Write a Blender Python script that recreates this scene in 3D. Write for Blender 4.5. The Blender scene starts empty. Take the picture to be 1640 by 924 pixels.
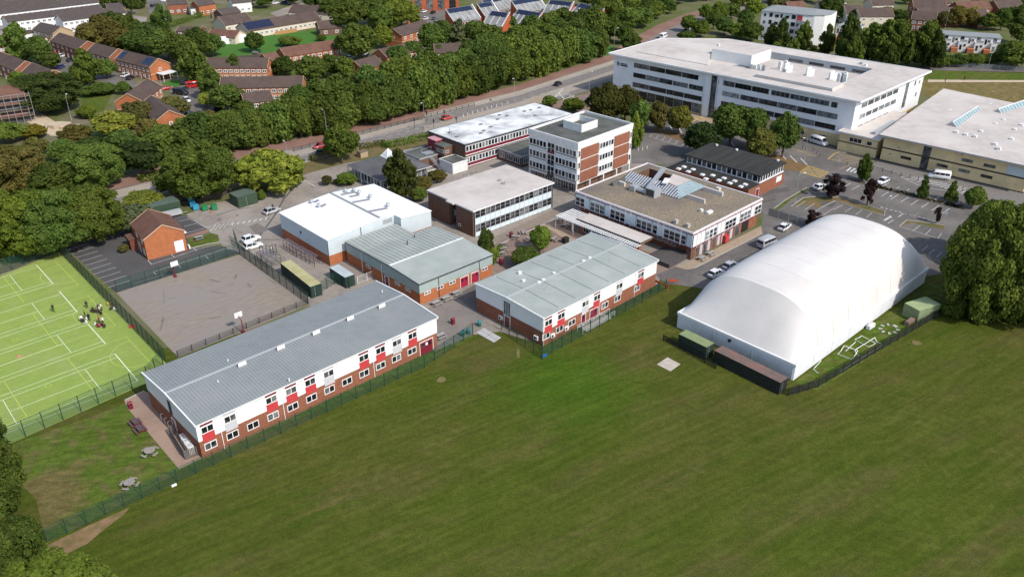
import bpy, math, random
from math import radians, sin, cos, pi, sqrt, atan2, hypot
from mathutils import Vector, Matrix

# ---------------------------------------------------------------- camera, world, sun, exposure
scene = bpy.context.scene
FPX, PITCH, CAM_H = 1342.44, radians(28.413), 80.0      # focal length in photo pixels, tilt below the horizon, metres up
cam_data = bpy.data.cameras.new("camera")
cam_data.sensor_width = 36.0
cam_data.lens = 36.0 * FPX / 1640.0
cam_data.clip_start = 1.0
cam_data.clip_end = 9000.0
cam = bpy.data.objects.new("camera", cam_data)
cam.location = (0, 0, CAM_H)
cam.rotation_euler = (pi / 2 - PITCH, 0, 0)
scene.collection.objects.link(cam)
scene.camera = cam

SUN_EL, SHADOW_AZ = radians(43), radians(136)            # shadows run towards this direction on the ground
sun_dir = Vector((-cos(SHADOW_AZ) * cos(SUN_EL), -sin(SHADOW_AZ) * cos(SUN_EL), sin(SUN_EL)))   # towards the sun
world = bpy.data.worlds.new("World")
scene.world = world
world.use_nodes = True
wn = world.node_tree
bg = wn.nodes["Background"]
sky = wn.nodes.new("ShaderNodeTexSky")
sky.sky_type = 'NISHITA'
sky.sun_disc = False
sky.sun_elevation = SUN_EL
sky.sun_rotation = atan2(sun_dir.x, sun_dir.y)
sky.altitude = 50
sky.air_density = 1.0
sky.dust_density = 1.6
wn.links.new(sky.outputs[0], bg.inputs[0])
bg.inputs[1].default_value = 0.15
sun_data = bpy.data.lights.new("sun", 'SUN')
sun_data.energy = 3.0
sun_data.angle = radians(0.55)
sun_data.color = (1.0, 0.95, 0.88)
sun = bpy.data.objects.new("sun", sun_data)
sun.rotation_euler = sun_dir.to_track_quat('Z', 'Y').to_euler()
sun.location = sun_dir * 300
scene.collection.objects.link(sun)
scene.view_settings.view_transform = 'Standard'
scene.view_settings.look = 'None'
scene.view_settings.exposure = 0.40
scene.view_settings.gamma = 1.0
scene.view_settings.use_curve_mapping = False
scene.cycles.use_denoising = True
scene.cycles.max_bounces = 6
scene.cycles.transparent_max_bounces = 24
scene.cycles.diffuse_bounces = 3
scene.cycles.glossy_bounces = 2

# ---------------------------------------------------------------- helpers
RND = random.Random(11)
COL = scene.collection
TH0 = radians(43.5)                                       # the campus grid
E1 = Vector((cos(TH0), sin(TH0))); E2 = Vector((-sin(TH0), cos(TH0)))

def G(u, v, z=0.0):
    """the point at height z that the survey photograph shows at pixel (u, v) of 1640 x 924"""
    a = (u - 820) / FPX; b = (v - 462) / FPX
    d = Vector((a, cos(PITCH) - b * sin(PITCH), -sin(PITCH) - b * cos(PITCH)))
    t = (z - CAM_H) / d.z
    return Vector((d.x * t, d.y * t, z))

def pxm(u, v):
    """photo pixels per metre at a ground pixel, and the cosine of the view tilt there"""
    g = G(u, v); dist = sqrt(g.x**2 + g.y**2 + CAM_H**2)
    fwd = g.y * cos(PITCH) + CAM_H * sin(PITCH)
    return FPX / fwd, hypot(g.x, g.y) / dist

class MB:
    def __init__(s): s.v = []; s.f = []; s.m = []; s.mats = []
    def mi(s, mat):
        if mat not in s.mats: s.mats.append(mat)
        return s.mats.index(mat)
    def poly(s, pts, mat):
        n = len(s.v); s.v += [tuple(p) for p in pts]; s.f.append(tuple(range(n, n + len(pts)))); s.m.append(s.mi(mat)); return s
    def box(s, x0, y0, z0, x1, y1, z1, mat, top=None, M=None, bottom=True):
        P = [(x0, y0, z0), (x1, y0, z0), (x1, y1, z0), (x0, y1, z0), (x0, y0, z1), (x1, y0, z1), (x1, y1, z1), (x0, y1, z1)]
        if M is not None: P = [tuple(M @ Vector(p)) for p in P]
        n = len(s.v); s.v += P; a = s.mi(mat); t = s.mi(top) if top else a
        fs = [(4, 5, 6, 7), (0, 1, 5, 4), (1, 2, 6, 5), (2, 3, 7, 6), (3, 0, 4, 7)] + ([(3, 2, 1, 0)] if bottom else [])
        for i, q in enumerate(fs): s.f.append(tuple(n + k for k in q)); s.m.append(t if i == 0 else a)
        return s
    def bar(s, p, q, w, h, mat):
        """box of width w and height h from p to q"""
        p = Vector(p); q = Vector(q); d = q - p; L = d.length
        x = d / L; up = Vector((0, 0, 1)) if abs(x.z) < .95 else Vector((1, 0, 0))
        y = up.cross(x).normalized(); zz = x.cross(y)
        M = Matrix(((x.x, y.x, zz.x, p.x), (x.y, y.y, zz.y, p.y), (x.z, y.z, zz.z, p.z), (0, 0, 0, 1)))
        return s.box(0, -w / 2, -h / 2, L, w / 2, h / 2, mat, M=M)
    def tube(s, p, q, r0, mat, r1=None, n=7, cap=True):
        p = Vector(p); q = Vector(q); r1 = r0 if r1 is None else r1
        x = (q - p).normalized(); a = Vector((0, 0, 1)) if abs(x.z) < .9 else Vector((1, 0, 0))
        y = x.cross(a).normalized(); zz = x.cross(y); b = len(s.v); k = s.mi(mat)
        for c, r in ((p, r0), (q, r1)):
            for i in range(n):
                t = 2 * pi * i / n; s.v.append(tuple(c + (y * cos(t) + zz * sin(t)) * r))
        for i in range(n):
            j = (i + 1) % n; s.f.append((b + i, b + j, b + n + j, b + n + i)); s.m.append(k)
        if cap:
            s.f.append(tuple(b + n + i for i in range(n))); s.m.append(k)
            s.f.append(tuple(b + n - 1 - i for i in range(n))); s.m.append(k)
        return s
    def prism(s, pts, z0, z1, side, top=None, bottom=False):
        """vertical prism over a counter-clockwise outline"""
        n = len(pts)
        for i in range(n):
            a = pts[i]; b = pts[(i + 1) % n]
            s.poly([(a[0], a[1], z0), (b[0], b[1], z0), (b[0], b[1], z1), (a[0], a[1], z1)], side)
        s.poly([(p[0], p[1], z1) for p in pts], top or side)
        if bottom: s.poly([(p[0], p[1], z0) for p in reversed(pts)], side)
        return s
    def grid(s, rows, mat, flip=False):
        b = len(s.v); k = s.mi(mat); n = len(rows[0])
        for r in rows: s.v += [tuple(p) for p in r]
        for i in range(len(rows) - 1):
            for j in range(n - 1):
                q = (b + i * n + j, b + i * n + j + 1, b + (i + 1) * n + j + 1, b + (i + 1) * n + j)
                s.f.append(q[::-1] if flip else q); s.m.append(k)
        return s
    def mesh(s, name, smooth=False):
        me = bpy.data.meshes.new(name); me.from_pydata(s.v, [], s.f)
        for m in s.mats: me.materials.append(m)
        me.polygons.foreach_set('material_index', s.m)
        if smooth: me.polygons.foreach_set('use_smooth', [True] * len(s.f))
        me.update(); return me
    def build(s, name, parent=None, loc=(0, 0, 0), rz=0.0, smooth=False):
        return put(name, s.mesh(name, smooth), parent, loc, rz)

def put(name, me, parent=None, loc=(0, 0, 0), rz=0.0, scale=None):
    o = bpy.data.objects.new(name, me); COL.objects.link(o)
    if parent is not None: o.parent = parent
    o.location = loc; o.rotation_euler = (0, 0, rz)
    if scale: o.scale = scale
    return o

def tag(o, label=None, cat=None, group=None, kind=None):
    if label: o['label'] = label
    if cat: o['category'] = cat
    if group: o['group'] = group
    if kind: o['kind'] = kind
    return o

def thing(name, label, cat, loc=(0, 0, 0), rz=0.0, group=None):
    o = bpy.data.objects.new(name, None); COL.objects.link(o); o.empty_display_size = .5
    o.location = (loc[0], loc[1], loc[2] if len(loc) > 2 else 0); o.rotation_euler = (0, 0, rz)
    return tag(o, label, cat, group)

KIDS = {}
def kids(o):
    if o.name not in KIDS: KIDS[o.name] = list(o.children)
    return KIDS[o.name]
def dup(root, loc, rz=0.0, label=None, group=None, scale=None, color=None):
    r = root.copy(); COL.objects.link(r); r.location = (loc[0], loc[1], loc[2] if len(loc) > 2 else 0); r.rotation_euler = (0, 0, rz)
    if scale is not None: r.scale = scale if hasattr(scale, '__len__') else (scale,) * 3
    if label: r['label'] = label
    if group: r['group'] = group
    if color: r.color = color
    for ch in kids(root):
        c = ch.copy(); COL.objects.link(c); c.parent = r
        if color and c.get('paint'): c.color = color
        for g in kids(ch):
            d = g.copy(); COL.objects.link(d); d.parent = c
            if color and d.get('paint'): d.color = color
    return r

# ---------------------------------------------------------------- materials (procedural)
MATS = {}
def srgb(r, g, b):
    f = lambda c: (c / 255 / 12.92) if c / 255 <= .04045 else ((c / 255 + .055) / 1.055) ** 2.4
    return (f(r), f(g), f(b), 1)
def mat(name, c1, c2=None, scale=1.0, rough=.8, spec=.3, bump=0.0, metal=0.0, c3=None, scale3=.1, stretch=None, paint=False, lo=.35, hi=.65, objvar=0.0, bscale=None):
    """colour c1, patched with c2 by a fine noise and c3 by a coarse noise; world-space pattern"""
    if name in MATS: return MATS[name]
    m = bpy.data.materials.new(name); m.use_nodes = True; nt = m.node_tree; N = nt.nodes; L = nt.links
    p = N["Principled BSDF"]; p.inputs['Roughness'].default_value = rough
    p.inputs['Specular IOR Level'].default_value = spec; p.inputs['Metallic'].default_value = metal
    c4 = lambda c: (c[0], c[1], c[2], 1)
    geo = N.new('ShaderNodeNewGeometry'); vec = geo.outputs['Position']
    def noise(sc, st=None, det=4):
        n = N.new('ShaderNodeTexNoise'); n.inputs['Scale'].default_value = sc; n.inputs['Detail'].default_value = det
        if st:
            mp = N.new('ShaderNodeMapping'); mp.vector_type = 'TEXTURE'; mp.inputs['Rotation'].default_value = (0, 0, st[1]); mp.inputs['Scale'].default_value = (1, 1 / st[0], 1)
            L.new(vec, mp.inputs[0]); L.new(mp.outputs[0], n.inputs['Vector'])
        else: L.new(vec, n.inputs['Vector'])
        return n
    def ramp(n, lo, hi):
        r = N.new('ShaderNodeMapRange'); r.inputs[1].default_value = lo; r.inputs[2].default_value = hi
        L.new(n.outputs[0], r.inputs[0]); return r.outputs[0]
    def mix(f, a, b, mode='MIX'):
        x = N.new('ShaderNodeMix'); x.data_type = 'RGBA'; x.blend_type = mode
        if isinstance(f, float): x.inputs[0].default_value = f
        else: L.new(f, x.inputs[0])
        for i, c in ((6, a), (7, b)):
            if hasattr(c, 'is_output'): L.new(c, x.inputs[i])
            else: x.inputs[i].default_value = c4(c)
        return x.outputs[2]
    cur = c1
    if paint:
        oi = N.new('ShaderNodeObjectInfo'); cur = oi.outputs['Color']
    if c2 is not None: cur = mix(ramp(noise(scale, stretch), lo, hi), cur, c2)
    if c3 is not None: cur = mix(ramp(noise(scale3), .42, .7), cur, c3)
    if objvar:
        oi = N.new('ShaderNodeObjectInfo'); hs = N.new('ShaderNodeHueSaturation')
        mr = N.new('ShaderNodeMapRange'); mr.inputs[3].default_value = 1 - objvar; mr.inputs[4].default_value = 1 + objvar
        L.new(oi.outputs['Random'], mr.inputs[0]); L.new(mr.outputs[0], hs.inputs['Value'])
        if hasattr(cur, 'is_output'): L.new(cur, hs.inputs['Color'])
        else: hs.inputs['Color'].default_value = c4(cur)
        cur = hs.outputs[0]
    if hasattr(cur, 'is_output'): L.new(cur, p.inputs['Base Color'])
    else: p.inputs['Base Color'].default_value = c4(cur)
    if bump:
        bn = noise(bscale or scale * 3, None, 3); b = N.new('ShaderNodeBump'); b.inputs['Strength'].default_value = bump; b.inputs['Distance'].default_value = .1
        L.new(bn.outputs[0], b.inputs['Height']); L.new(b.outputs[0], p.inputs['Normal'])
    MATS[name] = m
    return m

def brick(name, c1, c2, mortar, depth=.8):
    """courses of brick: 75 mm high, laid in world space along either wall direction"""
    m = mat(name, c1, c2, 2.0, rough=.9, spec=.15, c3=tuple(.78 * x for x in c1[:3]), scale3=.35)
    nt = m.node_tree; N = nt.nodes; L = nt.links; p = N["Principled BSDF"]
    src = p.inputs['Base Color'].links[0].from_socket
    geo = N.new('ShaderNodeNewGeometry'); sep = N.new('ShaderNodeSeparateXYZ'); L.new(geo.outputs['Position'], sep.inputs[0])
    ad = N.new('ShaderNodeMath'); ad.operation = 'ADD'; L.new(sep.outputs[0], ad.inputs[0]); L.new(sep.outputs[1], ad.inputs[1])
    cb = N.new('ShaderNodeCombineXYZ'); L.new(ad.outputs[0], cb.inputs[0]); L.new(sep.outputs[2], cb.inputs[1])
    bt = N.new('ShaderNodeTexBrick'); bt.inputs['Scale'].default_value = 1.0; bt.inputs['Brick Width'].default_value = .32
    bt.inputs['Row Height'].default_value = .15; bt.inputs['Mortar Size'].default_value = .012; bt.inputs['Bias'].default_value = -.2
    bt.inputs['Color1'].default_value = (1, 1, 1, 1); bt.inputs['Color2'].default_value = (.72, .7, .7, 1); bt.inputs['Mortar'].default_value = (*mortar, 1)
    L.new(cb.outputs[0], bt.inputs['Vector'])
    x = N.new('ShaderNodeMix'); x.data_type = 'RGBA'; x.blend_type = 'MULTIPLY'; x.inputs[0].default_value = depth
    L.new(src, x.inputs[6]); L.new(bt.outputs[0], x.inputs[7]); L.new(x.outputs[2], p.inputs['Base Color'])
    return m

def tiles(name, c1, c2, row=.34):
    """pantiles: fine relief in horizontal courses"""
    m = mat(name, c1, c2, 1.6, rough=.85, spec=.2, c3=tuple(.7 * x for x in c1[:3]), scale3=.3)
    nt = m.node_tree; N = nt.nodes; L = nt.links; p = N["Principled BSDF"]
    geo = N.new('ShaderNodeNewGeometry'); w = N.new('ShaderNodeTexWave'); w.wave_type = 'BANDS'; w.bands_direction = 'Z'
    w.inputs['Scale'].default_value = .314 / (row * .55); L.new(geo.outputs['Position'], w.inputs['Vector']); w.inputs['Distortion'].default_value = .3
    b = N.new('ShaderNodeBump'); b.inputs['Strength'].default_value = .5; b.inputs['Distance'].default_value = .05
    L.new(w.outputs[0], b.inputs['Height']); L.new(b.outputs[0], p.inputs['Normal'])
    return m

def glass(name, c1, c2, rough=.08, spec=.6):
    """window glass over a dim room: a pane-by-pane difference through the object's random number"""
    if name in MATS: return MATS[name]
    m = bpy.data.materials.new(name); m.use_nodes = True; nt = m.node_tree; N = nt.nodes; L = nt.links
    p = N["Principled BSDF"]; p.inputs['Roughness'].default_value = rough; p.inputs['Specular IOR Level'].default_value = spec
    oi = N.new('ShaderNodeObjectInfo'); geo = N.new('ShaderNodeNewGeometry'); no = N.new('ShaderNodeTexNoise'); no.inputs['Scale'].default_value = .8
    L.new(geo.outputs['Position'], no.inputs['Vector'])
    ad = N.new('ShaderNodeMath'); ad.operation = 'MULTIPLY'; L.new(oi.outputs['Random'], ad.inputs[0]); L.new(no.outputs[0], ad.inputs[1])
    r = N.new('ShaderNodeMapRange'); r.inputs[1].default_value = .22; r.inputs[2].default_value = .55; L.new(ad.outputs[0], r.inputs[0])
    x = N.new('ShaderNodeMix'); x.data_type = 'RGBA'; x.inputs[6].default_value = (*c1, 1); x.inputs[7].default_value = (*c2, 1)
    L.new(r.outputs[0], x.inputs[0]); L.new(x.outputs[2], p.inputs['Base Color'])
    MATS[name] = m; return m

def mesh_mat(name, c, cover):
    """welded wire mesh too fine to see wire by wire: covers a share of the view"""
    if name in MATS: return MATS[name]
    m = bpy.data.materials.new(name); m.use_nodes = True; nt = m.node_tree; N = nt.nodes; L = nt.links
    p = N["Principled BSDF"]; p.inputs['Base Color'].default_value = (*c, 1); p.inputs['Roughness'].default_value = .6
    t = N.new('ShaderNodeBsdfTransparent'); x = N.new('ShaderNodeMixShader'); x.inputs[0].default_value = cover
    L.new(t.outputs[0], x.inputs[1]); L.new(p.outputs[0], x.inputs[2]); L.new(x.outputs[0], N['Material Output'].inputs['Surface'])
    MATS[name] = m; return m

WHITE = mat('white_cladding', (.78, .78, .77), (.70, .70, .685), .35, rough=.45, c3=(.73, .73, .71), scale3=.9)
WHITE2 = mat('white_paint', (.72, .72, .71), (.62, .62, .6), 1.2, rough=.6)
PALE = mat('pale_blue_grey_cladding', (.52, .58, .60), (.48, .54, .56), .5, rough=.5)
BRICK = brick('red_brick', (.32, .13, .08), (.25, .10, .06), (.8, .72, .66))
BRICKO = brick('orange_brick', (.46, .17, .075), (.38, .135, .06), (.85, .78, .7))
BRICKD = brick('dark_red_brick', (.20, .075, .05), (.16, .06, .04), (.75, .7, .68))
BRICKB = brick('brown_brick', (.19, .11, .075), (.15, .085, .06), (.8, .75, .7))
BUFF = brick('buff_brick', (.78, .62, .35), (.72, .565, .32), (.9, .88, .8), .4)
GREYROOF = mat('grey_metal_roof', (.245, .265, .265), (.222, .242, .242), .6, rough=.75, spec=.2, c3=(.26, .275, .27), scale3=.16)
SAGE = mat('sage_metal_roof', (.325, .355, .325), (.265, .29, .265), 4.0, rough=.8, spec=.15, c3=(.37, .395, .365), scale3=.2, lo=.45, hi=.7)
SAGEWALL = mat('sage_grey_cladding', (.33, .39, .37), (.30, .36, .34), .7, rough=.6)
DKGREEN = mat('dark_green_cladding', (.10, .13, .125), (.085, .11, .105), .8, rough=.6)
WHITEROOF = mat('white_membrane_roof', (.80, .80, .78), (.70, .70, .68), .7, rough=.6, c3=(.74, .74, .72), scale3=.12)
CREAMROOF = mat('cream_membrane_roof', (.53, .475, .43), (.45, .40, .36), .4, rough=.8, spec=.1, c3=(.58, .53, .485), scale3=.07)
FELT = mat('grey_felt_roof', (.10, .105, .095), (.075, .08, .07), 1.5, rough=.95, spec=.1, c3=(.14, .145, .13), scale3=.2)
FELTD = mat('black_felt_roof', (.035, .036, .034), (.05, .05, .045), 1.0, rough=.95, spec=.1, stretch=(.12, radians(-45)))
GRAVEL = mat('roof_gravel', (.30, .245, .17), (.09, .072, .056), 2.6, rough=.95, spec=.1, c3=(.16, .138, .118), scale3=.11, bump=.5, lo=.42, hi=.72)
MAROON = mat('maroon_panel', (.20, .018, .035), (.17, .015, .03), 1.0, rough=.45)
REDP = mat('red_panel', (.50, .055, .06), (.44, .05, .055), 1.0, rough=.45)
GREYP = mat('light_grey_panel', (.50, .50, .52), (.47, .47, .49), 1.0, rough=.45)
ICE = mat('pale_ice_blue_panel', (.60, .68, .70), (.54, .62, .65), .9, rough=.35)
FRAME = mat('white_window_frame', (.78, .78, .77), rough=.4)
DKFRAME = mat('dark_metal_frame', (.06, .06, .065), rough=.5)
GREYM = mat('galvanised_metal', (.42, .43, .44), (.36, .37, .38), 2.0, rough=.45, metal=.3)
GLASS = glass('window_glass', (.012, .014, .016), (.20, .21, .21))
GLASSB = glass('blinded_window_glass', (.03, .035, .04), (.30, .32, .33), rough=.2)
SKYGL = mat('rooflight_glass', (.24, .33, .34), (.17, .26, .28), .8, rough=.15, spec=.6)
DKGL = mat('dark_rooflight_glass', (.07, .09, .11), (.16, .19, .22), 1.2, rough=.12, spec=.6)
TILE = tiles('brown_concrete_tile', (.105, .075, .062), (.085, .06, .05))
TILER = tiles('red_brown_tile', (.17, .085, .06), (.13, .07, .05))
SLATE = tiles('grey_slate', (.13, .125, .13), (.11, .105, .11))
PV = mat('solar_panel', (.012, .018, .04), (.02, .03, .07), 1.5, rough=.15, spec=.6)
POSTG = mat('dark_green_post', (.015, .05, .035), rough=.5)
MESHG = mesh_mat('green_weldmesh', (.015, .07, .048), .30)
MESHK = mesh_mat('dark_weldmesh', (.012, .045, .032), .68)
BLACKP = mat('black_paint', (.02, .02, .02), rough=.5)
CONC = mat('concrete', (.40, .38, .34), (.33, .31, .28), 1.2, rough=.9, spec=.1)
LINEW = mat('white_road_paint', (.66, .66, .64), (.45, .44, .43), 2.5, rough=.8)
LINEY = mat('yellow_road_paint', (.62, .40, .07), (.45, .30, .07), 2.5, rough=.8)
TIMBER = mat('weathered_timber', (.20, .15, .10), (.14, .105, .075), 3, rough=.9)
KERB = mat('kerb_stone', (.42, .40, .37), (.35, .33, .30), 1.5, rough=.9)
# ---------------------------------------------------------------- the ground and what is laid on it
def grass(name, c1, c2, c3, c4, dirs=(20, 24), streak=.07, big=.035, mid=.16, lush=None, soft=1.0, line=1.0):
    m = bpy.data.materials.new(name); m.use_nodes = True; nt = m.node_tree; N = nt.nodes; L = nt.links
    p = N["Principled BSDF"]; p.inputs['Roughness'].default_value = .95; p.inputs['Specular IOR Level'].default_value = .02
    geo = N.new('ShaderNodeNewGeometry')
    def noise(sc, ang=None, st=1.0, det=5, dist=0):
        n = N.new('ShaderNodeTexNoise'); n.inputs['Scale'].default_value = sc; n.inputs['Detail'].default_value = det; n.inputs['Distortion'].default_value = dist
        mp = N.new('ShaderNodeMapping'); mp.vector_type = 'TEXTURE'; mp.inputs['Rotation'].default_value = (0, 0, radians(ang or 0)); mp.inputs['Scale'].default_value = (1 / st, 1, 1)
        L.new(geo.outputs['Position'], mp.inputs[0]); L.new(mp.outputs[0], n.inputs['Vector']); return n
    def rng(n, lo, hi):
        r = N.new('ShaderNodeMapRange'); r.inputs[1].default_value = lo; r.inputs[2].default_value = hi; r.interpolation_type = 'SMOOTHSTEP'; L.new(n.outputs[0], r.inputs[0]); return r.outputs[0]
    def mix(f, a, b, mode='MIX'):
        x = N.new('ShaderNodeMix'); x.data_type = 'RGBA'; x.blend_type = mode
        if isinstance(f, float): x.inputs[0].default_value = f
        else: L.new(f, x.inputs[0])
        for i, c in ((6, a), (7, b)):
            if hasattr(c, 'is_output'): L.new(c, x.inputs[i])
            else: x.inputs[i].default_value = (*c, 1)
        return x.outputs[2]
    cur = mix(rng(noise(big, dirs[0], .5), .38, .62), c1, c2)
    cur = mix(rng(noise(mid, dirs[0], streak * 4), .45, .72), cur, c3)
    cur = mix(rng(noise(.5, dirs[0], streak), .5, .75), cur, c4)
    if lush:                                                # a greener, longer patch of grass with a ragged edge
        dn = N.new('ShaderNodeVectorMath'); dn.operation = 'DISTANCE'; L.new(geo.outputs['Position'], dn.inputs[0]); dn.inputs[1].default_value = lush[0]
        nz = noise(.22, 60, .4, 5); ad = N.new('ShaderNodeMath'); ad.operation = 'MULTIPLY_ADD'; ad.inputs[1].default_value = -14; L.new(nz.outputs[0], ad.inputs[0]); L.new(dn.outputs['Value'], ad.inputs[2])
        lr = N.new('ShaderNodeMapRange'); lr.inputs[1].default_value = lush[1]; lr.inputs[2].default_value = -3; L.new(ad.outputs[0], lr.inputs[0]); cur = mix(lr.outputs[0], cur, lush[2])
    d = noise(1.1, dirs[1], streak * .8); cur = mix(rng(d, .35, .65), cur, mix(1.0, cur, tuple(1 - (1 - q) * soft * line for q in (.70, .73, .70)), 'MULTIPLY'))
    if lush:                                                # faint turning arcs and passes of the mower
        for cx, cy, rr, sc in ((57, 93, 27, .16), (-14, 92, 20, .15)):
            sv = N.new('ShaderNodeVectorMath'); sv.operation = 'SUBTRACT'; L.new(geo.outputs['Position'], sv.inputs[0]); sv.inputs[1].default_value = (cx, cy, 0)
            ln = N.new('ShaderNodeVectorMath'); ln.operation = 'LENGTH'; L.new(sv.outputs[0], ln.inputs[0])
            wv = N.new('ShaderNodeTexWave'); wv.wave_type = 'RINGS'; wv.rings_direction = 'Z'; wv.inputs['Scale'].default_value = sc; wv.inputs['Distortion'].default_value = 1.2; wv.inputs['Detail Scale'].default_value = .4; L.new(sv.outputs[0], wv.inputs['Vector'])
            fr = N.new('ShaderNodeMapRange'); fr.inputs[1].default_value = rr; fr.inputs[2].default_value = rr * .55; L.new(ln.outputs['Value'], fr.inputs[0])
            mk = N.new('ShaderNodeMath'); mk.operation = 'MULTIPLY'; L.new(rng(noise(.12, None, 1, 4), .42, .62), mk.inputs[0]); L.new(fr.outputs[0], mk.inputs[1])
            m2 = N.new('ShaderNodeMath'); m2.operation = 'MULTIPLY'; L.new(rng(wv, .55, .95), m2.inputs[0]); L.new(mk.outputs[0], m2.inputs[1])
            cur = mix(m2.outputs[0], cur, mix(1.0, cur, (1.13, 1.11, 1.15), 'MULTIPLY'))
    e = noise(.28, 10, .7, 6, 1.2); cur = mix(rng(e, .4, .68), cur, mix(1.0, cur, tuple(1 + q * soft for q in (.22, .14, .3)), 'MULTIPLY'))
    f = noise(5.0, None, 1, 6); cur = mix(rng(f, .3, .7), mix(1.0, cur, tuple(1 - (1 - q) * soft for q in (.66, .68, .62)), 'MULTIPLY'), cur)
    f2 = noise(1.3, None, 1, 6, .6); cur = mix(rng(f2, .35, .65), cur, mix(1.0, cur, tuple(1 + q * soft for q in (.26, .20, .12)), 'MULTIPLY'))
    L.new(cur, p.inputs['Base Color'])
    b = N.new('ShaderNodeBump'); b.inputs['Strength'].default_value = .5; b.inputs['Distance'].default_value = .12
    L.new(f.outputs[0], b.inputs['Height']); L.new(b.outputs[0], p.inputs['Normal'])
    MATS[name] = m; return m

FIELD = grass('field_grass', (.067, .092, .0135), (.079, .089, .018), (.094, .091, .027), (.058, .086, .012), (27, 33), .09, .03, .13, ((9.5, 114.5, 0), 8, (.057, .105, .011)), .95, .65)
_g = G(72, 800)
LAWN = grass('lawn_grass', (.085, .14, .02), (.10, .135, .026), (.14, .125, .05), (.075, .12, .018), (44, 10), .4, .06, .3, ((_g.x, _g.y, 0), 0, (.15, .13, .05)))
LUSH = mat('mown_green_lawn', (.055, .15, .025), (.07, .16, .03), .4, rough=.95, spec=.08)
SCRUB = mat('rough_ground', (.105, .115, .035), (.185, .16, .115), .09, rough=.95, spec=.03, c3=(.085, .115, .028), scale3=.035)
DRYV = mat('dry_verge', (.16, .125, .06), (.10, .10, .03), .5, rough=.95, spec=.08, c3=(.19, .13, .07), scale3=.15)
SOIL = mat('bare_soil', (.25, .16, .09), (.15, .12, .05), .8, rough=.95, spec=.05, bump=.4)
SAND = mat('site_sand', (.52, .42, .30), (.45, .36, .26), .5, rough=.95, spec=.05)
YARD = mat('worn_pale_tarmac', (.275, .24, .205), (.215, .187, .16), .9, rough=.92, spec=.1, c3=(.32, .28, .24), scale3=.13)
ASPH = mat('grey_tarmac', (.145, .132, .12), (.112, .102, .094), .9, rough=.92, spec=.12, c3=(.185, .168, .15), scale3=.12)
ASPHD = mat('dark_tarmac', (.085, .082, .082), (.07, .068, .068), 1.6, rough=.92, spec=.12, c3=(.10, .095, .092), scale3=.1)
COURT = mat('old_court_tarmac', (.28, .238, .192), (.23, .195, .16), .5, rough=.95, spec=.08, c3=(.25, .22, .20), scale3=.1, stretch=(3, radians(40)))
PAVE = mat('brown_block_paving', (.22, .155, .125), (.18, .125, .10), 1.5, rough=.92, spec=.1, c3=(.26, .19, .15), scale3=.2)
PATHP = mat('pink_brown_path', (.31, .215, .165), (.27, .185, .145), 1.2, rough=.92, spec=.1, c3=(.35, .25, .19), scale3=.2)
TANP = mat('tan_paving', (.36, .28, .20), (.31, .24, .17), 1.0, rough=.92, spec=.1)
REDWAY = mat('red_brown_cycleway', (.235, .135, .105), (.20, .115, .09), .8, rough=.92, spec=.1, c3=(.27, .17, .13), scale3=.1)
ROADP = mat('pale_road', (.33, .285, .23), (.29, .25, .20), .9, rough=.9, spec=.1, c3=(.36, .31, .26), scale3=.08)
ROADD = mat('road_tarmac', (.225, .20, .18), (.18, .162, .148), .5, rough=.9, spec=.1)
TURF = grass('artificial_turf', (.245, .33, .075), (.26, .34, .085), (.265, .33, .10), (.235, .32, .075), (44, 44), .5, .03, .1, None, .25)
for _n in ('field_grass',): pass

ZL = {}
def sheet(name, pts, level, m, world=False, kind='structure'):
    """a flat sheet on the ground, 4 mm above the level below"""
    P = [(Vector(p) if world else G(p[0], p[1])) for p in pts]
    a = sum(P[i].x * P[(i + 1) % len(P)].y - P[(i + 1) % len(P)].x * P[i].y for i in range(len(P)))
    if a < 0: P.reverse()
    z = .004 * level
    o = MB().poly([(p.x, p.y, z) for p in P], m).build(name)
    return tag(o, kind=kind)
def band(name, top, bot, level, m, kind='structure'):
    """a strip between two lines of the same number of points"""
    mb = MB(); z = .004 * level
    A = [G(*p) for p in top]; B = [G(*p) for p in bot]
    for i in range(len(A) - 1):
        mb.poly([(q.x, q.y, z) for q in (B[i], B[i + 1], A[i + 1], A[i])], m)
    return tag(mb.build(name), kind=kind)
def paint(mb, p, q, w, level, m, world=False):
    a = Vector(p) if world else G(*p); b = Vector(q) if world else G(*q)
    d = (b - a); d.z = 0
    if d.length < .01: return
    n = Vector((-d.y, d.x, 0)).normalized() * w / 2; z = .004 * level
    mb.poly([(v.x, v.y, z) for v in (a - n, b - n, b + n, a + n)], m)
def pline(mb, pts, w, level, m, world=False):
    for i in range(len(pts) - 1): paint(mb, pts[i], pts[i + 1], w, level, m, world)
def lerp(a, b, t): return tuple(x + (y - x) * t for x, y in zip(a, b))
def bays(mb, l0, l1, n, w, level, m):
    """n painted lines between the first line l0 and the last line l1"""
    A0, B0, A1, B1 = G(*l0[0]), G(*l0[1]), G(*l1[0]), G(*l1[1])
    for i in range(n):
        t = i / max(1, n - 1); paint(mb, A0.lerp(A1, t), B0.lerp(B1, t), w, level, m, True)

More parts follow.
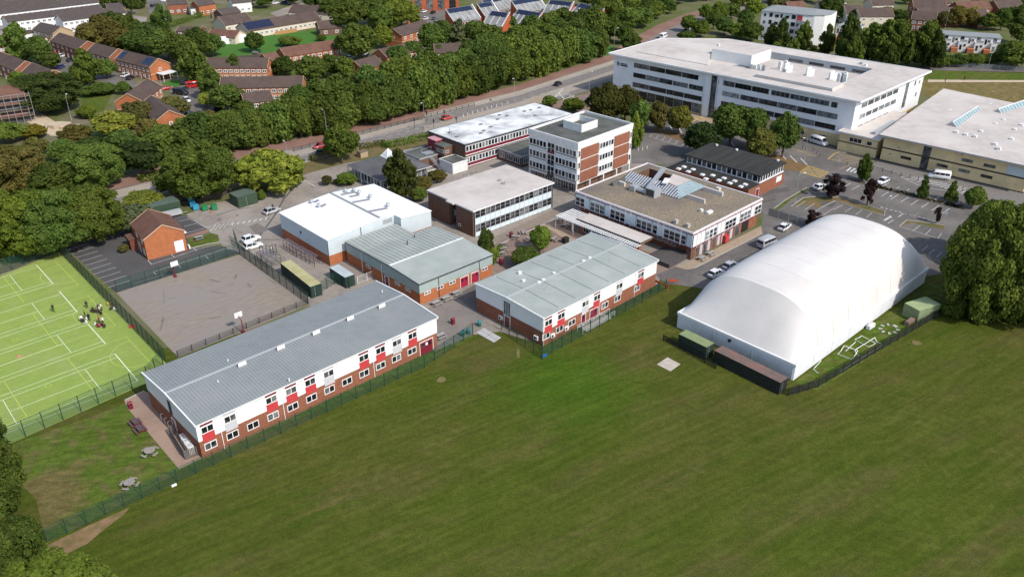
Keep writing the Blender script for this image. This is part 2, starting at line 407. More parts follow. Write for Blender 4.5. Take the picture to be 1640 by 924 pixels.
tag(MB().poly([(-3000, -300, 0), (3000, -300, 0), (3000, 4500, 0), (-3000, 4500, 0)], SCRUB).build('ground'), kind='structure')
sheet('sports_field', [(-900, 1500), (2700, 1500), (2700, 330), (1640, 345), (1120, 420), (760, 480), (560, 500), (250, 560), (100, 640), (-100, 720), (-700, 700)], 1, FIELD)
sheet('picnic_lawn', [(5, 716), (120, 676), (200, 646), (290, 752), (180, 815), (74, 872), (58, 800), (20, 760)], 2, LAWN)
sheet('fence_side_grass', [(300, 748), (696, 572), (757, 540), (757, 536), (695, 562), (320, 730), (286, 750)], 2, LAWN)
sheet('bare_soil_patch', [(76, 872), (140, 842), (208, 812), (200, 822), (170, 845), (140, 870), (100, 890), (78, 897)], 3, SOIL)
def blot(u, v, rx, ry, name='worn_patch', m=None):
    g = G(u, v); n = 14
    pts = [(g.x + cos(2 * pi * i / n) * rx * RND.uniform(.8, 1.15), g.y + sin(2 * pi * i / n) * ry * RND.uniform(.8, 1.15), 0) for i in range(n)]
    sheet(name, pts, 2, m or SOIL, world=True)
BALD = mat('worn_grass', (.19, .145, .07), (.14, .125, .045), 2.0, rough=.95, spec=.05)
blot(707, 608, .75, .9, m=BALD); blot(1468, 549, .8, .8, m=BALD); blot(830, 566, .3, 1.6, m=BALD)
# tarmac and paving of the school
sheet('school_yard', [(290, 352), (300, 343), (345, 325), (420, 312), (470, 284), (552, 262), (600, 254), (690, 225), (860, 165), (930, 185), (1030, 250), (1110, 330), (1130, 428), (1060, 440), (1053, 455), (868, 552), (800, 531), (757, 536), (695, 562), (600, 455), (500, 492), (384, 406), (356, 394), (332, 366)], 2, YARD)
sheet('west_car_park', [(106, 397), (205, 367), (250, 345), (300, 345), (331, 366), (325, 371), (300, 376), (303, 399), (330, 395), (356, 394), (384, 406), (186, 469)], 3, ASPHD)
sheet('ball_court', [(186, 468.5), (384, 408), (492, 486), (470, 498), (285, 572)], 3, COURT)
sheet('house_lawn', [(303, 381), (320, 380), (340, 374), (349, 376), (352, 386), (330, 390), (304, 395)], 4, LAWN)
sheet('red_brick_path', [(297, 377.5), (333, 367), (336, 371), (325, 375), (299, 382)], 4, REDWAY)
sheet('dirt_edge', [(98, 400), (106, 389), (207, 362), (207, 368), (106, 397)], 3, DRYV)
sheet('west_path', [(199, 641), (231, 626), (247, 632), (324, 733), (287, 751), (203, 652)], 3, PATHP)
sheet('turf_pitch', [(95, 403), (266, 581), (240, 611), (10, 713), (-300, 850), (-300, 590), (0, 443)], 3, TURF)
sheet('patio', [(680, 496), (760, 462), (780, 505), (757, 536), (697, 562)], 3, mat('grey_patio', (.21, .185, .165), (.18, .16, .145), 1.1, rough=.92, spec=.1, c3=(.23, .2, .175), scale3=.3))
sheet('dark_patio', [(727, 474), (790, 440), (812, 480), (800, 505), (765, 500)], 4, ASPH)
sheet('courtyard_paving', [(770, 420), (800, 382), (905, 346), (960, 385), (1045, 405), (1085, 425), (1040, 445), (940, 378), (800, 440)], 3, PAVE)
sheet('courtyard_sand_strip', [(868, 360), (878, 358), (925, 385), (916, 389)], 4, TANP)
sheet('science_walkway', [(765, 392), (888, 335), (905, 342), (800, 386)], 4, mat('brown_walkway', (.24, .195, .155), (.2, .165, .13), 1.0, rough=.92))
sheet('east_tarmac', [(1050, 441), (1081, 427), (1100, 432), (1112, 430), (1219, 373), (1222, 340), (1190, 308), (1060, 264), (1012, 262), (1010, 215), (1060, 178), (1100, 168), (1180, 198), (1290, 222), (1356, 239), (1400, 205), (1450, 190), (1415, 256), (1640, 311), (1760, 340), (1760, 420), (1640, 415), (1500, 440), (1300, 470), (1114, 460), (1067, 454)], 3, ASPH)
sheet('south_pavement', [(1081, 427), (1100, 432), (1112, 430), (1130, 421), (1221, 374), (1219, 362), (1107, 418)], 4, TANP)
sheet('dome_side_yard', [(1115, 460), (1230, 400), (1300, 362), (1330, 370), (1300, 440), (1150, 470)], 4, ASPH)
sheet('dome_side_lawn', [(1272, 612), (1490, 452), (1530, 475), (1500, 505), (1310, 625)], 2, LAWN)
sheet('concrete_pad', [(1052, 583.5), (1069, 572), (1090, 583), (1074, 594.5)], 3, mat('speckled_concrete', (.46, .40, .34), (.36, .31, .26), 4.0, rough=.95, c3=(.5, .44, .37), scale3=.8))
# islands, verges, islands of bare earth
sheet('car_park_verge', [(1240, 334), (1262, 318), (1292, 301), (1294, 304), (1266, 321), (1244, 338)], 4, LAWN)
sheet('car_park_island', [(1267, 331), (1287, 317), (1312, 315), (1342, 316), (1380, 327), (1417, 338), (1416, 346), (1375, 334), (1337, 322), (1315, 333), (1285, 328)], 4, DRYV)
sheet('car_park_island', [(1440, 363), (1452, 353), (1480, 356), (1512, 361), (1512, 368), (1460, 357)], 4, DRYV)
sheet('planted_strip', [(1355, 288), (1400, 300), (1440, 311), (1480, 321), (1535, 334), (1535, 329), (1480, 316), (1440, 306), (1400, 296), (1358, 284)], 4, mat('brown_bark', (.10, .075, .055), (.07, .055, .04), 2, rough=.95))
sheet('earth_island', [(1040, 208), (1060, 204), (1100, 219), (1200, 253), (1246, 248), (1295, 266), (1282, 275), (1235, 269), (1150, 240), (1097, 229)], 4, mat('orange_earth', (.20, .115, .05), (.15, .10, .045), .8, rough=.95))
sheet('yellow_forecourt', [(1100, 168), (1130, 173), (1170, 186), (1190, 200), (1165, 203), (1120, 195), (1090, 178)], 4, TANP)
sheet('building_verge', [(1407, 258), (1640, 310), (1640, 330), (1560, 318), (1480, 292), (1395, 264)], 4, mat('grey_paving', (.19, .175, .155), (.17, .155, .14), 1, rough=.92))
# the main road and what runs along it
band('cycleway', [(150, 296), (250, 268), (330, 250), (400, 236), (480, 222), (570, 199), (680, 173), (830, 136), (965, 92), (1000, 70), (1050, 42), (1090, 26), (1130, 14), (1180, 3), (1240, -12)],
     [(150, 312), (250, 288), (330, 265), (400, 252), (480, 236), (570, 212), (680, 187), (830, 149), (982, 100), (1018, 74), (1070, 47), (1108, 31), (1142, 19), (1186, 8), (1243, -6)], 3, REDWAY)
band('main_road', [(120, 318), (250, 288), (330, 265), (400, 252), (480, 236), (570, 212), (680, 187), (830, 149), (982, 100), (1018, 74), (1070, 47), (1108, 31), (1142, 19), (1186, 8), (1243, -6)],
     [(120, 346), (250, 312), (330, 293), (400, 281), (480, 263), (570, 238), (680, 215), (830, 178), (982, 134), (1040, 95), (1090, 62), (1126, 42), (1158, 28), (1198, 14), (1256, -1)], 3, ROADD)
band('pale_carriageway', [(120, 320), (250, 290), (330, 267), (400, 254), (480, 238), (570, 214), (680, 190)],
     [(120, 333), (250, 302), (330, 280), (400, 268), (480, 250), (570, 226), (680, 197)], 4, ROADP)
band('central_reserve', [(680, 203), (830, 164), (985, 112)], [(680, 214), (830, 177), (985, 122)], 4, ROADP)
band('far_verge', [(680, 183), (830, 146), (985, 96)], [(680, 190), (830, 153), (985, 102)], 4, ROADP)
band('near_verge', [(190, 328), (330, 293), (400, 281), (480, 263), (570, 238), (680, 215), (700, 210)], [(190, 345), (340, 318), (420, 304), (500, 276), (590, 252), (690, 232), (712, 225)], 3, DRYV)
sheet('junction', [(880, 168), (905, 158), (940, 150), (985, 135), (985, 155), (960, 185), (930, 195), (900, 185)], 4, mat('red_crossing', (.24, .16, .13), (.2, .135, .11), .9, rough=.92))
sheet('round_island', [(846, 164), (858, 157), (875, 155), (880, 160), (870, 166), (850, 168)], 5, TANP)
# far ground
sheet('estate_road', [(80, 85), (130, 95), (190, 118), (240, 145), (200, 150), (150, 125), (88, 112)], 2, ASPH)
sheet('estate_court', [(262, 140), (300, 128), (340, 140), (335, 170), (340, 195), (310, 200), (300, 170)], 2, ASPH)
sheet('care_home_lawn', [(345, 85), (352, 68), (400, 60), (520, 47), (545, 55), (535, 66), (430, 90), (360, 97)], 2, LUSH)
sheet('back_lawn', [(258, 138), (268, 130), (292, 128), (290, 138), (270, 142)], 3, LUSH)
sheet('back_lawn', [(132, 155), (165, 146), (180, 150), (165, 178), (130, 190)], 2, LAWN)
sheet('site_track', [(35, 172), (58, 177), (103, 204), (97, 218), (82, 218), (38, 192)], 2, SAND)
sheet('terrace_street', [(-30, 45), (160, 18), (235, 28), (235, 40), (80, 66), (-30, 70)], 2, YARD)
sheet('far_street', [(230, 0), (262, 0), (268, 40), (250, 45)], 2, ASPH)
sheet('care_home_court', [(432, 22), (470, 8), (490, 5), (465, 22), (445, 28)], 2, YARD)
sheet('college_car_park', [(655, 30), (700, 12), (720, 20), (715, 40), (670, 45)], 2, ASPH)
sheet('meadow', [(1470, 150), (1485, 110), (1720, 108), (1720, 175), (1560, 166), (1505, 160)], 2, grass('meadow_grass', (.19, .155, .06), (.21, .165, .075), (.14, .135, .045), (.23, .18, .09), (0, 10), .5, .05, .2))
sheet('meadow_path', [(1486, 128), (1640, 129), (1720, 130), (1720, 134), (1640, 132), (1486, 132)], 3, SAND)
sheet('green_strip', [(1480, 128), (1485, 113), (1720, 118), (1720, 130), (1640, 129)], 3, LAWN)
sheet('lane', [(1480, 113), (1482, 103), (1720, 116), (1720, 119)], 3, ASPH)
sheet('grass_gap', [(965, 90), (966, 76), (985, 74), (984, 88)], 4, LUSH)
# kerbs: real steps
def kerb(name, pts, w=.15, h=.12):
    mb = MB(); P = [G(*p) for p in pts]
    for a, b in zip(P, P[1:]):
        mb.bar((a.x, a.y, h / 2), (b.x, b.y, h / 2), w, h, KERB)
    return tag(mb.build(name), kind='structure')
for k in ([(1112, 430), (1130, 421), (1221, 374)], [(1267, 331), (1287, 317), (1312, 315), (1342, 316), (1380, 327), (1417, 338), (1416, 346), (1375, 334), (1337, 322), (1315, 333)],
          [(1440, 363), (1452, 353), (1480, 356), (1512, 361)], [(303, 399), (330, 392), (352, 388), (378, 396)], [(1240, 334), (1262, 318), (1292, 301)],
          [(680, 187), (830, 149), (982, 100)], [(680, 215), (570, 238), (480, 263)], [(1395, 264), (1480, 292), (1560, 318)], [(200, 641), (231, 626)], [(798, 392), (868, 361), (908, 343)]):
    kerb('kerb', k)
# painted lines
mb = MB()
bays(mb, ((110, 400), (143, 390)), ((172, 461), (209, 449)), 10, .1, 5, LINEW)
pline(mb, [(242.6, 423.5), (279.6, 412), (312, 400.5), (352, 390)], .1, 5, LINEW); pline(mb, [(246, 435.6), (359, 399), (378, 398)], .1, 5, LINEW)
for a, b in (((237, 417), (242.6, 423.5)), ((273, 406.5), (279.6, 412)), ((310, 397.5), (315, 402)), ((286, 423), (289, 429)), ((329, 409.6), (334, 415)), ((246, 435.6), (250, 440)),
             ((287, 355), (303, 351)), ((295, 363), (315, 358)), ((297, 374), (328, 365.5)), ((300, 347), (330, 365)), ((178, 378), (205, 367)), ((183, 383), (208, 376)), ((178, 378), (183, 383))): paint(mb, a, b, .1, 5, LINEW)
for i in range(5): paint(mb, lerp((336, 371), (366, 362), i / 4), lerp((346, 360), (374, 354), i / 4), .13, 4, LINEW)
pline(mb, [(330, 366), (352, 356), (372, 352)], .1, 4, LINEW)
for i in range(7):                                        # worn lettering blocks and dashes on the yard
    a = lerp((371, 361), (425, 352), i / 6); pline(mb, [a, (a[0] + 2.4, a[1] - 3.4), (a[0] + 4.5, a[1] - 2.6)], .28, 4, LINEW)
for a, b in (((467, 293), (500, 290)), ((488, 289), (505, 299)), ((470, 293), (480, 301)), ((424, 399), (433, 390)), ((431, 401), (438, 392))): paint(mb, a, b, .16, 4, LINEW)
for i in range(8): paint(mb, lerp((414, 401), (430, 406), i / 7), lerp((421, 391), (438, 399), i / 7), .1, 4, LINEW)
bays(mb, ((1428.8, 306), (1441, 299)), ((1525, 331.5), (1537.5, 323.5)), 7, .14, 5, LINEW)
bays(mb, ((1396, 310.5), (1407.5, 303.5)), ((1509, 342), (1521, 334)), 8, .14, 5, LINEW)
for a, b in (((1349, 301), (1362.5, 293.5)), ((1364, 304), (1377.5, 297)), ((1385, 295), (1395, 288)), ((1409, 301), (1424, 293))): paint(mb, a, b, .14, 5, LINEW)
bays(mb, ((1336, 335.5), (1350, 328)), ((1387.5, 348.5), (1396, 341)), 4, .1, 5, LINEW); bays(mb, ((1462, 370), (1474, 361)), ((1502, 382), (1508, 373.5)), 3, .1, 5, LINEW)
bays(mb, ((1275, 332), (1290, 322)), ((1318, 345), (1335, 334)), 4, .1, 5, LINEW); pline(mb, [(1442, 363), (1505, 383)], .1, 5, LINEW); bays(mb, ((1476, 402), (1486, 394)), ((1500, 412), (1508, 404)), 3, .1, 5, LINEW)
pline(mb, [(1442.5, 283.5), (1480, 301), (1545, 309)], .14, 5, LINEW); pline(mb, [(1442.5, 283.5), (1478, 285)], .14, 5, LINEW)
for i in range(11): paint(mb, lerp((1450, 287), (1540, 308), i / 10), lerp((1478, 286), (1556, 303), i / 10), .22, 5, LINEW)
for i in range(13): paint(mb, lerp((1410, 332), (1507, 357), i / 13), lerp((1410, 332), (1507, 357), (i + .6) / 13), .3 if i < 5 else .12, 5, LINEW)
pline(mb, [(1416, 353.5), (1424, 348.5)], .45, 5, LINEW); mb.poly([(g.x, g.y, .02) for g in (G(1423, 346.5), G(1428, 346), G(1427, 350))], LINEW)
for a, b in (((1422, 358), (1431, 352.5)), ((1438, 348), (1447, 342)), ((1301, 300), (1306, 293))): paint(mb, a, b, .16, 5, LINEW)
for i in range(3): paint(mb, lerp((1356, 274.5), (1369, 277), i / 2 * .9), lerp((1363, 268.5), (1378, 272), i / 2 * .9), .45, 5, LINEW)
for i in range(3): paint(mb, lerp((1302, 300), (1310, 303), i / 2), lerp((1312, 296), (1320, 299), i / 2), .45, 5, LINEW)
pline(mb, [(1040, 219), (1100, 238)], .1, 5, LINEW); bays(mb, ((1040, 219.7), (1045, 214)), ((1091, 234.8), (1097, 228)), 6, .1, 5, LINEW)
for a, b in (((1061, 200), (1063.5, 206.7)), ((1073, 201.5), (1077, 209)), ((1087.6, 206), (1092, 213.7)), ((1101, 209), (1104, 214)), ((1146, 220), (1152, 228)), ((1171, 228), (1177, 235)), ((1249.5, 245.7), (1259, 256)), ((1265, 249), (1276, 260.4)), ((1282, 253.5), (1293, 264.7))): paint(mb, a, b, .28, 5, LINEW)
tag(mb.build('parking_lines'), kind='structure')
mb = MB()
q = [G(1281, 276), G(1296, 266), G(1327, 276), G(1312, 285)]
for i in range(4): paint(mb, q[i], q[(i + 1) % 4], .22, 6, LINEY, True)
for i in range(1, 6):
    t = i / 6; paint(mb, q[0].lerp(q[1], t), q[0].lerp(q[3], t), .16, 6, LINEY, True); paint(mb, q[2].lerp(q[1], t), q[2].lerp(q[3], t), .16, 6, LINEY, True)
    paint(mb, q[1].lerp(q[0], t), q[1].lerp(q[2], t), .16, 6, LINEY, True); paint(mb, q[3].lerp(q[0], t), q[3].lerp(q[2], t), .16, 6, LINEY, True)
for i in range(6): paint(mb, lerp((1268, 238), (1294, 250), i / 5), lerp((1282, 241), (1308, 250), i / 5), .16, 6, LINEY)
pline(mb, [(1326, 255), (1337, 246), (1345, 244)], .3, 6, LINEY); pline(mb, [(1326, 255), (1360, 262), (1400, 258)], .16, 6, LINEY)
for i in range(6): paint(mb, lerp((1333, 256), (1350, 245), i / 5), lerp((1372, 259), (1385, 250), i / 5), .14, 6, LINEY)
pline(mb, [(1345, 271), (1360, 265)], .14, 6, LINEY); pline(mb, [(1108, 190), (1150, 190), (1185, 197)], .5, 6, LINEY); pline(mb, [(1108, 196), (1128, 186)], .5, 6, LINEY)
tag(mb.build('yellow_road_markings'), kind='structure')
mb = MB()
for t0, t1, n in (((490, 256), (980, 120), 34), ((1000, 110), (1180, 16), 26)):
    for i in range(n): paint(mb, lerp(t0, t1, i / n), lerp(t0, t1, (i + .5) / n), .14, 6, LINEW)
pline(mb, [(680, 190), (830, 153), (982, 103)], .15, 6, LINEW); pline(mb, [(480, 252), (570, 227), (680, 200)], .14, 6, LINEW); pline(mb, [(484, 260), (497, 257)], .14, 6, LINEW)
for a, b in (((888, 156), (912, 150)), ((888, 156), (902, 143)), ((902, 160), (920, 153)), ((895, 150), (905, 160)), ((912, 153), (930, 162))): paint(mb, a, b, .35, 6, LINEW)
tag(mb.build('road_markings'), kind='structure')
# pitch markings: tennis courts in white, netball courts in yellow
PW = mat('white_pitch_line', (.74, .80, .60), (.62, .70, .48), 2, rough=.9); PY = mat('yellow_pitch_line', (.56, .60, .13), (.48, .54, .12), 2, rough=.9)
mb = MB()
def seg(mb, o, ux, uy, a, b, c, d, w, m, lv=5):
    paint(mb, o + ux * a + uy * b, o + ux * c + uy * d, w, lv, m, True)
for (p, q) in (((58, 424), (85.5, 455)), ((95, 466.5), (124, 500)), ((137, 515), (169.5, 551)), ((184, 566.5), (221, 610))):
    P, Q = G(*p), G(*q); uy = (Q - P); W = uy.length; uy.normalize(); ux = Vector((-E1.x, -E1.y, 0)) if True else None
    for w in (0, W): seg(mb, P, ux, uy, 0, w, 23.8, w, .09, PW)
    for w in (W * .125, W * .875): seg(mb, P, ux, uy, 0, w, 23.8, w, .09, PW)
    seg(mb, P, ux, uy, 0, 0, 0, W, .16, PW); seg(mb, P, ux, uy, 23.8, 0, 23.8, W, .16, PW)
    for s in (5.5, 18.3): seg(mb, P, ux, uy, s, W * .125, s, W * .875, .09, PW)
    seg(mb, P, ux, uy, 5.5, W / 2, 18.3, W / 2, .09, PW)
for (p, q) in (((88, 418), (125.5, 457)), ((141, 474), (185, 521)), ((202, 539), (248, 588))):
    P, Q = G(*p), G(*q); uy = (Q - P); W = uy.length; uy.normalize(); ux = Vector((-E1.x, -E1.y, 0))
    seg(mb, P, ux, uy, 0, 0, 0, W, .07, PY); seg(mb, P, ux, uy, 0, 0, 30.5, 0, .07, PY); seg(mb, P, ux, uy, 0, W, 30.5, W, .07, PY)
    for s in (10.2, 20.3, 30.5): seg(mb, P, ux, uy, s, 0, s, W, .07, PY)
    arc = [P + ux * (4.9 * sin(pi * i / 16)) + uy * (W / 2 - 4.9 * cos(pi * i / 16)) for i in range(17)]
    pline(mb, arc, .07, 5, PY, True)
    cc = P + ux * 15.2 + uy * W / 2; pline(mb, [cc + ux * .5 * cos(pi * i / 6) + uy * .5 * sin(pi * i / 6) for i in range(13)], .07, 5, PY, True)
tag(mb.build('pitch_markings'), kind='structure')

# patched trenches, repairs, covers and oil marks in the tarmac
mb = MB(); RP = mat('dark_repair_tarmac', (.085, .08, .076), (.11, .10, .095), 1.2, rough=.95); OIL = mat('oil_stain', (.15, .13, .115), (.19, .165, .145), 1.5, rough=.9)
pline(mb, [(480, 291), (455, 318), (440, 345), (416, 378)], .45, 3.5, RP); pline(mb, [(416, 378), (404, 393)], .35, 3.5, RP); pline(mb, [(346, 345), (372, 337), (400, 332)], .35, 3.5, RP); pline(mb, [(420, 384), (452, 384)], .3, 3.5, RP); pline(mb, [(300, 350), (330, 367)], .5, 4.5, RP)
for q in ([(398, 363), (412, 357), (430, 368), (412, 377)], [(560, 285), (572, 282), (576, 287), (563, 290)], [(345, 352), (352, 350), (356, 353), (349, 355)]): mb.poly([(p.x, p.y, .0145) for p in [G(*c) for c in q]][::-1], OIL)
for q in ([(1150, 432), (1190, 412), (1196, 416), (1156, 437)], [(1225, 305), (1262, 300), (1266, 306), (1230, 312)], [(1320, 322), (1340, 326), (1330, 333), (1312, 328)], [(1180, 330), (1240, 318), (1243, 321), (1184, 334)]): mb.poly([(p.x, p.y, .0185) for p in [G(*c) for c in q]][::-1], RP)
for (u, v) in ((1235, 378), (1300, 290), (1210, 325), (1390, 300), (1455, 345), (1350, 290), (1120, 440), (430, 350), (380, 345), (500, 300), (720, 480)):
    g = G(u, v); mb.poly([(g.x + .35 * cos(i * pi / 4), g.y + .35 * sin(i * pi / 4), .025) for i in range(8)], RP)
for i in range(15):
    u, v = lerp((215, 480), (440, 470), RND.random()); v += RND.uniform(-35, 45); g = G(u, v); L_ = RND.uniform(.6, 3); a = RND.uniform(0, 3)
    paint(mb, (g.x - L_ * cos(a), g.y - L_ * sin(a), 0), (g.x + L_ * cos(a), g.y + L_ * sin(a), 0), RND.uniform(.1, .5), 4, OIL, True)
tag(mb.build('tarmac_repairs'), kind='structure')
# ---------------------------------------------------------------- buildings: helpers
WM = {}
def win_mesh(w, h, cols, rows, fr, fw, dep):
    k = (round(w, 2), round(h, 2), cols, rows, fr.name, fw, dep)
    if k not in WM:
        f = MB()
        f.box(0, -dep, 0, w, 0, fw, fr); f.box(0, -dep, h - fw, w, 0, h, fr)
        for i in range(cols + 1):
            x = i * (w - fw) / cols; f.box(x, -dep + .002, fw, x + fw, 0, h - fw, fr)
        for j in range(1, rows):
            z = j * h / rows; f.box(fw, -dep + .006, z - fw * .35, w - fw, 0, z + fw * .35, fr)
        WM[k] = f.mesh('window_frame')
    return WM[k]
PM = {}
def pane_mesh(w, h, g):
    k = (round(w, 3), round(h, 3), g.name)
    if k not in PM: PM[k] = MB().box(0, -.02, 0, w, .015, h, g).mesh('window_pane')
    return PM[k]
def add_window(parent, x, y, rz, z, w, h, cols=1, rows=1, fr=None, fw=.07, dep=.07, g=None, split=False, name='window'):
    fr = fr or FRAME; g = g or GLASS
    o = put(name, win_mesh(w, h, cols, rows, fr, fw, dep), parent, (x, y, z), rz)
    if split:
        pw = (w - fw) / cols - fw
        for i in range(cols): put('pane', pane_mesh(pw, h - 2 * fw, g), o, (fw + i * (w - fw) / cols, 0, fw))
    else: put('pane', pane_mesh(w - 2 * fw, h - 2 * fw, g), o, (fw, 0, fw))
    return o

class Bld:
    def __init__(s, name, label, o, th, w, d, cat='building', group=None):
        s.o = Vector((o[0], o[1], 0)); s.th = radians(th); s.w = w; s.d = d
        s.root = thing(name, label, cat, s.o, s.th, group)
        s.e1 = Vector((cos(s.th), sin(s.th), 0)); s.e2 = Vector((-sin(s.th), cos(s.th), 0))
    def at(s, face, t, out=0.0):
        if face == 'front': return t, -out, 0.0
        if face == 'left': return -out, s.d - t, -pi / 2
        if face == 'right': return s.w + out, t, pi / 2
        return s.w - t, s.d + out, pi
    def loc(s, u, v, z):
        p = G(u, v, z) - s.o; return p.dot(s.e1), p.dot(s.e2)
    def sz(s, face, u, v, out=0.0):
        """where the sight line through a photo pixel meets a wall: distance along it and height"""
        lo, hi = -5.0, 60.0
        f = {'front': lambda p: p.dot(s.e2) + out, 'left': lambda p: p.dot(s.e1) + out, 'right': lambda p: s.w + out - p.dot(s.e1), 'back': lambda p: s.d + out - p.dot(s.e2)}[face]
        for _ in range(50):
            m = (lo + hi) / 2
            if f(G(u, v, m) - s.o) > 0: lo = m
            else: hi = m
        p = G(u, v, lo) - s.o; x, y = p.dot(s.e1), p.dot(s.e2)
        return ({'front': x, 'left': s.d - y, 'right': y, 'back': s.w - x}[face], lo)
    def part(s, mb, name, smooth=False): return mb.build(name, s.root, smooth=smooth)
    def win(s, face, t, z, w, h, cols=1, rows=1, out=0.0, parent=None, **k):
        x, y, rz = s.at(face, t, out); return add_window(parent or s.root, x, y, rz, z, w, h, cols, rows, **k)
    def panel(s, face, t, z, w, h, m, name='panel', dep=.05, out=0.0):
        x, y, rz = s.at(face, t, out)
        k = ('p', round(w, 2), round(h, 2), m.name, dep)
        if k not in PM: PM[k] = MB().box(0, -dep, 0, w, .01, h, m).mesh('panel')
        return put(name, PM[k], s.root, (x, y, z), rz)
    def door(s, face, t, w, h, m, fr=None, out=0.0, z=0.03, leaves=2):
        x, y, rz = s.at(face, t, out); fr = fr or FRAME
        f = MB(); f.box(0, -.1, 0, .1, .0, h, fr); f.box(w - .1, -.1, 0, w, 0, h, fr); f.box(.1, -.1, h - .1, w - .1, 0, h, fr)
        o = f.build('door', s.root, (x, y, z), rz)
        lw = (w - .2) / leaves
        for i in range(leaves):
            lf = put('door_leaf', MB().box(0, -.05, 0, lw - .02, 0, h - .1, m).box(lw * .3, -.056, h * .55, lw * .7, -.05, h * .82, GLASS).mesh('door_leaf'), o, (.1 + i * lw, 0, 0))
        return o

def flat_roof(b, h, m, trim, par=.25, tw=.3, over=0.0, x0=0, y0=0, x1=None, y1=None, name='roof', trimname='parapet'):
    x1 = b.w if x1 is None else x1; y1 = b.d if y1 is None else y1
    x0 -= over; y0 -= over; x1 += over; y1 += over
    mb = MB(); mb.box(x0 + tw, y0 + tw, h - .3, x1 - tw, y1 - tw, h, m); b.part(mb, name)
    if trim:
        p = MB(); z0, z1 = h - .35, h + par
        p.box(x0, y0, z0, x1, y0 + tw, z1, trim); p.box(x0, y1 - tw, z0, x1, y1, z1, trim)
        p.box(x0, y0 + tw, z0, x0 + tw, y1 - tw, z1, trim); p.box(x1 - tw, y0 + tw, z0, x1, y1 - tw, z1, trim); b.part(p, trimname)

def slope(mb, x0, x1, y0, z0, y1, z1, m, t=.12):
    """roof slope running along x from (y0, z0) to (y1, z1), t thick"""
    P = [(x0, y0, z0), (x1, y0, z0), (x1, y1, z1), (x0, y1, z1)]
    if y1 < y0: P = [P[1], P[0], P[3], P[2]]
    Q = [(p[0], p[1], p[2] - t) for p in P]
    mb.poly(P, m); mb.poly(Q[::-1], m)
    for i in range(4): j = (i + 1) % 4; mb.poly([Q[i], Q[j], P[j], P[i]], m)

# ---------------------------------------------------------------- long grey-roofed classroom block in the foreground
def classroom_block(name, label, o, th, w, d, h, rise, ridge_y, wallh, roofm, uppers, lowers, ribs, seams):
    b = Bld(name, label, o, th, w, d)
    b.part(MB().box(0, 0, 0, w, d, wallh, BRICK), 'brick_base')
    up = MB(); e = .06
    up.box(-e, -e, wallh, w + e, d + e, h - .02, WHITE)
    for x in (-e, w + e):                                    # gable triangles
        pts = [(x, -e, h - .02), (x, d + e, h - .02), (x, ridge_y, h + rise - .1)]
        up.poly(pts if x > 0 else pts[::-1], WHITE)
    b.part(up, 'upper_cladding')
    for y0, zz0, y1, zz1 in ((-.25, h, ridge_y, h + rise), (d + .25, h, ridge_y, h + rise)):
        if seams:
            n = seams; g = .13; st = (w + .2) / n
            for i in range(n):
                m = MB(); slope(m, -.1 + i * st + g / 2, -.1 + (i + 1) * st - g / 2, y0, zz0, y1, zz1, roofm); b.part(m, 'roof_panel')
            m = MB(); slope(m, -.1, w + .1, y0, zz0 - .06, y1, zz1 - .06, DKFRAME, .05); b.part(m, 'roof_underlay')
        else:
            m = MB(); slope(m, -.15, w + .15, y0, zz0, y1, zz1, roofm); b.part(m, 'roof')
        if ribs:
            r = MB(); n = int(w / ribs)
            for i in range(n + 1):
                x = .1 + i * (w - .2) / n; r.bar((x, y0, zz0 + .03), (x, y1, zz1 + .03), .07, .05, roofm)
            tag(b.part(r, 'roof_rib'), kind='stuff')
    b.part(MB().bar((-.16, ridge_y, h + rise + .05), (w + .16, ridge_y, h + rise + .05), .42, .1, mat('pale_ridge', (.37, .39, .395), rough=.6)), 'ridge_cap')
    for x in (-.2, w + .2):
        for y0 in (-.3, d + .3): b.part(MB().bar((x, y0, h + .02), (x, ridge_y, h + rise + .04), .22, .3, WHITE), 'verge_trim')
    b.part(MB().bar((-.2, -.33, h - .08), (w + .2, -.33, h - .08), .12, .14, WHITE), 'gutter')
    for (u, v, c) in uppers:
        t, z = b.sz('front', u, v, .06); t -= .95; m = REDP if c == 'r' else GREYP
        b.win('front', t, h - 2.05, 1.9, 1.2, 2, out=.06, split=True, fw=.1)
        b.panel('front', t, h - .72, 1.9, .3, MAROON if c == 'r' else GREYP, out=.06)
        b.panel('front', t, h - 3.5, 1.9, 1.4, m, out=.06)
    for (u, v, c) in lowers:
        t, z = b.sz('front', u, v); b.win('front', t - .95, 1.15, 1.9, 1.25, 2, out=.0, split=True, fw=.11)
    return b
uA = [(331.5, 684.5, 'r'), (367.8, 667, 'g'), (433.7, 635.7, 'r'), (465.5, 622, 'r'), (496, 608, 'r'), (525.7, 594, 'g'), (582, 568, 'r'), (608.7, 555.7, 'r'), (635, 543, 'g'), (660, 532, 'r')]
lA = [(337, 709, 0), (371.5, 691, 0), (404.5, 677, 0), (436.5, 661, 0), (468, 646, 0), (498, 631, 0), (526.8, 618, 0), (555, 605, 0), (582.5, 592, 0), (609, 579, 0), (634, 564, 0), (659, 553, 0)]
A = classroom_block('classroom_block', 'long white classroom block with ribbed grey roof and red window panels beside the sports pitch', (-45.05, 95.63), 43.5, 43.86, 17.92, 6.25, .55, 9.6, 3.15, GREYROOF, uA, lA, .52, 0)
t, z = A.sz('front', 682.5, 551); A.door('front', t - 1.5, 3.0, 2.6, MAROON)
A.panel('front', t - .25, 1.7, .5, .5, WHITE, 'door_sign', out=.12)
for u, v in ((357, 705), (455, 660), (598.7, 590)):
    t, z = A.sz('front', u, v); x, y, rz = A.at('front', t, .08); A.part(MB().tube((x, y, .1), (x, y, 3.1), .06, FRAME), 'downpipe')
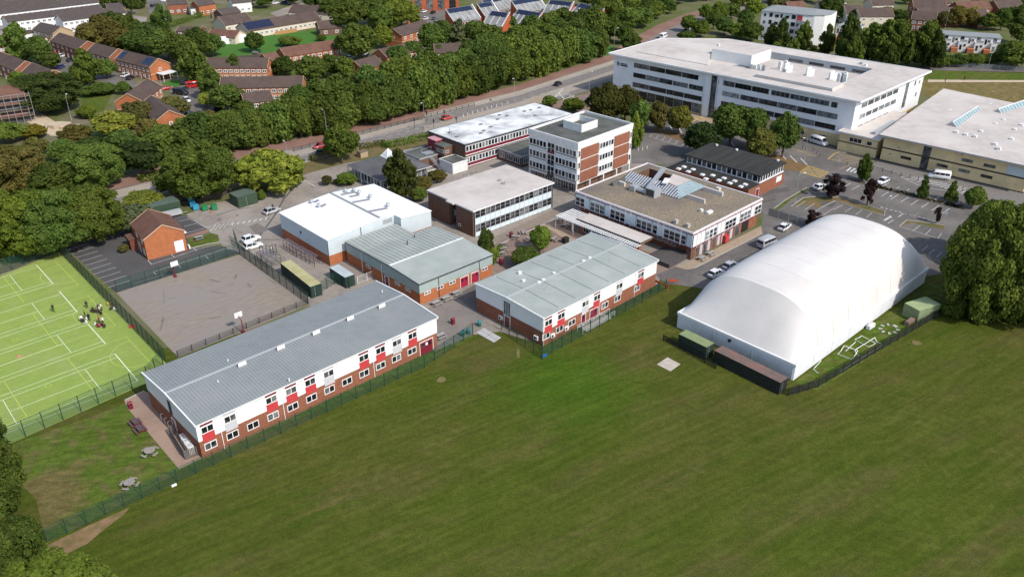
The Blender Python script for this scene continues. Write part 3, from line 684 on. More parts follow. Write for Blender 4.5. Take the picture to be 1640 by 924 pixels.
t, z = A.sz('left', 271, 644); A.win('left', t - .5, 3.3, 1.0, 2.4, 2, 4, out=.06, fr=DKFRAME); A.door('left', t - .6, 1.3, 2.4, MAROON, out=0, leaves=1)
def roof_vent(b, x, y, z, s=1.0, par=None):
    m = MB(); m.box(-.75 * s, -.4 * s, -.1, .75 * s, .4 * s, .1, GREYM); s *= .9
    m.poly([(-.75 * s, -.4 * s, .1), (.75 * s, -.4 * s, .1), (.75 * s, -.3 * s, .75 * s), (-.75 * s, -.3 * s, .75 * s)], WHITE)
    m.poly([(.75 * s, .4 * s, .1), (-.75 * s, .4 * s, .1), (-.75 * s, -.3 * s, .75 * s), (.75 * s, -.3 * s, .75 * s)], DKFRAME)
    m.poly([(.75 * s, -.4 * s, .1), (.75 * s, .4 * s, .1), (.75 * s, -.3 * s, .75 * s)], DKFRAME); m.poly([(-.75 * s, .4 * s, .1), (-.75 * s, -.4 * s, .1), (-.75 * s, -.3 * s, .75 * s)], DKFRAME)
    return m.build('roof_vent', b.root, (x, y, z))
for u, v in ((387, 584), (448.8, 557.5), (505.5, 533.5), (560, 511), (610.5, 491)):
    x, y = A.loc(u, v, 6.9); roof_vent(A, x, y, 6.86)
for u, v in ((365, 577.5), (349, 611), (612, 467), (463, 608)):
    x, y = A.loc(u, v, 6.7); A.part(MB().tube((x, y, 6.4), (x, y, 6.95), .1, WHITE), 'roof_pipe')
# second classroom block
uB = [(878.3, 514, 'r'), (898.8, 503.5, 'r'), (937.6, 484, 'g'), (956.3, 473.3, 'r'), (992, 455.8, 'g'), (1026.4, 438.8, 'r')]
lB = [(874.4, 536.6, 0), (896, 525, 0), (915.7, 514, 0), (968.7, 486, 0), (988.8, 476, 0), (1020, 458, 0)]
B = classroom_block('classroom_block', 'white classroom block with seamed pale grey-green roof and red panels, fenced beside the playing field', (5.44, 126.32), 44.0, 32.36, 17.52, 5.85, .4, 9.2, 2.95, SAGE, uB, lB, 0, 7)
for u, v, w in ((934, 508, 1.3), (950.8, 499, 2.4)):
    t, z = B.sz('front', u, v); B.door('front', t - w / 2, w, 2.3, MAROON, leaves=1 if w < 2 else 2)
t, z = B.sz('left', 812.5, 491.4); B.win('left', t - .9, 2.5, 1.8, 2.9, 3, 6, out=.06, fr=WHITE2, fw=.06); B.door('left', t - .8, 1.6, 2.35, MAROON)
def ac_unit(b, face, t, z, out=0):
    x, y, rz = b.at(face, t, out)
    m = MB().box(0, -.35, 0, 1.0, -.02, .75, WHITE2); o = m.build('air_conditioner', b.root, (x, y, z), rz)
    g = MB(); c = [(.36 + .27 * cos(2 * pi * i / 12), -.36, .38 + .27 * sin(2 * pi * i / 12)) for i in range(12)]; g.poly(c, BLACKP); g.build('fan_grille', o)
for u, v in ((859.6, 540), (803, 508)): t, z = B.sz('left', u, v); ac_unit(B, 'left', t - .5, max(.6, z - .4))
for u, v in ((884, 528), (906, 520)): t, z = B.sz('front', u, v); ac_unit(B, 'front', t - .5, .9)
ramp = MB()
t0, z = B.sz('front', 925, 515); t1, z = B.sz('front', 965, 496)
ramp.box(t0, -2.2, 0.02, t1, -.05, .3, CONC)
for yy in (-2.2, -.9):
    for zz in (.75, 1.2): ramp.bar((t0 - 1, yy, zz), (t1 + 1, yy, zz), .05, .05, FRAME)
    for i in range(7): x = t0 - 1 + (t1 - t0 + 2) * i / 6; ramp.bar((x, yy, .02), (x, yy, 1.2), .05, .05, FRAME)
B.part(ramp, 'access_ramp')
for u, v in ((877, 507), (832, 437), (838, 450), (887, 438), (944, 414), (934, 419), (863, 453), (870, 449)):
    x, y = B.loc(u, v, 6.2)
    if .5 < y < B.d - .5 and .5 < x < B.w - .5: B.part(MB().box(x - .35, y - .25, 5.9, x + .35, y + .25, 6.5, WHITE2), 'roof_cowl')
for x in (.1, 15.2, 25.6): B.part(MB().tube((x, -.12, .1), (x, -.12, 5.7), .05, FRAME), 'downpipe')

# ---------------------------------------------------------------- sports hall (white roof) and the changing block against it
Gy = Bld('sports_hall', 'big sports hall with bright white low-pitched roof, pale blue-grey walls on a brick base', (-38.39, 157.93), 43.0, 25.2, 19.6)
h0, h1, xr = 6.0, 6.95, 13.3
def gable_block(mb, x0, x1, y0, y1, zb, lo, hi, m):
    pass
w = MB(); w.box(0, 0, 0, 25.2, 19.6, 2.3, BRICKO); w.box(17.0, -2.5, 0, 25.2, 0, 2.3, BRICKO); Gy.part(w, 'brick_base')
w = MB()
def zroof(x): return h0 + (h1 - h0) * (x / xr if x < xr else (25.2 - x) / (25.2 - xr))
e = .06
outl = [(-e, -e), (17, -e), (17, -2.5 - e), (25.2 + e, -2.5 - e), (25.2 + e, 19.6 + e), (-e, 19.6 + e)]
segs = [((-e, -e), (xr, -e)), ((xr, -e), (17, -e)), ((17, -e), (17, -2.5 - e)), ((17, -2.5 - e), (25.2 + e, -2.5 - e)), ((25.2 + e, -2.5 - e), (25.2 + e, 19.6 + e)), ((25.2 + e, 19.6 + e), (xr, 19.6 + e)), ((xr, 19.6 + e), (-e, 19.6 + e)), ((-e, 19.6 + e), (-e, -e))]
for (a, c) in segs: w.poly([(a[0], a[1], 2.3), (c[0], c[1], 2.3), (c[0], c[1], zroof(c[0])), (a[0], a[1], zroof(a[0]))], PALE)
w.poly([(p[0], p[1], 2.3) for p in reversed(outl)], PALE); Gy.part(w, 'upper_cladding')
r = MB(); slope(r, 0, 1, 0, 0, 1, 0, WHITEROOF) if False else None
def xslope(mb, y0, y1, x0, z0, x1, z1, m, t=.14):
    P = [(x0, y0, z0), (x1, y0, z1), (x1, y1, z1), (x0, y1, z0)]; Q = [(p[0], p[1], p[2] - t) for p in P]
    mb.poly(P, m); mb.poly(Q[::-1], m)
    for i in range(4): j = (i + 1) % 4; mb.poly([Q[i], Q[j], P[j], P[i]], m)
SNOW = mat('bright_white_roof', (.84, .84, .83), (.80, .80, .79), .5, rough=.5)
xslope(r, -.2, 19.8, -.2, h0 + .03, xr, h1 + .05, SNOW); xslope(r, -.2, 19.8, xr, h1 + .05, 17, zroof(17) + .04, SNOW); xslope(r, -2.7, 19.8, 17, zroof(17) + .04, 25.4, h0 + .03, SNOW); Gy.part(r, 'roof')
wk = MB(); GW = mat('grey_walkway', (.25, .26, .27), rough=.8)
wk.box(xr - .3, 0, h1 + .02, xr + .3, 19.6, h1 + .14, GW)
def onroof(u, v):
    x, y = Gy.loc(u, v, 6.7); z = zroof(min(max(x, 0), 25)); x, y = Gy.loc(u, v, z); return x, y, zroof(min(max(x, 0), 25)) + .05
for (a, c) in (((503, 325), (548, 303)), ((514, 332), (560, 309)), ((546, 313), (570, 308)), ((560, 316), (575, 313)), ((565, 325), (592, 320)), ((590, 340), (620, 334))):
    p = onroof(*a); q = onroof(*c); wk.bar((p[0], p[1], p[2] + .06), (q[0], q[1], q[2] + .06), .95, .07, GW)
Gy.part(wk, 'roof_walkway')
for u, v in ((499, 326.4), (511, 332.9), (553.8, 309), (567, 307.4), (575.2, 311.4), (593, 318), (621.2, 332)):
    x, y, z = onroof(u, v); m = MB().tube((x, y, z - .1), (x, y, z + .5), .3, GREYM, n=10).tube((x, y, z + .5), (x, y, z + 1.0), .5, GREYM, .32, n=10); Gy.part(m, 'roof_cowl')
t, z = Gy.sz('front', 620, 354); Gy.panel('front', t - 1.2, z - .5, 2.4, 1.0, GREYM, 'louvre', out=.06)
for x in (0, 8.3): Gy.part(MB().tube((x - .1, -.14, .1), (x - .1, -.14, zroof(x) - .1), .07, DKFRAME), 'downpipe')
t, z = Gy.sz('left', 482, 372); Gy.panel('left', t - .3, z - .3, .6, .6, BLACKP, 'vent', out=.06)

D = Bld('changing_block', 'low grey-green block on orange brick with maroon double doors, joined to the sports hall', (Gy.o + Gy.e1 * 3.65 + Gy.e2 * -26.4), 43.0, 18.65, 19.0)
D.part(MB().box(0, 0, 0, 18.65, 19, 2.5, BRICKO).box(0, 19, 0, 13, 25.2, 2.5, BRICKO), 'brick_base')
w = MB().box(-e, -e, 2.5, 18.65 + e, 19, 4.6, SAGEWALL).box(-e, 19, 2.5, 13, 25.2, 4.6, SAGEWALL)
for x, f in ((-e, 1), (18.65 + e, 0)):
    pts = [(x, -e, 4.6), (x, 19, 4.6), (x, 9.4, 5.0)]; w.poly(pts[::-1] if f else pts, SAGEWALL)
D.part(w, 'upper_cladding')
r = MB(); slope(r, -.2, 18.85, -.25, 4.7, 9.4, 5.15, SAGE); slope(r, -.2, 18.85, 19.2, 4.7, 9.4, 5.15, SAGE); D.part(r, 'roof')
r = MB(); slope(r, -.2, 13.1, 19.25, 4.72, 25.3, 4.95, SAGE); D.part(r, 'lean_to_roof')
r = MB()
for i in range(19):
    x = .3 + i * 1.0; r.bar((x, 19.2, 4.74), (x, 9.4, 5.19), .06, .08, GREYROOF)
    if x < 13: r.bar((x, 19.3, 4.76), (x, 25.2, 4.99), .06, .08, GREYROOF)
tag(D.part(r, 'roof_rib'), kind='stuff')
D.part(MB().bar((-.2, 9.4, 5.2), (18.85, 9.4, 5.2), .35, .1, WHITE2), 'ridge_cap')
r = MB(); r.bar((-.25, -.28, 4.62), (18.9, -.28, 4.62), .1, .2, DKFRAME); r.bar((-.25, -.28, 4.66), (-.25, 9.4, 5.1), .1, .2, DKFRAME); r.bar((-.25, 25.3, 4.8), (-.25, 9.4, 5.1), .1, .2, DKFRAME); D.part(r, 'roof_edge')
for u, v in ((684.5, 470.2), (704.9, 461.8), (724.4, 453.5), (776, 431)): t, z = D.sz('front', u, v); D.win('front', t - .8, 1.75, 1.6, .65, 2, split=True, fw=.1)
for u, v in ((743.4, 450.3), (760.7, 443.4)): t, z = D.sz('front', u, v); D.door('front', t - 1.1, 2.2, 2.3, mat('crimson_door', (.33, .02, .05), rough=.4))
for u, v in ((615, 428.7), (627, 435.6), (644.5, 445.5), (662, 455)): t, z = D.sz('left', u, v, e); D.panel('left', t - .3, 3.3, .6, .6, GREYM, 'vent', out=e)
for u, v in ((636.7, 453.5), (653.6, 464.4), (590, 427)): t, z = D.sz('left', u, v); D.win('left', t - .8, 1.6, 1.6, .65, 2, fw=.1)
t, z = D.sz('left', 620, 448); D.door('left', t - .7, 1.4, 2.2, MAROON)
for x in (4.6, 15.1): D.part(MB().tube((x, -.14, .1), (x, -.14, 4.5), .06, DKFRAME), 'downpipe')
for u, v in ((580, 412), (613, 440)): t, z = D.sz('left', u, v); x, y, rz = D.at('left', t, .14); D.part(MB().tube((x, y, .1), (x, y, 4.4), .07, WHITE2), 'downpipe')
for u, v, hh in ((652.5, 391, .7), (664, 379, .3)): x, y = D.loc(u, v, 5.0); D.part(MB().tube((x, y, 4.8), (x, y, 5.1 + hh), .12, DKFRAME), 'roof_pipe')

# ---------------------------------------------------------------- science block with the pale blue curtain wall
S = Bld('science_block', 'two-storey science block with flat pale roof, brown brick end and pale blue glazed front', (-8.0, 172.6), 43.0, 24.6, 16.8)
hS = 6.5
S.part(MB().box(-.8, .25, 0, 24.4, 6.2, hS - .3, BRICKB).box(.8, 6.2, 0, 24.4, 9.0, hS - .3, BRICKB).box(-.5, 9.0, 0, 24.4, 16.8, hS - .3, BRICKB), 'brick_wall')
r = MB(); r.prism([(-1.0, -.15), (24.8, -.15), (24.8, 17.0), (-.7, 17.0), (-.7, 8.9), (-1.5, 8.9), (-1.5, 6.3), (-1.0, 6.3)], hS - .3, hS, WHITE2, CREAMROOF, True); S.part(r, 'roof')
S.part(MB().box(-.5, -.02, 0.05, 24.4, .2, hS - .32, DKFRAME), 'curtain_wall_backing')
nm = 16; mw = 24.6 / nm
for i in range(nm):
    x = -.4 + i * mw * (24.6 / 24.9)
    for z0, hh in ((.1, .95), (2.95, 1.5)): S.panel('front', x + .05, z0, mw - .1, hh, ICE, 'spandrel_panel', .06, .02)
    for z0 in (1.1, 4.5): S.win('front', x + .03, z0, mw - .06, 1.75, 1, 2, fr=GREYM, fw=.06, dep=.08, out=.02)
    S.part(MB().box(x - .035, -.14, .05, x + .035, -.02, hS - .35, GREYP), 'mullion')
for k, z0 in enumerate((.5, 2.2, 3.9)): S.win('left', 16.8 - 8.9, z0, 2.5, 1.6, 2, 1, fr=DKFRAME, out=-.8, g=SKYGL if k == 1 else GLASS)
S.win('left', 11.5, 1.2, .8, .7, out=.8)
for u, v, s_ in ((748, 281, 1.2), (758, 279, .8), (806, 295, .5), (800, 290, .5)):
    x, y = S.loc(u, v, hS); m = MB(); m.bar((x - s_, y, hS + .35), (x + s_, y, hS + .35), .06, .06, DKFRAME); m.bar((x - s_, y, hS), (x - s_, y, hS + .5), .06, .06, DKFRAME); m.bar((x + s_, y, hS), (x + s_, y, hS + .5), .06, .06, DKFRAME); m.bar((x, y - .6, hS + .05), (x, y + .6, hS + .05), .3, .1, CONC); S.part(m, 'roof_antenna')

# ---------------------------------------------------------------- long white-roofed block with maroon panels
STAINED = mat('stained_white_roof', (.74, .74, .72), (.55, .55, .53), .35, rough=.6, c3=(.30, .30, .29), scale3=.22, lo=.5, hi=.75)
L2 = Bld('teaching_block', 'long two-storey block with stained white flat roof and rows of white windows over maroon panels', (-12.6, 216.6), 42.6, 41.6, 16.2)
hL = 6.75
L2.part(MB().box(0, .12, 0, 41.6, 16.2, hL - .3, BRICKB), 'brick_wall')
flat_roof(L2, hL, STAINED, DKFRAME, .02, .25, .25)
nm = 36; mw = 41.4 / nm
for i in range(nm):
    x = .1 + i * mw
    for z0 in (4.55, 1.35):
        if z0 < 2 and 9 < i < 22: continue
        L2.win('front', x, z0, mw - .03, 1.65, 1, 1, fw=.12, dep=.1, out=0, fr=FRAME)
        L2.panel('front', x + .04, z0 - .8, mw - .1, .7, MAROON, 'spandrel_panel', .05, .0)
f = MB(); f.box(.1, -.06, 3.5, 41.5, .1, 3.72, WHITE); f.box(.1, -.06, .3, 41.5, .1, .52, WHITE); f.box(.1, -.06, 6.22, 41.5, .1, 6.36, WHITE); L2.part(f, 'white_band')
m = MB().box(-2.6, 9.6, 2.2, -.02, 13.2, 5.9, MAROON).box(-2.7, 9.5, 5.9, -.02, 13.3, 6.1, mat('pink_roof', (.5, .25, .27), rough=.7)); L2.part(m, 'stair_pod')
m = MB().box(-3.2, 5.2, 2.6, -.02, 9.4, 5.3, BRICKB).box(-3.3, 5.1, 5.3, -.02, 9.45, 5.45, FELT); L2.part(m, 'brick_bay')
for yy in (6.0, 7.8): add_window(L2.root, -3.2, yy + .6, -pi / 2, 3.6, 1.1, .9, 1)
add_window(L2.root, -2.9, 5.2, 0, 3.6, 1.4, .7, 2)
st = MB()
for i in range(14):
    st.box(-6.2 + .02 * i, 9.0 - .45 * i, 3.0 - .21 * i, -5.0, 9.4 - .45 * i, 3.06 - .21 * i, GREYM)
for xx in (-6.2, -5.0): st.bar((xx, 9.4, 3.0), (xx, 2.9, 0), .1, .25, GREYM); st.bar((xx, 9.4, 4.0), (xx, 2.9, 1.0), .05, .05, GREYM)
st.box(-6.4, 9.4, 2.9, -2.7, 11.4, 3.05, GREYM); st.bar((-6.4, 11.3, 4.0), (-2.7, 11.3, 4.0), .05, .05, GREYM)
for p in ((-6.3, 11.3), (-6.3, 9.5), (-3, 11.3)): st.bar((*p, 0), (*p, 4.0), .1, .1, GREYM)
L2.part(st, 'fire_escape')
for u, v in ((720, 213), (732, 220), (770, 214), (775, 210), (812, 186), (797, 192), (840, 179), (850, 177), (864, 173), (800, 185), (770, 200), (786, 204), (857, 186)):
    x, y = L2.loc(u, v, hL); L2.part(MB().box(x - .5, y - .35, hL - .02, x + .5, y + .35, hL + .22, mat('dark_grey_rooflight', (.16, .17, .17), rough=.4)), 'rooflight')
x, y = L2.loc(720, 215, hL); L2.part(MB().tube((x, y, hL), (x, y, hL + 2), .05, DKFRAME), 'roof_pipe')
for nm_, lab, oo, ww, dd, hh, wm, rm in (('boiler_house', 'small white flat-roofed outbuilding below the fire escape', L2.o + L2.e1 * -5.5 + L2.e2 * -1.2, 5.2, 5.6, 2.9, WHITE2, FELT),
        ('link_block', 'low dark flat-roofed link between the maroon-panelled block and the brick tower', L2.o + L2.e1 * 11.5 + L2.e2 * -10.0, 12.5, 9.8, 3.2, BRICKB, FELT),
        ('store_block', 'low dark flat-roofed store behind the slate-roofed dining hall', L2.o + L2.e1 * -9.5 + L2.e2 * 8.0, 8.5, 7.5, 2.9, BRICKB, FELT)):
    b = Bld(nm_, lab, oo, 42.6, ww, dd); b.part(MB().box(0, 0, 0, ww, dd, hh - .2, wm), 'wall'); flat_roof(b, hh, rm, GREYM if wm is BRICKB else WHITE2, .1, .2, .15)
    if nm_ == 'link_block':
        for i in range(4): b.win('front', .6 + i * 3, .9, 2.4, 1.6, 3, 1)
        for i in range(3): b.win('left', .6 + i * 3, .9, 2.4, 1.6, 3, 1)

# ---------------------------------------------------------------- four-storey tower
T = Bld('tower_block', 'four-storey white and red-brick tower block with flat grey roof, tallest of the school', (16.1, 196.6), 45.8, 22.2, 16.5)
hT = 13.5
T.part(MB().box(1.6, 1.6, 0, 20.6, 15.2, 3.0, BRICKB).box(3, 3, 3.0, 20, 14, 3.05, CONC), 'recessed_ground_floor')
T.part(MB().box(0.1, .1, 2.95, 22.1, 16.4, hT - .3, WHITE2), 'wall')
flat_roof(T, hT - .1, FELT, WHITE2, .55, .35, .08)
T.part(MB().box(0, 0, hT - 1.2, 22.2, .1, hT - .4, WHITE2).box(-.02, 0, hT - 1.2, .1, 16.5, hT - .4, WHITE2), 'fascia')
for k in range(3):
    z0 = 4.0 + 3.05 * k
    # left face, seen left to right: five windows, stair glazing, six windows
    T.win('left', .3, z0, 6.0, 1.75, 5, 1, fw=.16, dep=.12, split=True); T.win('left', 9.2, z0, 7.0, 1.75, 6, 1, fw=.16, dep=.12, split=True)
    T.win('left', 6.6, z0 - .9, 2.4, 2.7, 2, 2, fr=MAROON if k == 9 else FRAME, fw=.1, dep=.06); 
    T.panel('left', 6.65, z0 - .95 + (.0), 2.3, .55, MAROON if k == 2 else DKFRAME, 'spandrel_panel', .09)
    T.panel('left', .3, z0 - .25, 6.0, .16, MAROON if 0 else DKFRAME, 'sill_band', .1); T.panel('left', 9.2, z0 - .25, 7.0, .16, DKFRAME, 'sill_band', .1)
    # right-hand (south) face: brick, windows, brick
    for x0, x1 in ((1.3, 8.2), (14.6, 20.9)): T.panel('front', x0, z0 - .75, x1 - x0, 2.75, BRICK, 'brick_panel', .08)
    T.win('front', 8.5, z0, 5.8, 1.75, 5, 1, fw=.18, dep=.12, split=True)
    for x0 in (.3, 21.1): T.win('front', x0, z0, .85, 1.7, 1, 1, fw=.12)
    T.win('right', .5, z0, 15, 1.7, 13, 1, fw=.14)
for x in (0.3, 5.5, 11, 16.5, 21.9):
    for y in (.3, 16.2): T.part(MB().box(x - .2, y - .2, 0, x + .2, y + .2, 2.95, WHITE2), 'column')
for i in range(5): T.win('left', 1.9 + i * 2.7, .2, 2.5, 2.6, 3, 2, fr=FRAME, out=-1.6)
ph = MB(); 
for (x0, y0, x1, y1) in ((8, 5.6, 14.4, 5.8), (8, 11.6, 14.4, 11.8), (8, 5.8, 8.2, 11.6), (14.2, 5.8, 14.4, 11.6)): ph.box(x0, y0, hT - .1, x1, y1, hT + 1.9, WHITE2)
T.part(ph, 'plant_screen'); T.part(MB().box(8.2, 5.8, hT - .1, 14.2, 11.6, hT + .5, FELT), 'plant_room_roof'); T.part(MB().tube((11, 8, hT + .4), (11, 8, hT + 2.5), .06, GREYM), 'roof_pipe')

# ---------------------------------------------------------------- courtyard block with gravel roof
Cb = Bld('courtyard_block', 'square two-storey block with gravel roof, glazed lightwell, white panels and maroon strips', (38.0, 159.9), 44.3, 27.3, 33.1)
hC = 6.5; u0 = 3.0
wl = MB(); wl.box(1.8, .5, 0, 26.8, 32.6, u0, BRICK); wl.box(.5, .4, 0, 1.8, 1.6, u0, BRICKB); Cb.part(wl, 'ground_floor_wall')
w = MB(); lx0, lx1, ly0, ly1 = 13.3, 24.4, 13.4, 30.2         # the lightwell
for (x0, y0, x1, y1) in ((.1, .1, 27.2, .4), (.1, 32.7, 27.2, 33.0), (.1, .4, .4, 32.7), (26.9, .4, 27.2, 32.7)): w.box(x0, y0, u0 - .1, x1, y1, hC - .2, WHITE2)
w.box(.4, .4, u0 - .1, 26.9, 32.7, u0, DKFRAME); Cb.part(w, 'upper_wall')
r = MB(); z0, z1 = hC - .3, hC
for (x0, y0, x1, y1) in ((.25, .25, 27.05, ly0), (.25, ly1, 27.05, 32.85), (.25, ly0, lx0, ly1), (lx1, ly0, 27.05, ly1)): r.box(x0, y0, z0, x1, y1, z1, GRAVEL)
Cb.part(r, 'gravel_roof')
p = MB(); PINKW = mat('pinkish_white_trim', (.74, .69, .68), (.68, .62, .61), 1.5, rough=.6)
for (x0, y0, x1, y1) in ((-.05, -.05, 27.35, .25), (-.05, 32.85, 27.35, 33.15), (-.05, .25, .25, 32.85), (27.05, .25, 27.35, 32.85)): p.box(x0, y0, hC - .25, x1, y1, hC + .18, PINKW)
Cb.part(p, 'parapet')
def cfacade(face, seq, start, mw):
    t = start
    i = 0
    while i < len(seq):
        c = seq[i]; n = 1
        while c == 'W' and i + n < len(seq) and seq[i + n] == 'W' and n < 3: n += 1
        if c in 'Wb': Cb.win(face, t + .05, u0 + .25, mw * n - .1, 2.2, n, 2, fr=FRAME, fw=.12, dep=.1, split=False, g=GLASSB if c == 'b' else GLASS)
        else: Cb.panel(face, t + .07, u0 + .25, mw - .14, 2.75, ICE if face == 'left' else WHITE, 'white_panel', .06)
        if c in 'Wb': Cb.panel(face, t + .07, u0 + 2.5, mw * n - .14, .5, ICE if face == 'left' else WHITE, 'white_panel', .05)
        for k in range(n): Cb.panel(face, t + k * mw + .12, hC - .5, mw - .24, .2, MAROON, 'maroon_strip', .07); Cb.panel(face, t + k * mw + .12, u0 - .08, mw - .24, .24, MAROON, 'maroon_strip', .07)
        x, y, rz = Cb.at(face, t, .0); MB().box(-.04, -.12, u0 - .1, .04, 0, hC - .26, FRAME if i % 3 else DKFRAME).build('mullion', Cb.root, (x, y, 0), rz)
        t += mw * n; i += n
cfacade('left', 'WWPWWWPWWWPPWWWWPWWWWP', .1, 33.0 / 22)
cfacade('front', 'PPPbbbPPWWWPWWWPWW', .1, 27.1 / 18)
# glazed lean-to roofs round the lightwell
gl = MB(); y_ridge = 16.2; x_ridge = 16.4
gl.poly([(lx0, ly1, hC + .1), (lx0, ly0, hC + .1), (x_ridge, y_ridge, hC + 1.5), (x_ridge, ly1, hC + 1.5)], DKGL)
gl.poly([(lx0, ly0, hC + .1), (lx1, ly0, hC + .1), (lx1 - 2.4, y_ridge, hC + 1.5), (x_ridge, y_ridge, hC + 1.5)], SKYGL)
gl.poly([(lx1, ly0, hC + .1), (lx1, ly0 + 5, hC + .1), (lx1 - 2.4, y_ridge + 2.5, hC + 1.5), (lx1 - 2.4, y_ridge, hC + 1.5)], SKYGL)
Cb.part(gl, 'lightwell_glazing')
gb = MB()
for i in range(23):
    y = ly0 + .2 + i * .73; zt = hC + 1.53; k = min(1, (y - ly0) / (y_ridge - ly0)); gb.bar((lx0, y, hC + .14), (lx0 + (x_ridge - lx0) * k, y, hC + .14 + 1.4 * k), .24, .1, GREYP)
for i in range(15):
    x = lx0 + .3 + i * .75; k = min(1, (x - lx0) / (x_ridge - lx0), (lx1 - x) / 2.4); gb.bar((x, ly0, hC + .14), (x, ly0 + (y_ridge - ly0) * k, hC + .14 + 1.4 * k), .08, .08, WHITE2)
Cb.part(gb, 'glazing_bars')
cp = MB(); cp.poly([(x_ridge, y_ridge, hC + 1.56), (lx1 - 2.4, y_ridge, hC + 1.56), (lx1 - 2.4, y_ridge + 5.2, hC + 1.75), (x_ridge, y_ridge + 3.0, hC + 1.75)], CREAMROOF)
cp.poly([(x_ridge, y_ridge, hC + 1.5), (x_ridge, y_ridge + 3.0, hC + 1.7), (x_ridge, y_ridge + 3.0, hC - .5), (x_ridge, y_ridge, hC - .5)], DKFRAME)
cp.poly([(x_ridge, y_ridge + 3.0, hC + 1.75), (lx1 - 2.4, y_ridge + 5.2, hC + 1.75), (lx1 - 2.4, y_ridge + 5.2, hC - 2), (x_ridge, y_ridge + 3.0, hC - 2)], DKFRAME)
Cb.part(cp, 'lightwell_cap')
iw = MB(); iw.box(lx0 + .05, ly0, .05, lx1, ly1, .1, CONC)
iw.box(lx1 - .1, ly0 + 5, .1, lx1, ly1, hC + .2, BRICKB); iw.box(lx0, ly1 - .1, .1, lx1 - .1, ly1, hC + .2, BRICKB); iw.box(lx0 + 3.1, ly0 + 4, .1, lx0 + 3.25, ly1 - .1, hC + .05, BRICKB)
iw.box(lx1 - 5, ly1 - 4, 2.8, lx1 - .2, ly1 - .2, 3.0, FELT); Cb.part(iw, 'lightwell_wall')
dm = MB(); dm.bar((lx0 - 2.2, ly0 + 7.2, hC + 1.0), (lx1 - 1.5, ly0 + 11.5, hC + 1.9), .9, .9, GREYM); dm.bar((lx0 + 2, ly0 + 5.6, hC + 1.8), (lx0 + 5, ly0 + 7, hC + 1.8), 1.2, .25, WHITE2); Cb.part(dm, 'air_duct')
pl = MB(); x, y = Cb.loc(1043, 316, hC); pl.box(x - .3, y - 1.0, hC, x + 2.2, y + 1.6, hC + 2.0, GREYM); pl.box(x - .32, y - .8, hC + .2, x - .3, y + 1.4, hC + 1.8, DKFRAME); pl.tube((x + .5, y + 1.6, hC + .6), (x + .5, y + 4.8, hC + .6), .55, GREYM, n=10); pl.box(x - .5, y + 4.6, hC + .1, x + 1.6, y + 6.2, hC + 1.3, GREYM); pl.box(x + 2.6, y - 1, hC + .3, x + 4.6, y - .4, hC + .6, GREYM); Cb.part(pl, 'roof_plant')
for (u, v, sx, sy, hh, m) in ((1115, 322, .25, 2.3, 1.0, CREAMROOF), (1142, 310, .25, 2.6, 1.0, CREAMROOF), (990, 294, 2.4, .4, .8, FELT), (996, 297, .3, .9, .9, CREAMROOF), (1082.5, 358, .5, .35, .9, CONC), (1101.5, 364, .5, .35, .9, CONC), (1123, 339, .35, .3, .6, WHITE2), (1136, 341.5, .9, .4, .5, WHITE2), (1150, 305, .5, .5, .7, CREAMROOF)):
    x, y = Cb.loc(u, v, hC); Cb.part(MB().box(x - sx, y - sy, hC - .05, x + sx, y + sy, hC + hh, m), 'roof_upstand')
# ground floor openings
for t_, w_, m_ in ((2.2, 1.5, BRICKB), (5.2, 1.2, DKFRAME), (8.5, 1.6, BRICKB), (14.0, 1.2, DKFRAME), (17.5, 2.0, DKFRAME)): Cb.door('front', t_, w_, 2.4, m_, out=-.5, fr=GREYM)
for t_ in (3.9, 6.8, 10.6, 12.2, 15.6): Cb.panel('front', t_, .1, 1.0, 2.7, GREYP, 'grey_panel', .06, -.5)
Cb.panel('front', 12.6, .3, 1.5, 1.6, REDP, 'red_locker', .9, -.45)
Cb.part(MB().box(20.4, .42, .02, 23.2, .5, 2.9, BLACKP), 'recess_shade_panel')  # flat black slab on the wall, painted as the shade of a recess
for i in range(7): Cb.win('left', 3 + i * 3.6, .2 if i < 5 else 1.2, 3.2, 2.5 if i < 5 else 1.2, 3, 2, out=-1.8, g=GLASS)
stp = MB()
for i in range(7): stp.box(-6.0, 1.2 + .0, .02 + .14 * i, 1.7, 8.2 - .55 * i, .14 + .14 * i, mat('dark_step', (.10, .09, .085), (.07, .06, .06), 2, rough=.9))
Cb.part(stp, 'entrance_steps')
cn = thing('entrance_canopy', 'flat cream-roofed entrance porch with white slatted walkway cover along its edge', 'canopy', Cb.o, Cb.th)
MB().box(-6.3, 9.0, 2.75, -1.9, 9.3, 3.2, BRICKO).box(-6.3, 9.0, 0, -5.9, 9.3, 2.75, BRICKO).box(-6.35, 8.7, 3.2, -1.9, 27.0, 3.45, FELT).box(-6.2, 8.85, 3.45, -2.0, 26.85, 3.5, CREAMROOF).build('porch_roof', cn)
MB().box(-5.4, 9.3, .1, -5.3, 26.6, 3.2, BRICKO).build('porch_wall', cn)
for i in range(6): add_window(cn, -5.42, 12.1 + i * 2.7, -pi / 2, .3, 2.4, 2.5, 3, 2)
ps = MB()
for i in range(36):
    y = 8.4 + i * .66; x1 = -6.5 if y < 27 else -2.1; ps.box(-8.0, y, 3.12, x1, y + .3, 3.2, WHITE2)
ps.build('cover_slats', cn); MB().box(-8.05, 8.3, 2.95, -7.9, 31.9, 3.11, WHITE2).box(-6.62, 8.3, 2.95, -6.5, 27.3, 3.11, WHITE2).box(-8, 31.8, 2.95, -2.1, 31.95, 3.11, WHITE2).build('cover_beams', cn)
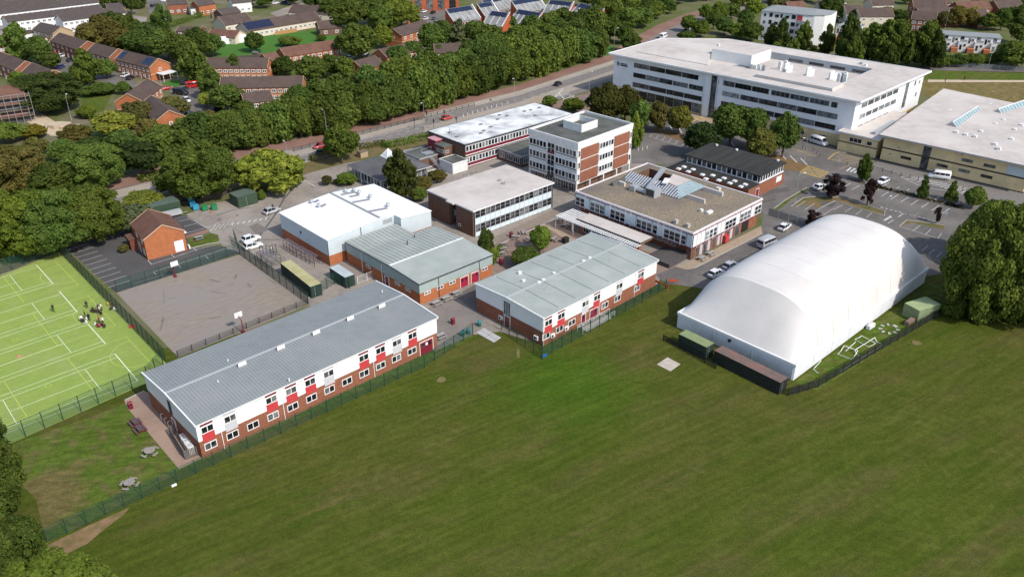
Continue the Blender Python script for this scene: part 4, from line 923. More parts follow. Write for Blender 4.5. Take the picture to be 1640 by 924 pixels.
for (x, y) in ((-7.97, 31.85), (-7.97, 26.4), (-7.97, 21), (-7.97, 15.5), (-7.97, 9), (-4.8, 31.85), (-6.5, 28)): MB().box(x - .07, y - .07, 0.02, x + .07, y + .07, 2.95, WHITE2).build('post', cn)

# ---------------------------------------------------------------- hall with black felt roof and clerestory
K = Bld('assembly_hall', 'low hall with sloping black felt roof, band of clerestory windows and brick base', (58.2, 192.9), 45.0, 17.6, 22.3)
K.part(MB().box(0, 0, 0, 17.6, 22.3, 3.1, BRICK), 'brick_wall')
K.part(MB().box(.1, .1, 3.1, 5.4, 22.2, 3.3, FELTD).box(5.4, .1, 3.1, 17.5, 22.2, 3.2, FELTD), 'lower_roof')
K.part(MB().box(5.6, .5, 3.3, 17.2, 21.9, 5.2, mat('dark_clerestory_wall', (.03, .03, .03), rough=.8)), 'clerestory_wall')  # one even near-black colour behind the clerestory windows
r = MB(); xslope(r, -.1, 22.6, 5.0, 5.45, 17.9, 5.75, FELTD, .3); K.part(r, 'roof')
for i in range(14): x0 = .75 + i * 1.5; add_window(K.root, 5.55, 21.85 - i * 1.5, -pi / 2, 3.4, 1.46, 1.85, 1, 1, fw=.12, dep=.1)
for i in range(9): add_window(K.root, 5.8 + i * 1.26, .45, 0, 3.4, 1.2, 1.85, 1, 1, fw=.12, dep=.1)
K.part(MB().box(5.3, .2, 3.2, 5.5, 22, 3.5, WHITE2).box(5.5, .2, 3.2, 17.4, .4, 3.5, WHITE2), 'white_sill')
for u, v in ((1087, 270), (1095.5, 267), (1102.5, 274.5), (1110, 271), (1125, 279.5), (1141.5, 280.5), (1130.5, 286), (1151.5, 288.5), (1159.5, 285), (1169, 293), (1176.5, 289.5), (1186.5, 298.5), (1193.5, 295)):
    x, y = K.loc(u, v, 3.5); K.part(MB().box(x - .55, y - .55, 3.25, x + .55, y + .55, 3.45, WHITE2).box(x - .45, y - .45, 3.45, x + .45, y + .45, 3.6, WHITE), 'rooflight')
K.panel('front', 13.6, 1.3, 2.6, 1.5, WHITE, 'sign_board', .06); K.door('front', 3.6, 1.6, 2.3, MAROON)
for u, v in ((1148, 232.5), (1180, 240), (1246, 257)):
    x, y = K.loc(u, v, 5.9); K.part(MB().tube((x, y, 5.4), (x, y, 6.1), .35, WHITE2, n=9), 'roof_cowl')

# ---------------------------------------------------------------- dining hall with slate pyramid roof
Dn = Bld('dining_hall', 'low dining hall with hipped slate roof topped by a white glazed pyramid', (-33.1, 198.3), 42.2, 16.4, 15.8)
Dn.part(MB().box(1.2, 1.2, 0, 15.2, 14.6, 3.2, mat('dark_glazed_wall', (.06, .065, .07), rough=.3)), 'wall')
r = MB(); q = [(0, 0), (16.4, 0), (16.4, 15.8), (0, 15.8)]; tq = [(6.7, 6.5), (9.7, 6.5), (9.7, 9.4), (6.7, 9.4)]
for i in range(4):
    j = (i + 1) % 4; r.poly([(*q[i], 3.4), (*q[j], 3.4), (*tq[j], 5.9), (*tq[i], 5.9)], SLATE)
r.poly([(*p, 5.9) for p in tq], SLATE); r.poly([(*p, 3.25) for p in reversed(q)], WHITE2)
for i in range(4): j = (i + 1) % 4; r.poly([(*q[i], 3.25), (*q[j], 3.25), (*q[j], 3.4), (*q[i], 3.4)], WHITE2)
Dn.part(r, 'roof')
pg = MB(); PYG = mat('pale_pyramid_glass', (.50, .55, .58), (.42, .48, .52), 1, rough=.2)
for i in range(4): j = (i + 1) % 4; pg.poly([(*tq[i], 5.95), (*tq[j], 5.95), (8.2, 7.95, 8.0)], PYG)
lan = Dn.part(pg, 'roof_lantern'); bars = MB()
for i in range(4):
    j = (i + 1) % 4; bars.bar((*tq[i], 5.98), (8.2, 7.95, 8.03), .16, .16, WHITE); bars.bar((*tq[i], 5.98), (*tq[j], 5.98), .2, .2, WHITE)
    for k in (1, 2): p = lerp(tq[i], tq[j], k / 3); bars.bar((*p, 5.98), (8.2, 7.95, 8.03), .08, .08, WHITE)
bars.build('lantern_bars', lan)
for i in range(5):
    Dn.win('left', .9 + i * 2.85, .6, 2.7, 2.2, 2, 1, out=-1.19); Dn.win('front', 1.4 + i * 2.7, .6, 2.6, 2.2, 2, 1, out=-1.19)
for i in range(6): Dn.part(MB().box(.15, .2 + i * 3.05, 0, .35, .4 + i * 3.05, 3.25, WHITE2), 'post')
Dn.part(MB().box(.2, .4, .85, .3, 15.4, 1.0, WHITE2), 'rail'); Dn.part(MB().box(14.4, -3.0, 0, 17.0, -.3, 2.5, WHITE), 'white_lobby')

# ---------------------------------------------------------------- brick house beside the car park
Hs = Bld('brick_house', 'small orange-brick gabled house with brown tiled roof standing in the marked car park', (-77.8, 160.5), 36.0, 8.4, 10.2, 'house')
def gable_house(b, he, hr, wallm, roofm, axis='y', over=.3, trim=None, ridge_at=.5, wallname='wall', roofname='roof'):
    w = MB(); w.box(0, 0, 0, b.w, b.d, he, wallm)
    r = MB()
    if axis == 'y':
        c = b.w * ridge_at
        w.poly([(0, 0, he), (b.w, 0, he), (c, 0, hr)], wallm); w.poly([(b.w, b.d, he), (0, b.d, he), (c, b.d, hr)], wallm)
        xslope(r, -over, b.d + over, -over, he + .05 - over * (hr - he) / c, c, hr + .05, roofm, .15); xslope(r, -over, b.d + over, c, hr + .05, b.w + over, he + .05 - over * (hr - he) / (b.w - c), roofm, .15)
    else:
        c = b.d * ridge_at
        w.poly([(0, b.d, he), (0, 0, he), (0, c, hr)], wallm); w.poly([(b.w, 0, he), (b.w, b.d, he), (b.w, c, hr)], wallm)
        slope(r, -over, b.w + over, -over, he + .05 - over * (hr - he) / c, c, hr + .05, roofm, .15); slope(r, -over, b.w + over, b.d + over, he + .05 - over * (hr - he) / (b.d - c), c, hr + .05, roofm, .15)
    b.part(w, wallname); rf = b.part(r, roofname)
    if trim:
        for k in (0, 1):
            t = MB()
            if axis == 'y':
                y = (-over - .03, b.d + over + .03)[k]; t.bar((-over, y, he - .05), (c, y, hr), .08, .22, trim); t.bar((b.w + over, y, he - .05), (c, y, hr), .08, .22, trim)
            else:
                x = (-over - .03, b.w + over + .03)[k]; t.bar((x, -over, he - .05), (x, c, hr), .08, .22, trim); t.bar((x, b.d + over, he - .05), (x, c, hr), .08, .22, trim)
            t.build('bargeboard', rf)
    return rf
gable_house(Hs, 4.8, 7.2, BRICKO, TILER, 'y', .15, mat('pale_verge', (.5, .33, .22), rough=.8))
Hs.panel('front', 5.9, .25, 1.9, 2.5, WHITE, 'white_door', .07)
for t_, z_, w_, h_ in ((7.8, .6, 1.2, 1.5), (4.6, .1, .8, 2.2), (2.6, .1, .8, 2.2), (7.6, 3.2, 1.1, 1.2), (3.6, 3.2, 1.1, 1.2)): Hs.win('left', t_, z_, w_, h_, 2 if w_ > 1 else 1)
Hs.part(MB().box(-1.6, 6.8, 0, -.02, 9.8, 2.6, BRICKD).box(-1.8, 6.6, 2.6, -.02, 10, 2.8, TILER), 'porch'); Hs.part(MB().box(8.45, .1, 4.0, 8.9, .5, 4.3, WHITE), 'wall_light')
ac_unit(Hs, 'right', .3, .05, .4)
# ---------------------------------------------------------------- inflatable-roofed sports dome
Dm = Bld('sports_dome', 'large white fabric sports dome with curved roof over low panelled walls at the field edge', (46.75, 115.6), 43.3, 50.6, 23.6, 'sports dome')
FAB = mat('white_tent_fabric', (.64, .605, .57), (.575, .545, .51), .22, rough=.95, spec=.05, c3=(.67, .64, .605), scale3=.07, bump=.25, bscale=.35)
nx, ny = 56, 28; hw = 2.9; Ha = 9.2
rows = []
for i in range(nx + 1):
    s = i / nx * 50.6; ra = []
    for j in range(ny + 1):
        q = j / ny; t = 2 * q - 1
        arch = (1 - abs(t) ** 2.9) ** .53
        k = .87 * s / 6.32 if s < 6.33 else .87 + .13 * sin(min(1, (s - 6.32) / 11) * pi / 2); kf = min(1.0, ((50.6 - s) / 9.5)); kf = sqrt(max(0, 1 - (1 - kf) ** 2.4))
        ra.append((s, 23.6 * q, hw + .25 + Ha * arch * k * kf + .05 * sin(s * 2.1) * arch * min(1, k)))
    rows.append(ra)
Dm.part(MB().grid(rows[7:], FAB, True), 'fabric_roof', True); Dm.part(MB().grid(rows[:8], FAB, True), 'end_panel', True)
SEAM = mat('fabric_seam', (.62, .60, .57), rough=.6)
for i in range(8, nx - 4, 6):
    m = MB()
    for a, b_ in zip(rows[i], rows[i][1:]): m.bar((a[0], a[1], a[2] + .005), (b_[0], b_[1], b_[2] + .005), .09, .03, SEAM)
    Dm.part(m, 'fabric_seam')
tr = MB()
for (x0, y0, x1, y1) in ((-.25, -.25, 50.85, .1), (-.25, 23.5, 50.85, 23.85), (-.25, .1, .1, 23.5), (50.5, .1, 50.85, 23.5)): tr.box(x0, y0, hw - .1, x1, y1, hw + .42, WHITE)
Dm.part(tr, 'roof_collar')
DW = mat('pale_dome_wall', (.70, .71, .73), (.64, .655, .68), .8, rough=.5)
n = 8; L_ = 50.6 / n
for i in range(n): Dm.panel('front', i * L_ + .03, .03, L_ - .06, hw - .05, DW, 'wall_panel', .08); Dm.panel('back', i * L_ + .03, .03, L_ - .06, hw - .05, DW, 'wall_panel', .08)
n = 6; L_ = 23.6 / n
for i in range(n):
    Dm.panel('left', i * L_ + .03, .03, L_ - .06, hw - .05, DW, 'wall_panel', .08)
    if i not in (0, 1): Dm.panel('right', i * L_ + .03, .03, L_ - .06, hw - .05, DW, 'wall_panel', .08)
c = MB()
for i in range(60): y = .2 + i * .395; c.box(-.14, y, .1, -.08, y + .16, hw - .1, DW)
tag(Dm.part(c, 'wall_corrugation'), kind='stuff')
Dm.part(MB().box(.05, .05, 0, 50.5, 23.55, hw - .15, DKFRAME), 'inner_wall')
for y in (7.9, 15.7): Dm.part(MB().tube((-.2, y, .1), (-.2, y, hw), .06, WHITE), 'downpipe')
t, z = Dm.sz('left', 1169.5, 545.5); x, y, rz = Dm.at('left', t, .1); Dm.part(MB().tube((x, y, 2.3), (x - .3, y, 2.3), .28, BLACKP, n=10), 'air_vent')
for y in (1.5, 3.4, 5.2): Dm.door('right', y, 1.5, 2.4, BLACKP, leaves=1, out=.02)

# ---------------------------------------------------------------- four-storey white office building
O = Bld('office_building', 'large four-storey white office building with overhanging cream roof and dark window bands', (97.2, 233.0), 47.4, 46.5, 84.5, 'office building')
hO = 14.2; OW = mat('white_render', (.76, .775, .79), (.70, .715, .73), .25, rough=.55)
cx0, cy0, cx1, cy1 = 12.0, 10.5, 37.5, 45.5                   # sunken roof court
w = MB()
wp = [(0, 0), (46.5, -2.5), (45, 66), (30, 84.5), (0, 84.5)]
for a, b_ in zip(wp, wp[1:] + wp[:1]): w.poly([(*a, 3.5), (*b_, 3.5), (*b_, hO - .3), (*a, hO - .3)], OW)
w.poly([(*p, 3.5) for p in reversed(wp)], OW); O.part(w, 'wall')
g0 = MB().prism([(.25, .3), (46.2, -2.2), (44.7, 66), (30, 84.0), (.25, 84.0)], 0, 3.5, BUFF, BUFF); O.part(g0, 'buff_ground_floor')
rt = MB(); ov = 1.3; z0, z1 = hO - .3, hO + .12
for (poly) in ([(-ov, -ov - .3), (48.0, -3.9), (47.4, cy0), (-ov, cy0)], [(-ov, cy0), (cx0, cy0), (cx0, cy1), (-ov, cy1)], [(cx1, cy0), (47.4, cy0), (47, cy1), (cx1, cy1)], [(-ov, cy1), (47, cy1), (46.4, 67), (31, 86), (-ov, 86)]):
    rt.prism(poly, z0, z1, GREYM, CREAMROOF, True)
O.part(rt, 'roof')
ed = MB()
pe = [(-ov, -ov - .3), (48.0, -3.9), (46.4, 67), (31, 86), (-ov, 86)]
for a, b_ in zip(pe, pe[1:] + pe[:1]): ed.bar((*a, hO - .02), (*b_, hO - .02), .3, .5, WHITE)
O.part(ed, 'roof_edge')
ct = MB(); ct.box(cx0, cy0, hO - 3.0, cx1, cy1, hO - 2.0, CREAMROOF)
wm = mat('grey_court_wall', (.36, .39, .41), (.33, .36, .38), .6, rough=.6)
for (x0, y0, x1, y1) in ((cx0 - .1, cy0, cx0 + .1, cy1), (cx1 - .1, cy0, cx1 + .1, cy1), (cx0 + .1, cy0 - .1, cx1 - .1, cy0 + .1), (cx0 + .1, cy1 - .1, cx1 - .1, cy1 + .1)): ct.box(x0, y0, hO - 2.0, x1, y1, hO + .3, wm)
O.part(ct, 'roof_court')
for i in range(4): add_window(O.root, cx1 - .12, 17 + i * 7.3, -pi / 2, hO - 1.6, 5.0, .8, 4, 1, fr=DKFRAME)
for yy in (17, 24.5, 32): 
    O.part(MB().box(cx0 + 8.5, yy, hO - 2, cx0 + 11.5, yy + .5, hO + 1.2, WHITE).box(cx0 + 11.5, yy, hO - 2, cx0 + 14, yy + .5, hO + .1, WHITE), 'roof_fin')
up = MB(); up.box(3.6, 9.0, hO + .1, 11.9, 33.5, hO + 1.0, CREAMROOF); up.box(3.4, 8.8, hO + .1, 3.6, 33.7, hO + .7, GREYM); O.part(up, 'raised_roof_strip')
# plant box and the long low roof to its left
pb = MB(); pb.prism([(14.5, 41.0), (27.5, 41.0), (27.5, 55.5), (14.5, 55.5)], hO, hO + 3.6, WHITE, CREAMROOF); O.part(pb, 'plant_room')
lr = MB(); lr.poly([(6.5, 52, hO + .3), (6.5, 80, hO + .3), (14.4, 76, hO + 1.9), (14.4, 56, hO + 1.9)][::-1], CREAMROOF); lr.poly([(6.5, 52, hO + .3), (14.4, 56, hO + 1.9), (14.4, 56, hO), (6.5, 52, hO)], PALE); lr.poly([(6.5, 52, hO + .3), (6.5, 52, hO), (6.5, 80, hO), (6.5, 80, hO + .3)], GREYM); lr.box(14.5, 55.6, hO, 26, 76, hO + 1.9, CREAMROOF); O.part(lr, 'sloping_roof_plane')
for i, (x, y) in enumerate(((12, 39.5), (12.6, 38.3), (13.2, 37.1), (13.8, 36), (30, 60), (32, 59), (34, 58), (31, 62.5), (20, 14.0), (21.4, 13.6), (22.8, 13.2), (20.5, 12.2), (9.5, 71), (10.5, 69), (40, 14), (41.5, 16), (25, 36), (27, 35), (16, 30))):
    O.part(MB().box(x - .45, y - .45, hO - 2 if (cx0 < x < cx1 and cy0 < y < cy1) else hO + .05, x + .45, y + .45, hO + (1.5 if i < 12 else .8), WHITE2 if i % 3 else GREYM), 'rooftop_unit')
for k in range(3):
    z0 = 10.9 - 3.25 * k
    y0s = {0: 12.0, 1: 11.4, 2: 11.8}[k]
    for (ta, tb, blind) in (((8.3, 33.5, 0), (40.6, 58.0, 0), (58.6, 77.0, 1), (77.4, 79.4, 0)) if k == 0 else ((8.3, 24.0, 0), (24.0, 30, 1), (30.2, 35.5, 0), (40.6, 48.5, 1), (48.7, 80, 0)) if k == 1 else ((8.3, 35.5, 0), (41.5, 46, 0), (46.2, 54, 1), (54.2, 80, 0))):
        nseg = max(1, round((tb - ta) / 6.2)); sw = (tb - ta) / nseg
        for i in range(nseg): O.win('left', ta + i * sw + .1, z0, sw - .2, 1.55, max(1, round(sw / 1.45)), 1, fr=DKFRAME if not blind else GREYM, fw=.1, dep=.06, g=GLASSB if blind else GLASS)
    for i in range(6 if k < 2 else 5):                          # south end wall
        a = 4.0 + i * 4.1; y = -a * 2.5 / 46.5
        add_window(O.root, a, y - .01, atan2(-2.5, 46.5), z0 + .1, 3.5, 1.4, 3, 1, fr=GREYM, fw=.1, g=GLASSB)
for a, z0, hh in ((33.5, 5, 8.3), (40, 10.8, 1.6), (43.3, 10.9, 1.0), (42.5, 7, 1.3)): add_window(O.root, a, -a * 2.5 / 46.5 - .01, atan2(-2.5, 46.5), z0, 2.2 if hh > 5 else 1.0, hh, 2 if hh > 5 else 1, 4 if hh > 5 else 1, fr=GREYM, fw=.1, g=GLASSB)
O.part(MB().box(-.5, 46.3, 0, .3, 48.3, hO - .4, OW).box(-.5, 43.9 - 1.8, 0, .3, 44.0 - .6, hO - .4, OW), 'entrance_pier')
O.win('left', 37.3, .3, 2.8, hO - 1.2, 2, 7, fr=DKFRAME, fw=.12, dep=.1)
for i in range(9): O.win('left', 4 + i * 3.5, .4, 3.3, 2.9, 3, 1, fr=DKFRAME, out=-.24)
for t_ in (44, 52, 66.5, 68.8, 75.5): O.win('left', t_, 1.0, 2.1, 1.4, 2, 1, out=-.24)
for a in (5, 8, 12, 17, 26): add_window(O.root, a, .28 - a * 2.5 / 46.5, atan2(-2.5, 46.5), .3, 1.6, 2.3, 1, 1, fr=WHITE2)
# the company emblem on the white gable end: a dark disc with a notch, and two rows of lettering strokes
def text_part(parent, txt, loc, rz, size, m, name='lettering', ext=.03, align='LEFT'):
    cu = bpy.data.curves.new(name, 'FONT'); cu.body = txt; cu.size = size; cu.extrude = ext; cu.align_x = align
    t = bpy.data.objects.new(name, cu); me = bpy.data.meshes.new_from_object(t); bpy.data.objects.remove(t)
    me.materials.clear(); me.materials.append(m)
    o = put(name, me, parent, loc); o.rotation_euler = (pi / 2, 0, rz); return o
x, y, rz = O.at('left', 1.4, .05)
em = MB(); c = [(.55 + .55 * cos(2 * pi * i / 18), -.04, .6 + .62 * sin(2 * pi * i / 18)) for i in range(18)]; em.poly(c, BLACKP); c = [(.62 + .2 * cos(2 * pi * i / 12), -.05, .5 + .24 * sin(2 * pi * i / 12)) for i in range(12)]; em.poly(c, OW); em.poly([(.0, -.04, 1.2), (.5, -.04, 1.2), (.3, -.04, 1.7)], BLACKP)
em.build('emblem', O.root, (x, y, 10.4), rz)
MB().poly([(.2, 0, 0), (2.9, 0, .0), (3.4, 0, .25), (2.9, 0, .5), (.2, 0, .5)], BLACKP).poly([(.2, 0, .65), (2.7, 0, .65), (3.0, 0, .85), (2.6, 0, 1.0), (.2, 0, 1.0)], BLACKP).poly([(1.1, 0, -.75), (2.8, 0, -.75), (2.8, 0, -.6), (1.1, 0, -.6)], GREYP).build('emblem_lettering', O.root, (x, y - 1.25, 10.5), rz)

# ---------------------------------------------------------------- buff building with cream roof at the right
Y = Bld('buff_building', 'low buff-brick building with wide cream roof, two rooflight ridges and dark brick stripe', (129.6, 198.6), 47.5, 52, 36.4)
hY = 7.4; DKS = mat('dark_brick_stripe', (.05, .04, .035), rough=.9)
Y.part(MB().box(0, 0, 0, 52, 36.4, hY - .3, BUFF), 'brick_wall'); Y.part(MB().box(-.04, -.04, 3.55, 52, 36.44, 3.95, DKS).box(-.03, -.03, .0, 52, 36.43, .3, DKS), 'brick_stripe')
r = MB(); r.poly([(-1.6, -4.5, hY + .2), (54, -4.5, hY + .2), (54, 39, hY + 1.6), (-1.6, 37.5, hY + .2)], CREAMROOF); r.poly([(-1.6, 37.5, hY + .2), (-1.6, 37.5, hY - .25), (-1.6, -4.5, hY - .25), (-1.6, -4.5, hY + .2)], GREYM); r.poly([(-1.6, -4.5, hY - .25), (54, -4.5, hY - .25), (54, -4.5, hY + .2), (-1.6, -4.5, hY + .2)], GREYM)
r.poly([(-1.6, 37.5, hY - .25), (54, 39, hY - .25), (54, -4.5, hY - .25), (-1.6, -4.5, hY - .25)], GREYM); r.poly([(54, 39, hY - .25), (-1.6, 37.5, hY - .25), (-1.6, 37.5, hY + .2), (54, 39, hY + 1.6)], GREYM); Y.part(r, 'roof')
def ridge_light(p, q, w_):
    a = Vector(p); b_ = Vector(q); m = MB(); n_ = Vector((-(b_ - a).y, (b_ - a).x, 0)).normalized() * w_
    up_ = Vector((0, 0, 1.7)); m.poly([a - n_, b_ - n_, b_ + up_, a + up_], SKYGL); m.poly([b_ + n_, a + n_, a + up_, b_ + up_], WHITE); m.poly([a + n_, a - n_, a + up_], GREYM); m.poly([b_ - n_, b_ + n_, b_ + up_], GREYM)
    o = Y.part(m, 'ridge_rooflight'); bb = MB()
    for i in range(12): c_ = a.lerp(b_, i / 11); bb.bar(c_ - n_, c_ + up_, .15, .12, WHITE)
    bb.bar(a + up_, b_ + up_, .25, .15, WHITE); bb.build('glazing_bars', o)
def yr(u, v, z=hY + .6): x, y = Y.loc(u, v, z); return (x, y, hY + .3)
ridge_light(yr(1524, 203), yr(1564, 178), 1.9); ridge_light(yr(1597, 182), yr(1650, 164), 1.9)
sh = MB(); a, b_ = yr(1534, 208), yr(1584, 181); sh.bar(a, b_, .5, .3, GREYM); sh.bar(yr(1505, 162), yr(1562, 178), 2.2, .5, GREYM); Y.part(sh, 'roof_gutter')
for u, v in ((1521, 178), (1585, 168), (1563, 170), (1532, 212), (1547, 216), (1562, 219), (1571, 211), (1594, 199), (1607, 193), (1600, 238), (1594, 231), (1620, 223), (1636, 201), (1625, 208)):
    x, y = Y.loc(u, v, hY + .7); Y.part(MB().box(x - .6, y - .4, hY, x + .6, y + .4, hY + 1.1, WHITE2), 'roof_cowl')
for u, v in ((1451, 253.3), (1509, 265.6), (1549, 257.5), (1544, 274), (1585, 266), (1580, 283)):
    t, z = Y.sz('left', u, v); Y.win('left', t - 1.4, max(.8, z - .4), 2.8, .8, 2, 1, fr=DKFRAME, g=GLASS)
t, z = Y.sz('left', 1483, 250); Y.win('left', t - 1.0, .1, 2.0, 6.8, 2, 6, fr=DKFRAME, fw=.1)
t, z = Y.sz('left', 1626, 281); Y.panel('left', t - 2.2, 4.0, 4.6, 2.4, PALE, 'pale_panel', .06)
for u, v in ((1438, 236.5), (1424, 247), (1540, 248)): t, z = Y.sz('left', u, v); Y.panel('left', t, z, .3, .2, DKS, 'wall_light', .1)
Lk = Bld('link_building', 'low buff link with cream flat roof between the white office and the buff building', (Y.o + Y.e2 * 38 + Y.e1 * 0.5), 47.5, 30, 11)
Lk.part(MB().box(0, 0, 0, 30, 11, 5.2, BUFF).box(-.03, 0, 2.6, 0, 11, 2.9, DKS), 'brick_wall'); flat_roof(Lk, 5.6, CREAMROOF, WHITE2, .05, .25, .5); Lk.win('left', 3.0, 3.2, 3.6, 1.3, 3); Lk.win('left', 8, 3.2, 1.5, 1.2, 1)
Lk.part(MB().box(3, 2.2, 5.6, 18, 3.2, 6.3, wm), 'roof_upstand')
# ---------------------------------------------------------------- trees and shrubs
import numpy as np
def leaf_mat():
    m = bpy.data.materials.new('foliage'); m.use_nodes = True; nt = m.node_tree; N = nt.nodes; L = nt.links
    p = N["Principled BSDF"]; p.inputs['Roughness'].default_value = .75; p.inputs['Specular IOR Level'].default_value = .04
    oi = N.new('ShaderNodeObjectInfo'); at = N.new('ShaderNodeAttribute'); at.attribute_name = 'tone'
    hs = N.new('ShaderNodeHueSaturation'); L.new(oi.outputs['Color'], hs.inputs['Color'])
    v = N.new('ShaderNodeMapRange'); v.inputs[3].default_value = .68; v.inputs[4].default_value = 1.6; L.new(at.outputs['Fac'], v.inputs[0]); L.new(v.outputs[0], hs.inputs['Value'])
    h = N.new('ShaderNodeMapRange'); h.inputs[3].default_value = .513; h.inputs[4].default_value = .478; L.new(at.outputs['Fac'], h.inputs[0]); L.new(h.outputs[0], hs.inputs['Hue'])
    L.new(hs.outputs[0], p.inputs['Base Color'])
    t = N.new('ShaderNodeBsdfTranslucent'); L.new(hs.outputs[0], t.inputs['Color']); x = N.new('ShaderNodeMixShader'); x.inputs[0].default_value = .38
    L.new(p.outputs[0], x.inputs[1]); L.new(t.outputs[0], x.inputs[2]); L.new(x.outputs[0], N['Material Output'].inputs['Surface'])
    return m
LEAF = leaf_mat(); BARK = mat('tree_bark', (.13, .10, .075), (.09, .07, .05), 3, rough=.95)

def leaf_mesh(name, pos, nrm, size, tone, rng, aspect=1.5):
    n = len(pos); a = rng.normal(size=(n, 3)); t = np.cross(nrm, a); t /= np.linalg.norm(t, axis=1)[:, None] + 1e-9; b = np.cross(nrm, t)
    s = (size * rng.uniform(.6, 1.35, n))[:, None] * .5
    v = np.stack([pos - t * s * aspect - b * s * .5, pos + t * s * .3 - b * s, pos + t * s * aspect + b * s * .4, pos - t * s * .2 + b * s], 1).reshape(-1, 3)
    me = bpy.data.meshes.new(name); me.vertices.add(4 * n); me.vertices.foreach_set('co', v.ravel())
    me.loops.add(4 * n); me.loops.foreach_set('vertex_index', np.arange(4 * n, dtype=np.int32))
    me.polygons.add(n); me.polygons.foreach_set('loop_start', np.arange(0, 4 * n, 4, dtype=np.int32)); me.polygons.foreach_set('loop_total', np.full(n, 4, dtype=np.int32))
    me.update(calc_edges=True); at = me.attributes.new('tone', 'FLOAT', 'FACE'); at.data.foreach_set('value', np.clip(tone, 0, 1).astype(np.float32)); me.materials.append(LEAF); me.validate(); return me

def crown(name, kind, n, size, seed):
    """leaf-sized faces over clumps; the crown is 1 wide and 1 tall with its base at z = 0"""
    rng = np.random.default_rng(seed); C = []; Rr = []
    def add(c, r): C.append(c); Rr.append(r)
    if kind == 'fine':
        for i in range(12): a = rng.uniform(0, 6.28); d = rng.uniform(0, .24); add((cos(a) * d, sin(a) * d, rng.uniform(.28, .7)), rng.uniform(.17, .25))
        for i in range(95): a = rng.uniform(0, 6.28); z = rng.uniform(-.85, 1); q = sqrt(1 - z * z); k = rng.uniform(.3, .43); add((cos(a) * q * k, sin(a) * q * k, .5 + z * .42), rng.uniform(.05, .095))
    elif kind == 'round':
        for i in range(9): a = rng.uniform(0, 6.28); d = rng.uniform(0, .22); add((cos(a) * d, sin(a) * d, rng.uniform(.35, .68)), rng.uniform(.2, .27))
        for i in range(34):
            a = rng.uniform(0, 6.28); z = rng.uniform(-.75, 1); q = sqrt(1 - z * z) if abs(z) < 1 else 0; k = rng.uniform(.26, .37); add((cos(a) * q * k, sin(a) * q * k, .52 + z * .36), rng.uniform(.085, .15))
    elif kind == 'tall':
        for i in range(12): z = .15 + .8 * i / 12; w_ = .34 * sin(pi * min(1, z * .9 + .12)) + .05; a = rng.uniform(0, 6.28); add((cos(a) * w_ * .3, sin(a) * w_ * .3, z), .22 * (1.1 - .6 * z))
        for i in range(36): z = rng.uniform(.06, .95); w_ = .40 * sin(pi * min(1, z * .85 + .16)); a = rng.uniform(0, 6.28); add((cos(a) * w_, sin(a) * w_, z), rng.uniform(.08, .14))
    elif kind == 'cone':
        for i in range(50): z = rng.uniform(.03, .97) ; w_ = .42 * (1 - z) + .03; a = rng.uniform(0, 6.28); d = w_ * rng.uniform(.5, 1); add((cos(a) * d, sin(a) * d, z), .05 + .1 * (1 - z))
    elif kind == 'willow':
        for i in range(30): a = rng.uniform(0, 6.28); d = rng.uniform(.1, .40); add((cos(a) * d, sin(a) * d, .78 - d * .55 + rng.uniform(-.05, .08)), rng.uniform(.09, .15))
        for i in range(50): a = rng.uniform(0, 6.28); d = rng.uniform(.34, .46); add((cos(a) * d, sin(a) * d, rng.uniform(.1, .55)), rng.uniform(.06, .1))
        add((0, 0, .5), .3)
    elif kind == 'oval':
        for i in range(7): a = rng.uniform(0, 6.28); d = rng.uniform(0, .12); add((cos(a) * d, sin(a) * d, rng.uniform(.3, .7)), .32)
        for i in range(40): a = rng.uniform(0, 6.28); z = rng.uniform(-.95, 1); q = sqrt(1 - z * z); add((cos(a) * q * .38, sin(a) * q * .38, .5 + z * .39), rng.uniform(.08, .12))
    elif kind == 'sparse':
        for i in range(26): a = rng.uniform(0, 6.28); d = rng.uniform(.05, .4); z = rng.uniform(.12, .9); d *= 1 - abs(z - .45); add((cos(a) * d, sin(a) * d, z), rng.uniform(.07, .14))
    C = np.array(C); Rr = np.array(Rr); L = len(C); lt = rng.uniform(.12, .88, L)
    w_ = Rr ** 2; idx = rng.choice(L, size=int(n * 2.4), p=w_ / w_.sum())
    d = rng.normal(size=(len(idx), 3)); d[:, 2] += .25; d /= np.linalg.norm(d, axis=1)[:, None]
    rad = Rr[idx] * rng.uniform(.72, 1.08, len(idx)); pos = C[idx] + d * rad[:, None]
    dist = np.linalg.norm(pos[:, None, :] - C[None, :, :], axis=2) / Rr[None, :]; dist[np.arange(len(idx)), idx] = 9
    keep = (dist.min(1) > .72) & (pos[:, 2] > .01); pos = pos[keep][:n]; d = d[keep][:n]; idx = idx[keep][:n]
    if kind == 'willow': nr = d * np.array([1, 1, .35]) + rng.normal(size=d.shape) * .3
    else: nr = d + rng.normal(size=d.shape) * .55 + np.array([0, 0, .25])
    nr /= np.linalg.norm(nr, axis=1)[:, None]; tone = lt[idx] * .55 + rng.uniform(0, .45, len(pos))
    core = []                                                # a little inner leafage so that the middle does not look through
    k = int(n * .22); ci = rng.choice(L, size=k, p=w_ / w_.sum()); cd = rng.normal(size=(k, 3)); cd /= np.linalg.norm(cd, axis=1)[:, None]
    cp = C[ci] + cd * (Rr[ci] * .6)[:, None]; cp[:, 2] = np.maximum(cp[:, 2], .02)
    P = np.concatenate([pos, cp]); Nn = np.concatenate([nr, cd]); T_ = np.concatenate([tone, np.full(k, .3)]); S_ = np.concatenate([np.full(len(pos), size), np.full(k, size * 2.4)])
    return leaf_mesh(name, P, Nn, S_, T_, rng, 2.2 if kind == 'willow' else 1.4)

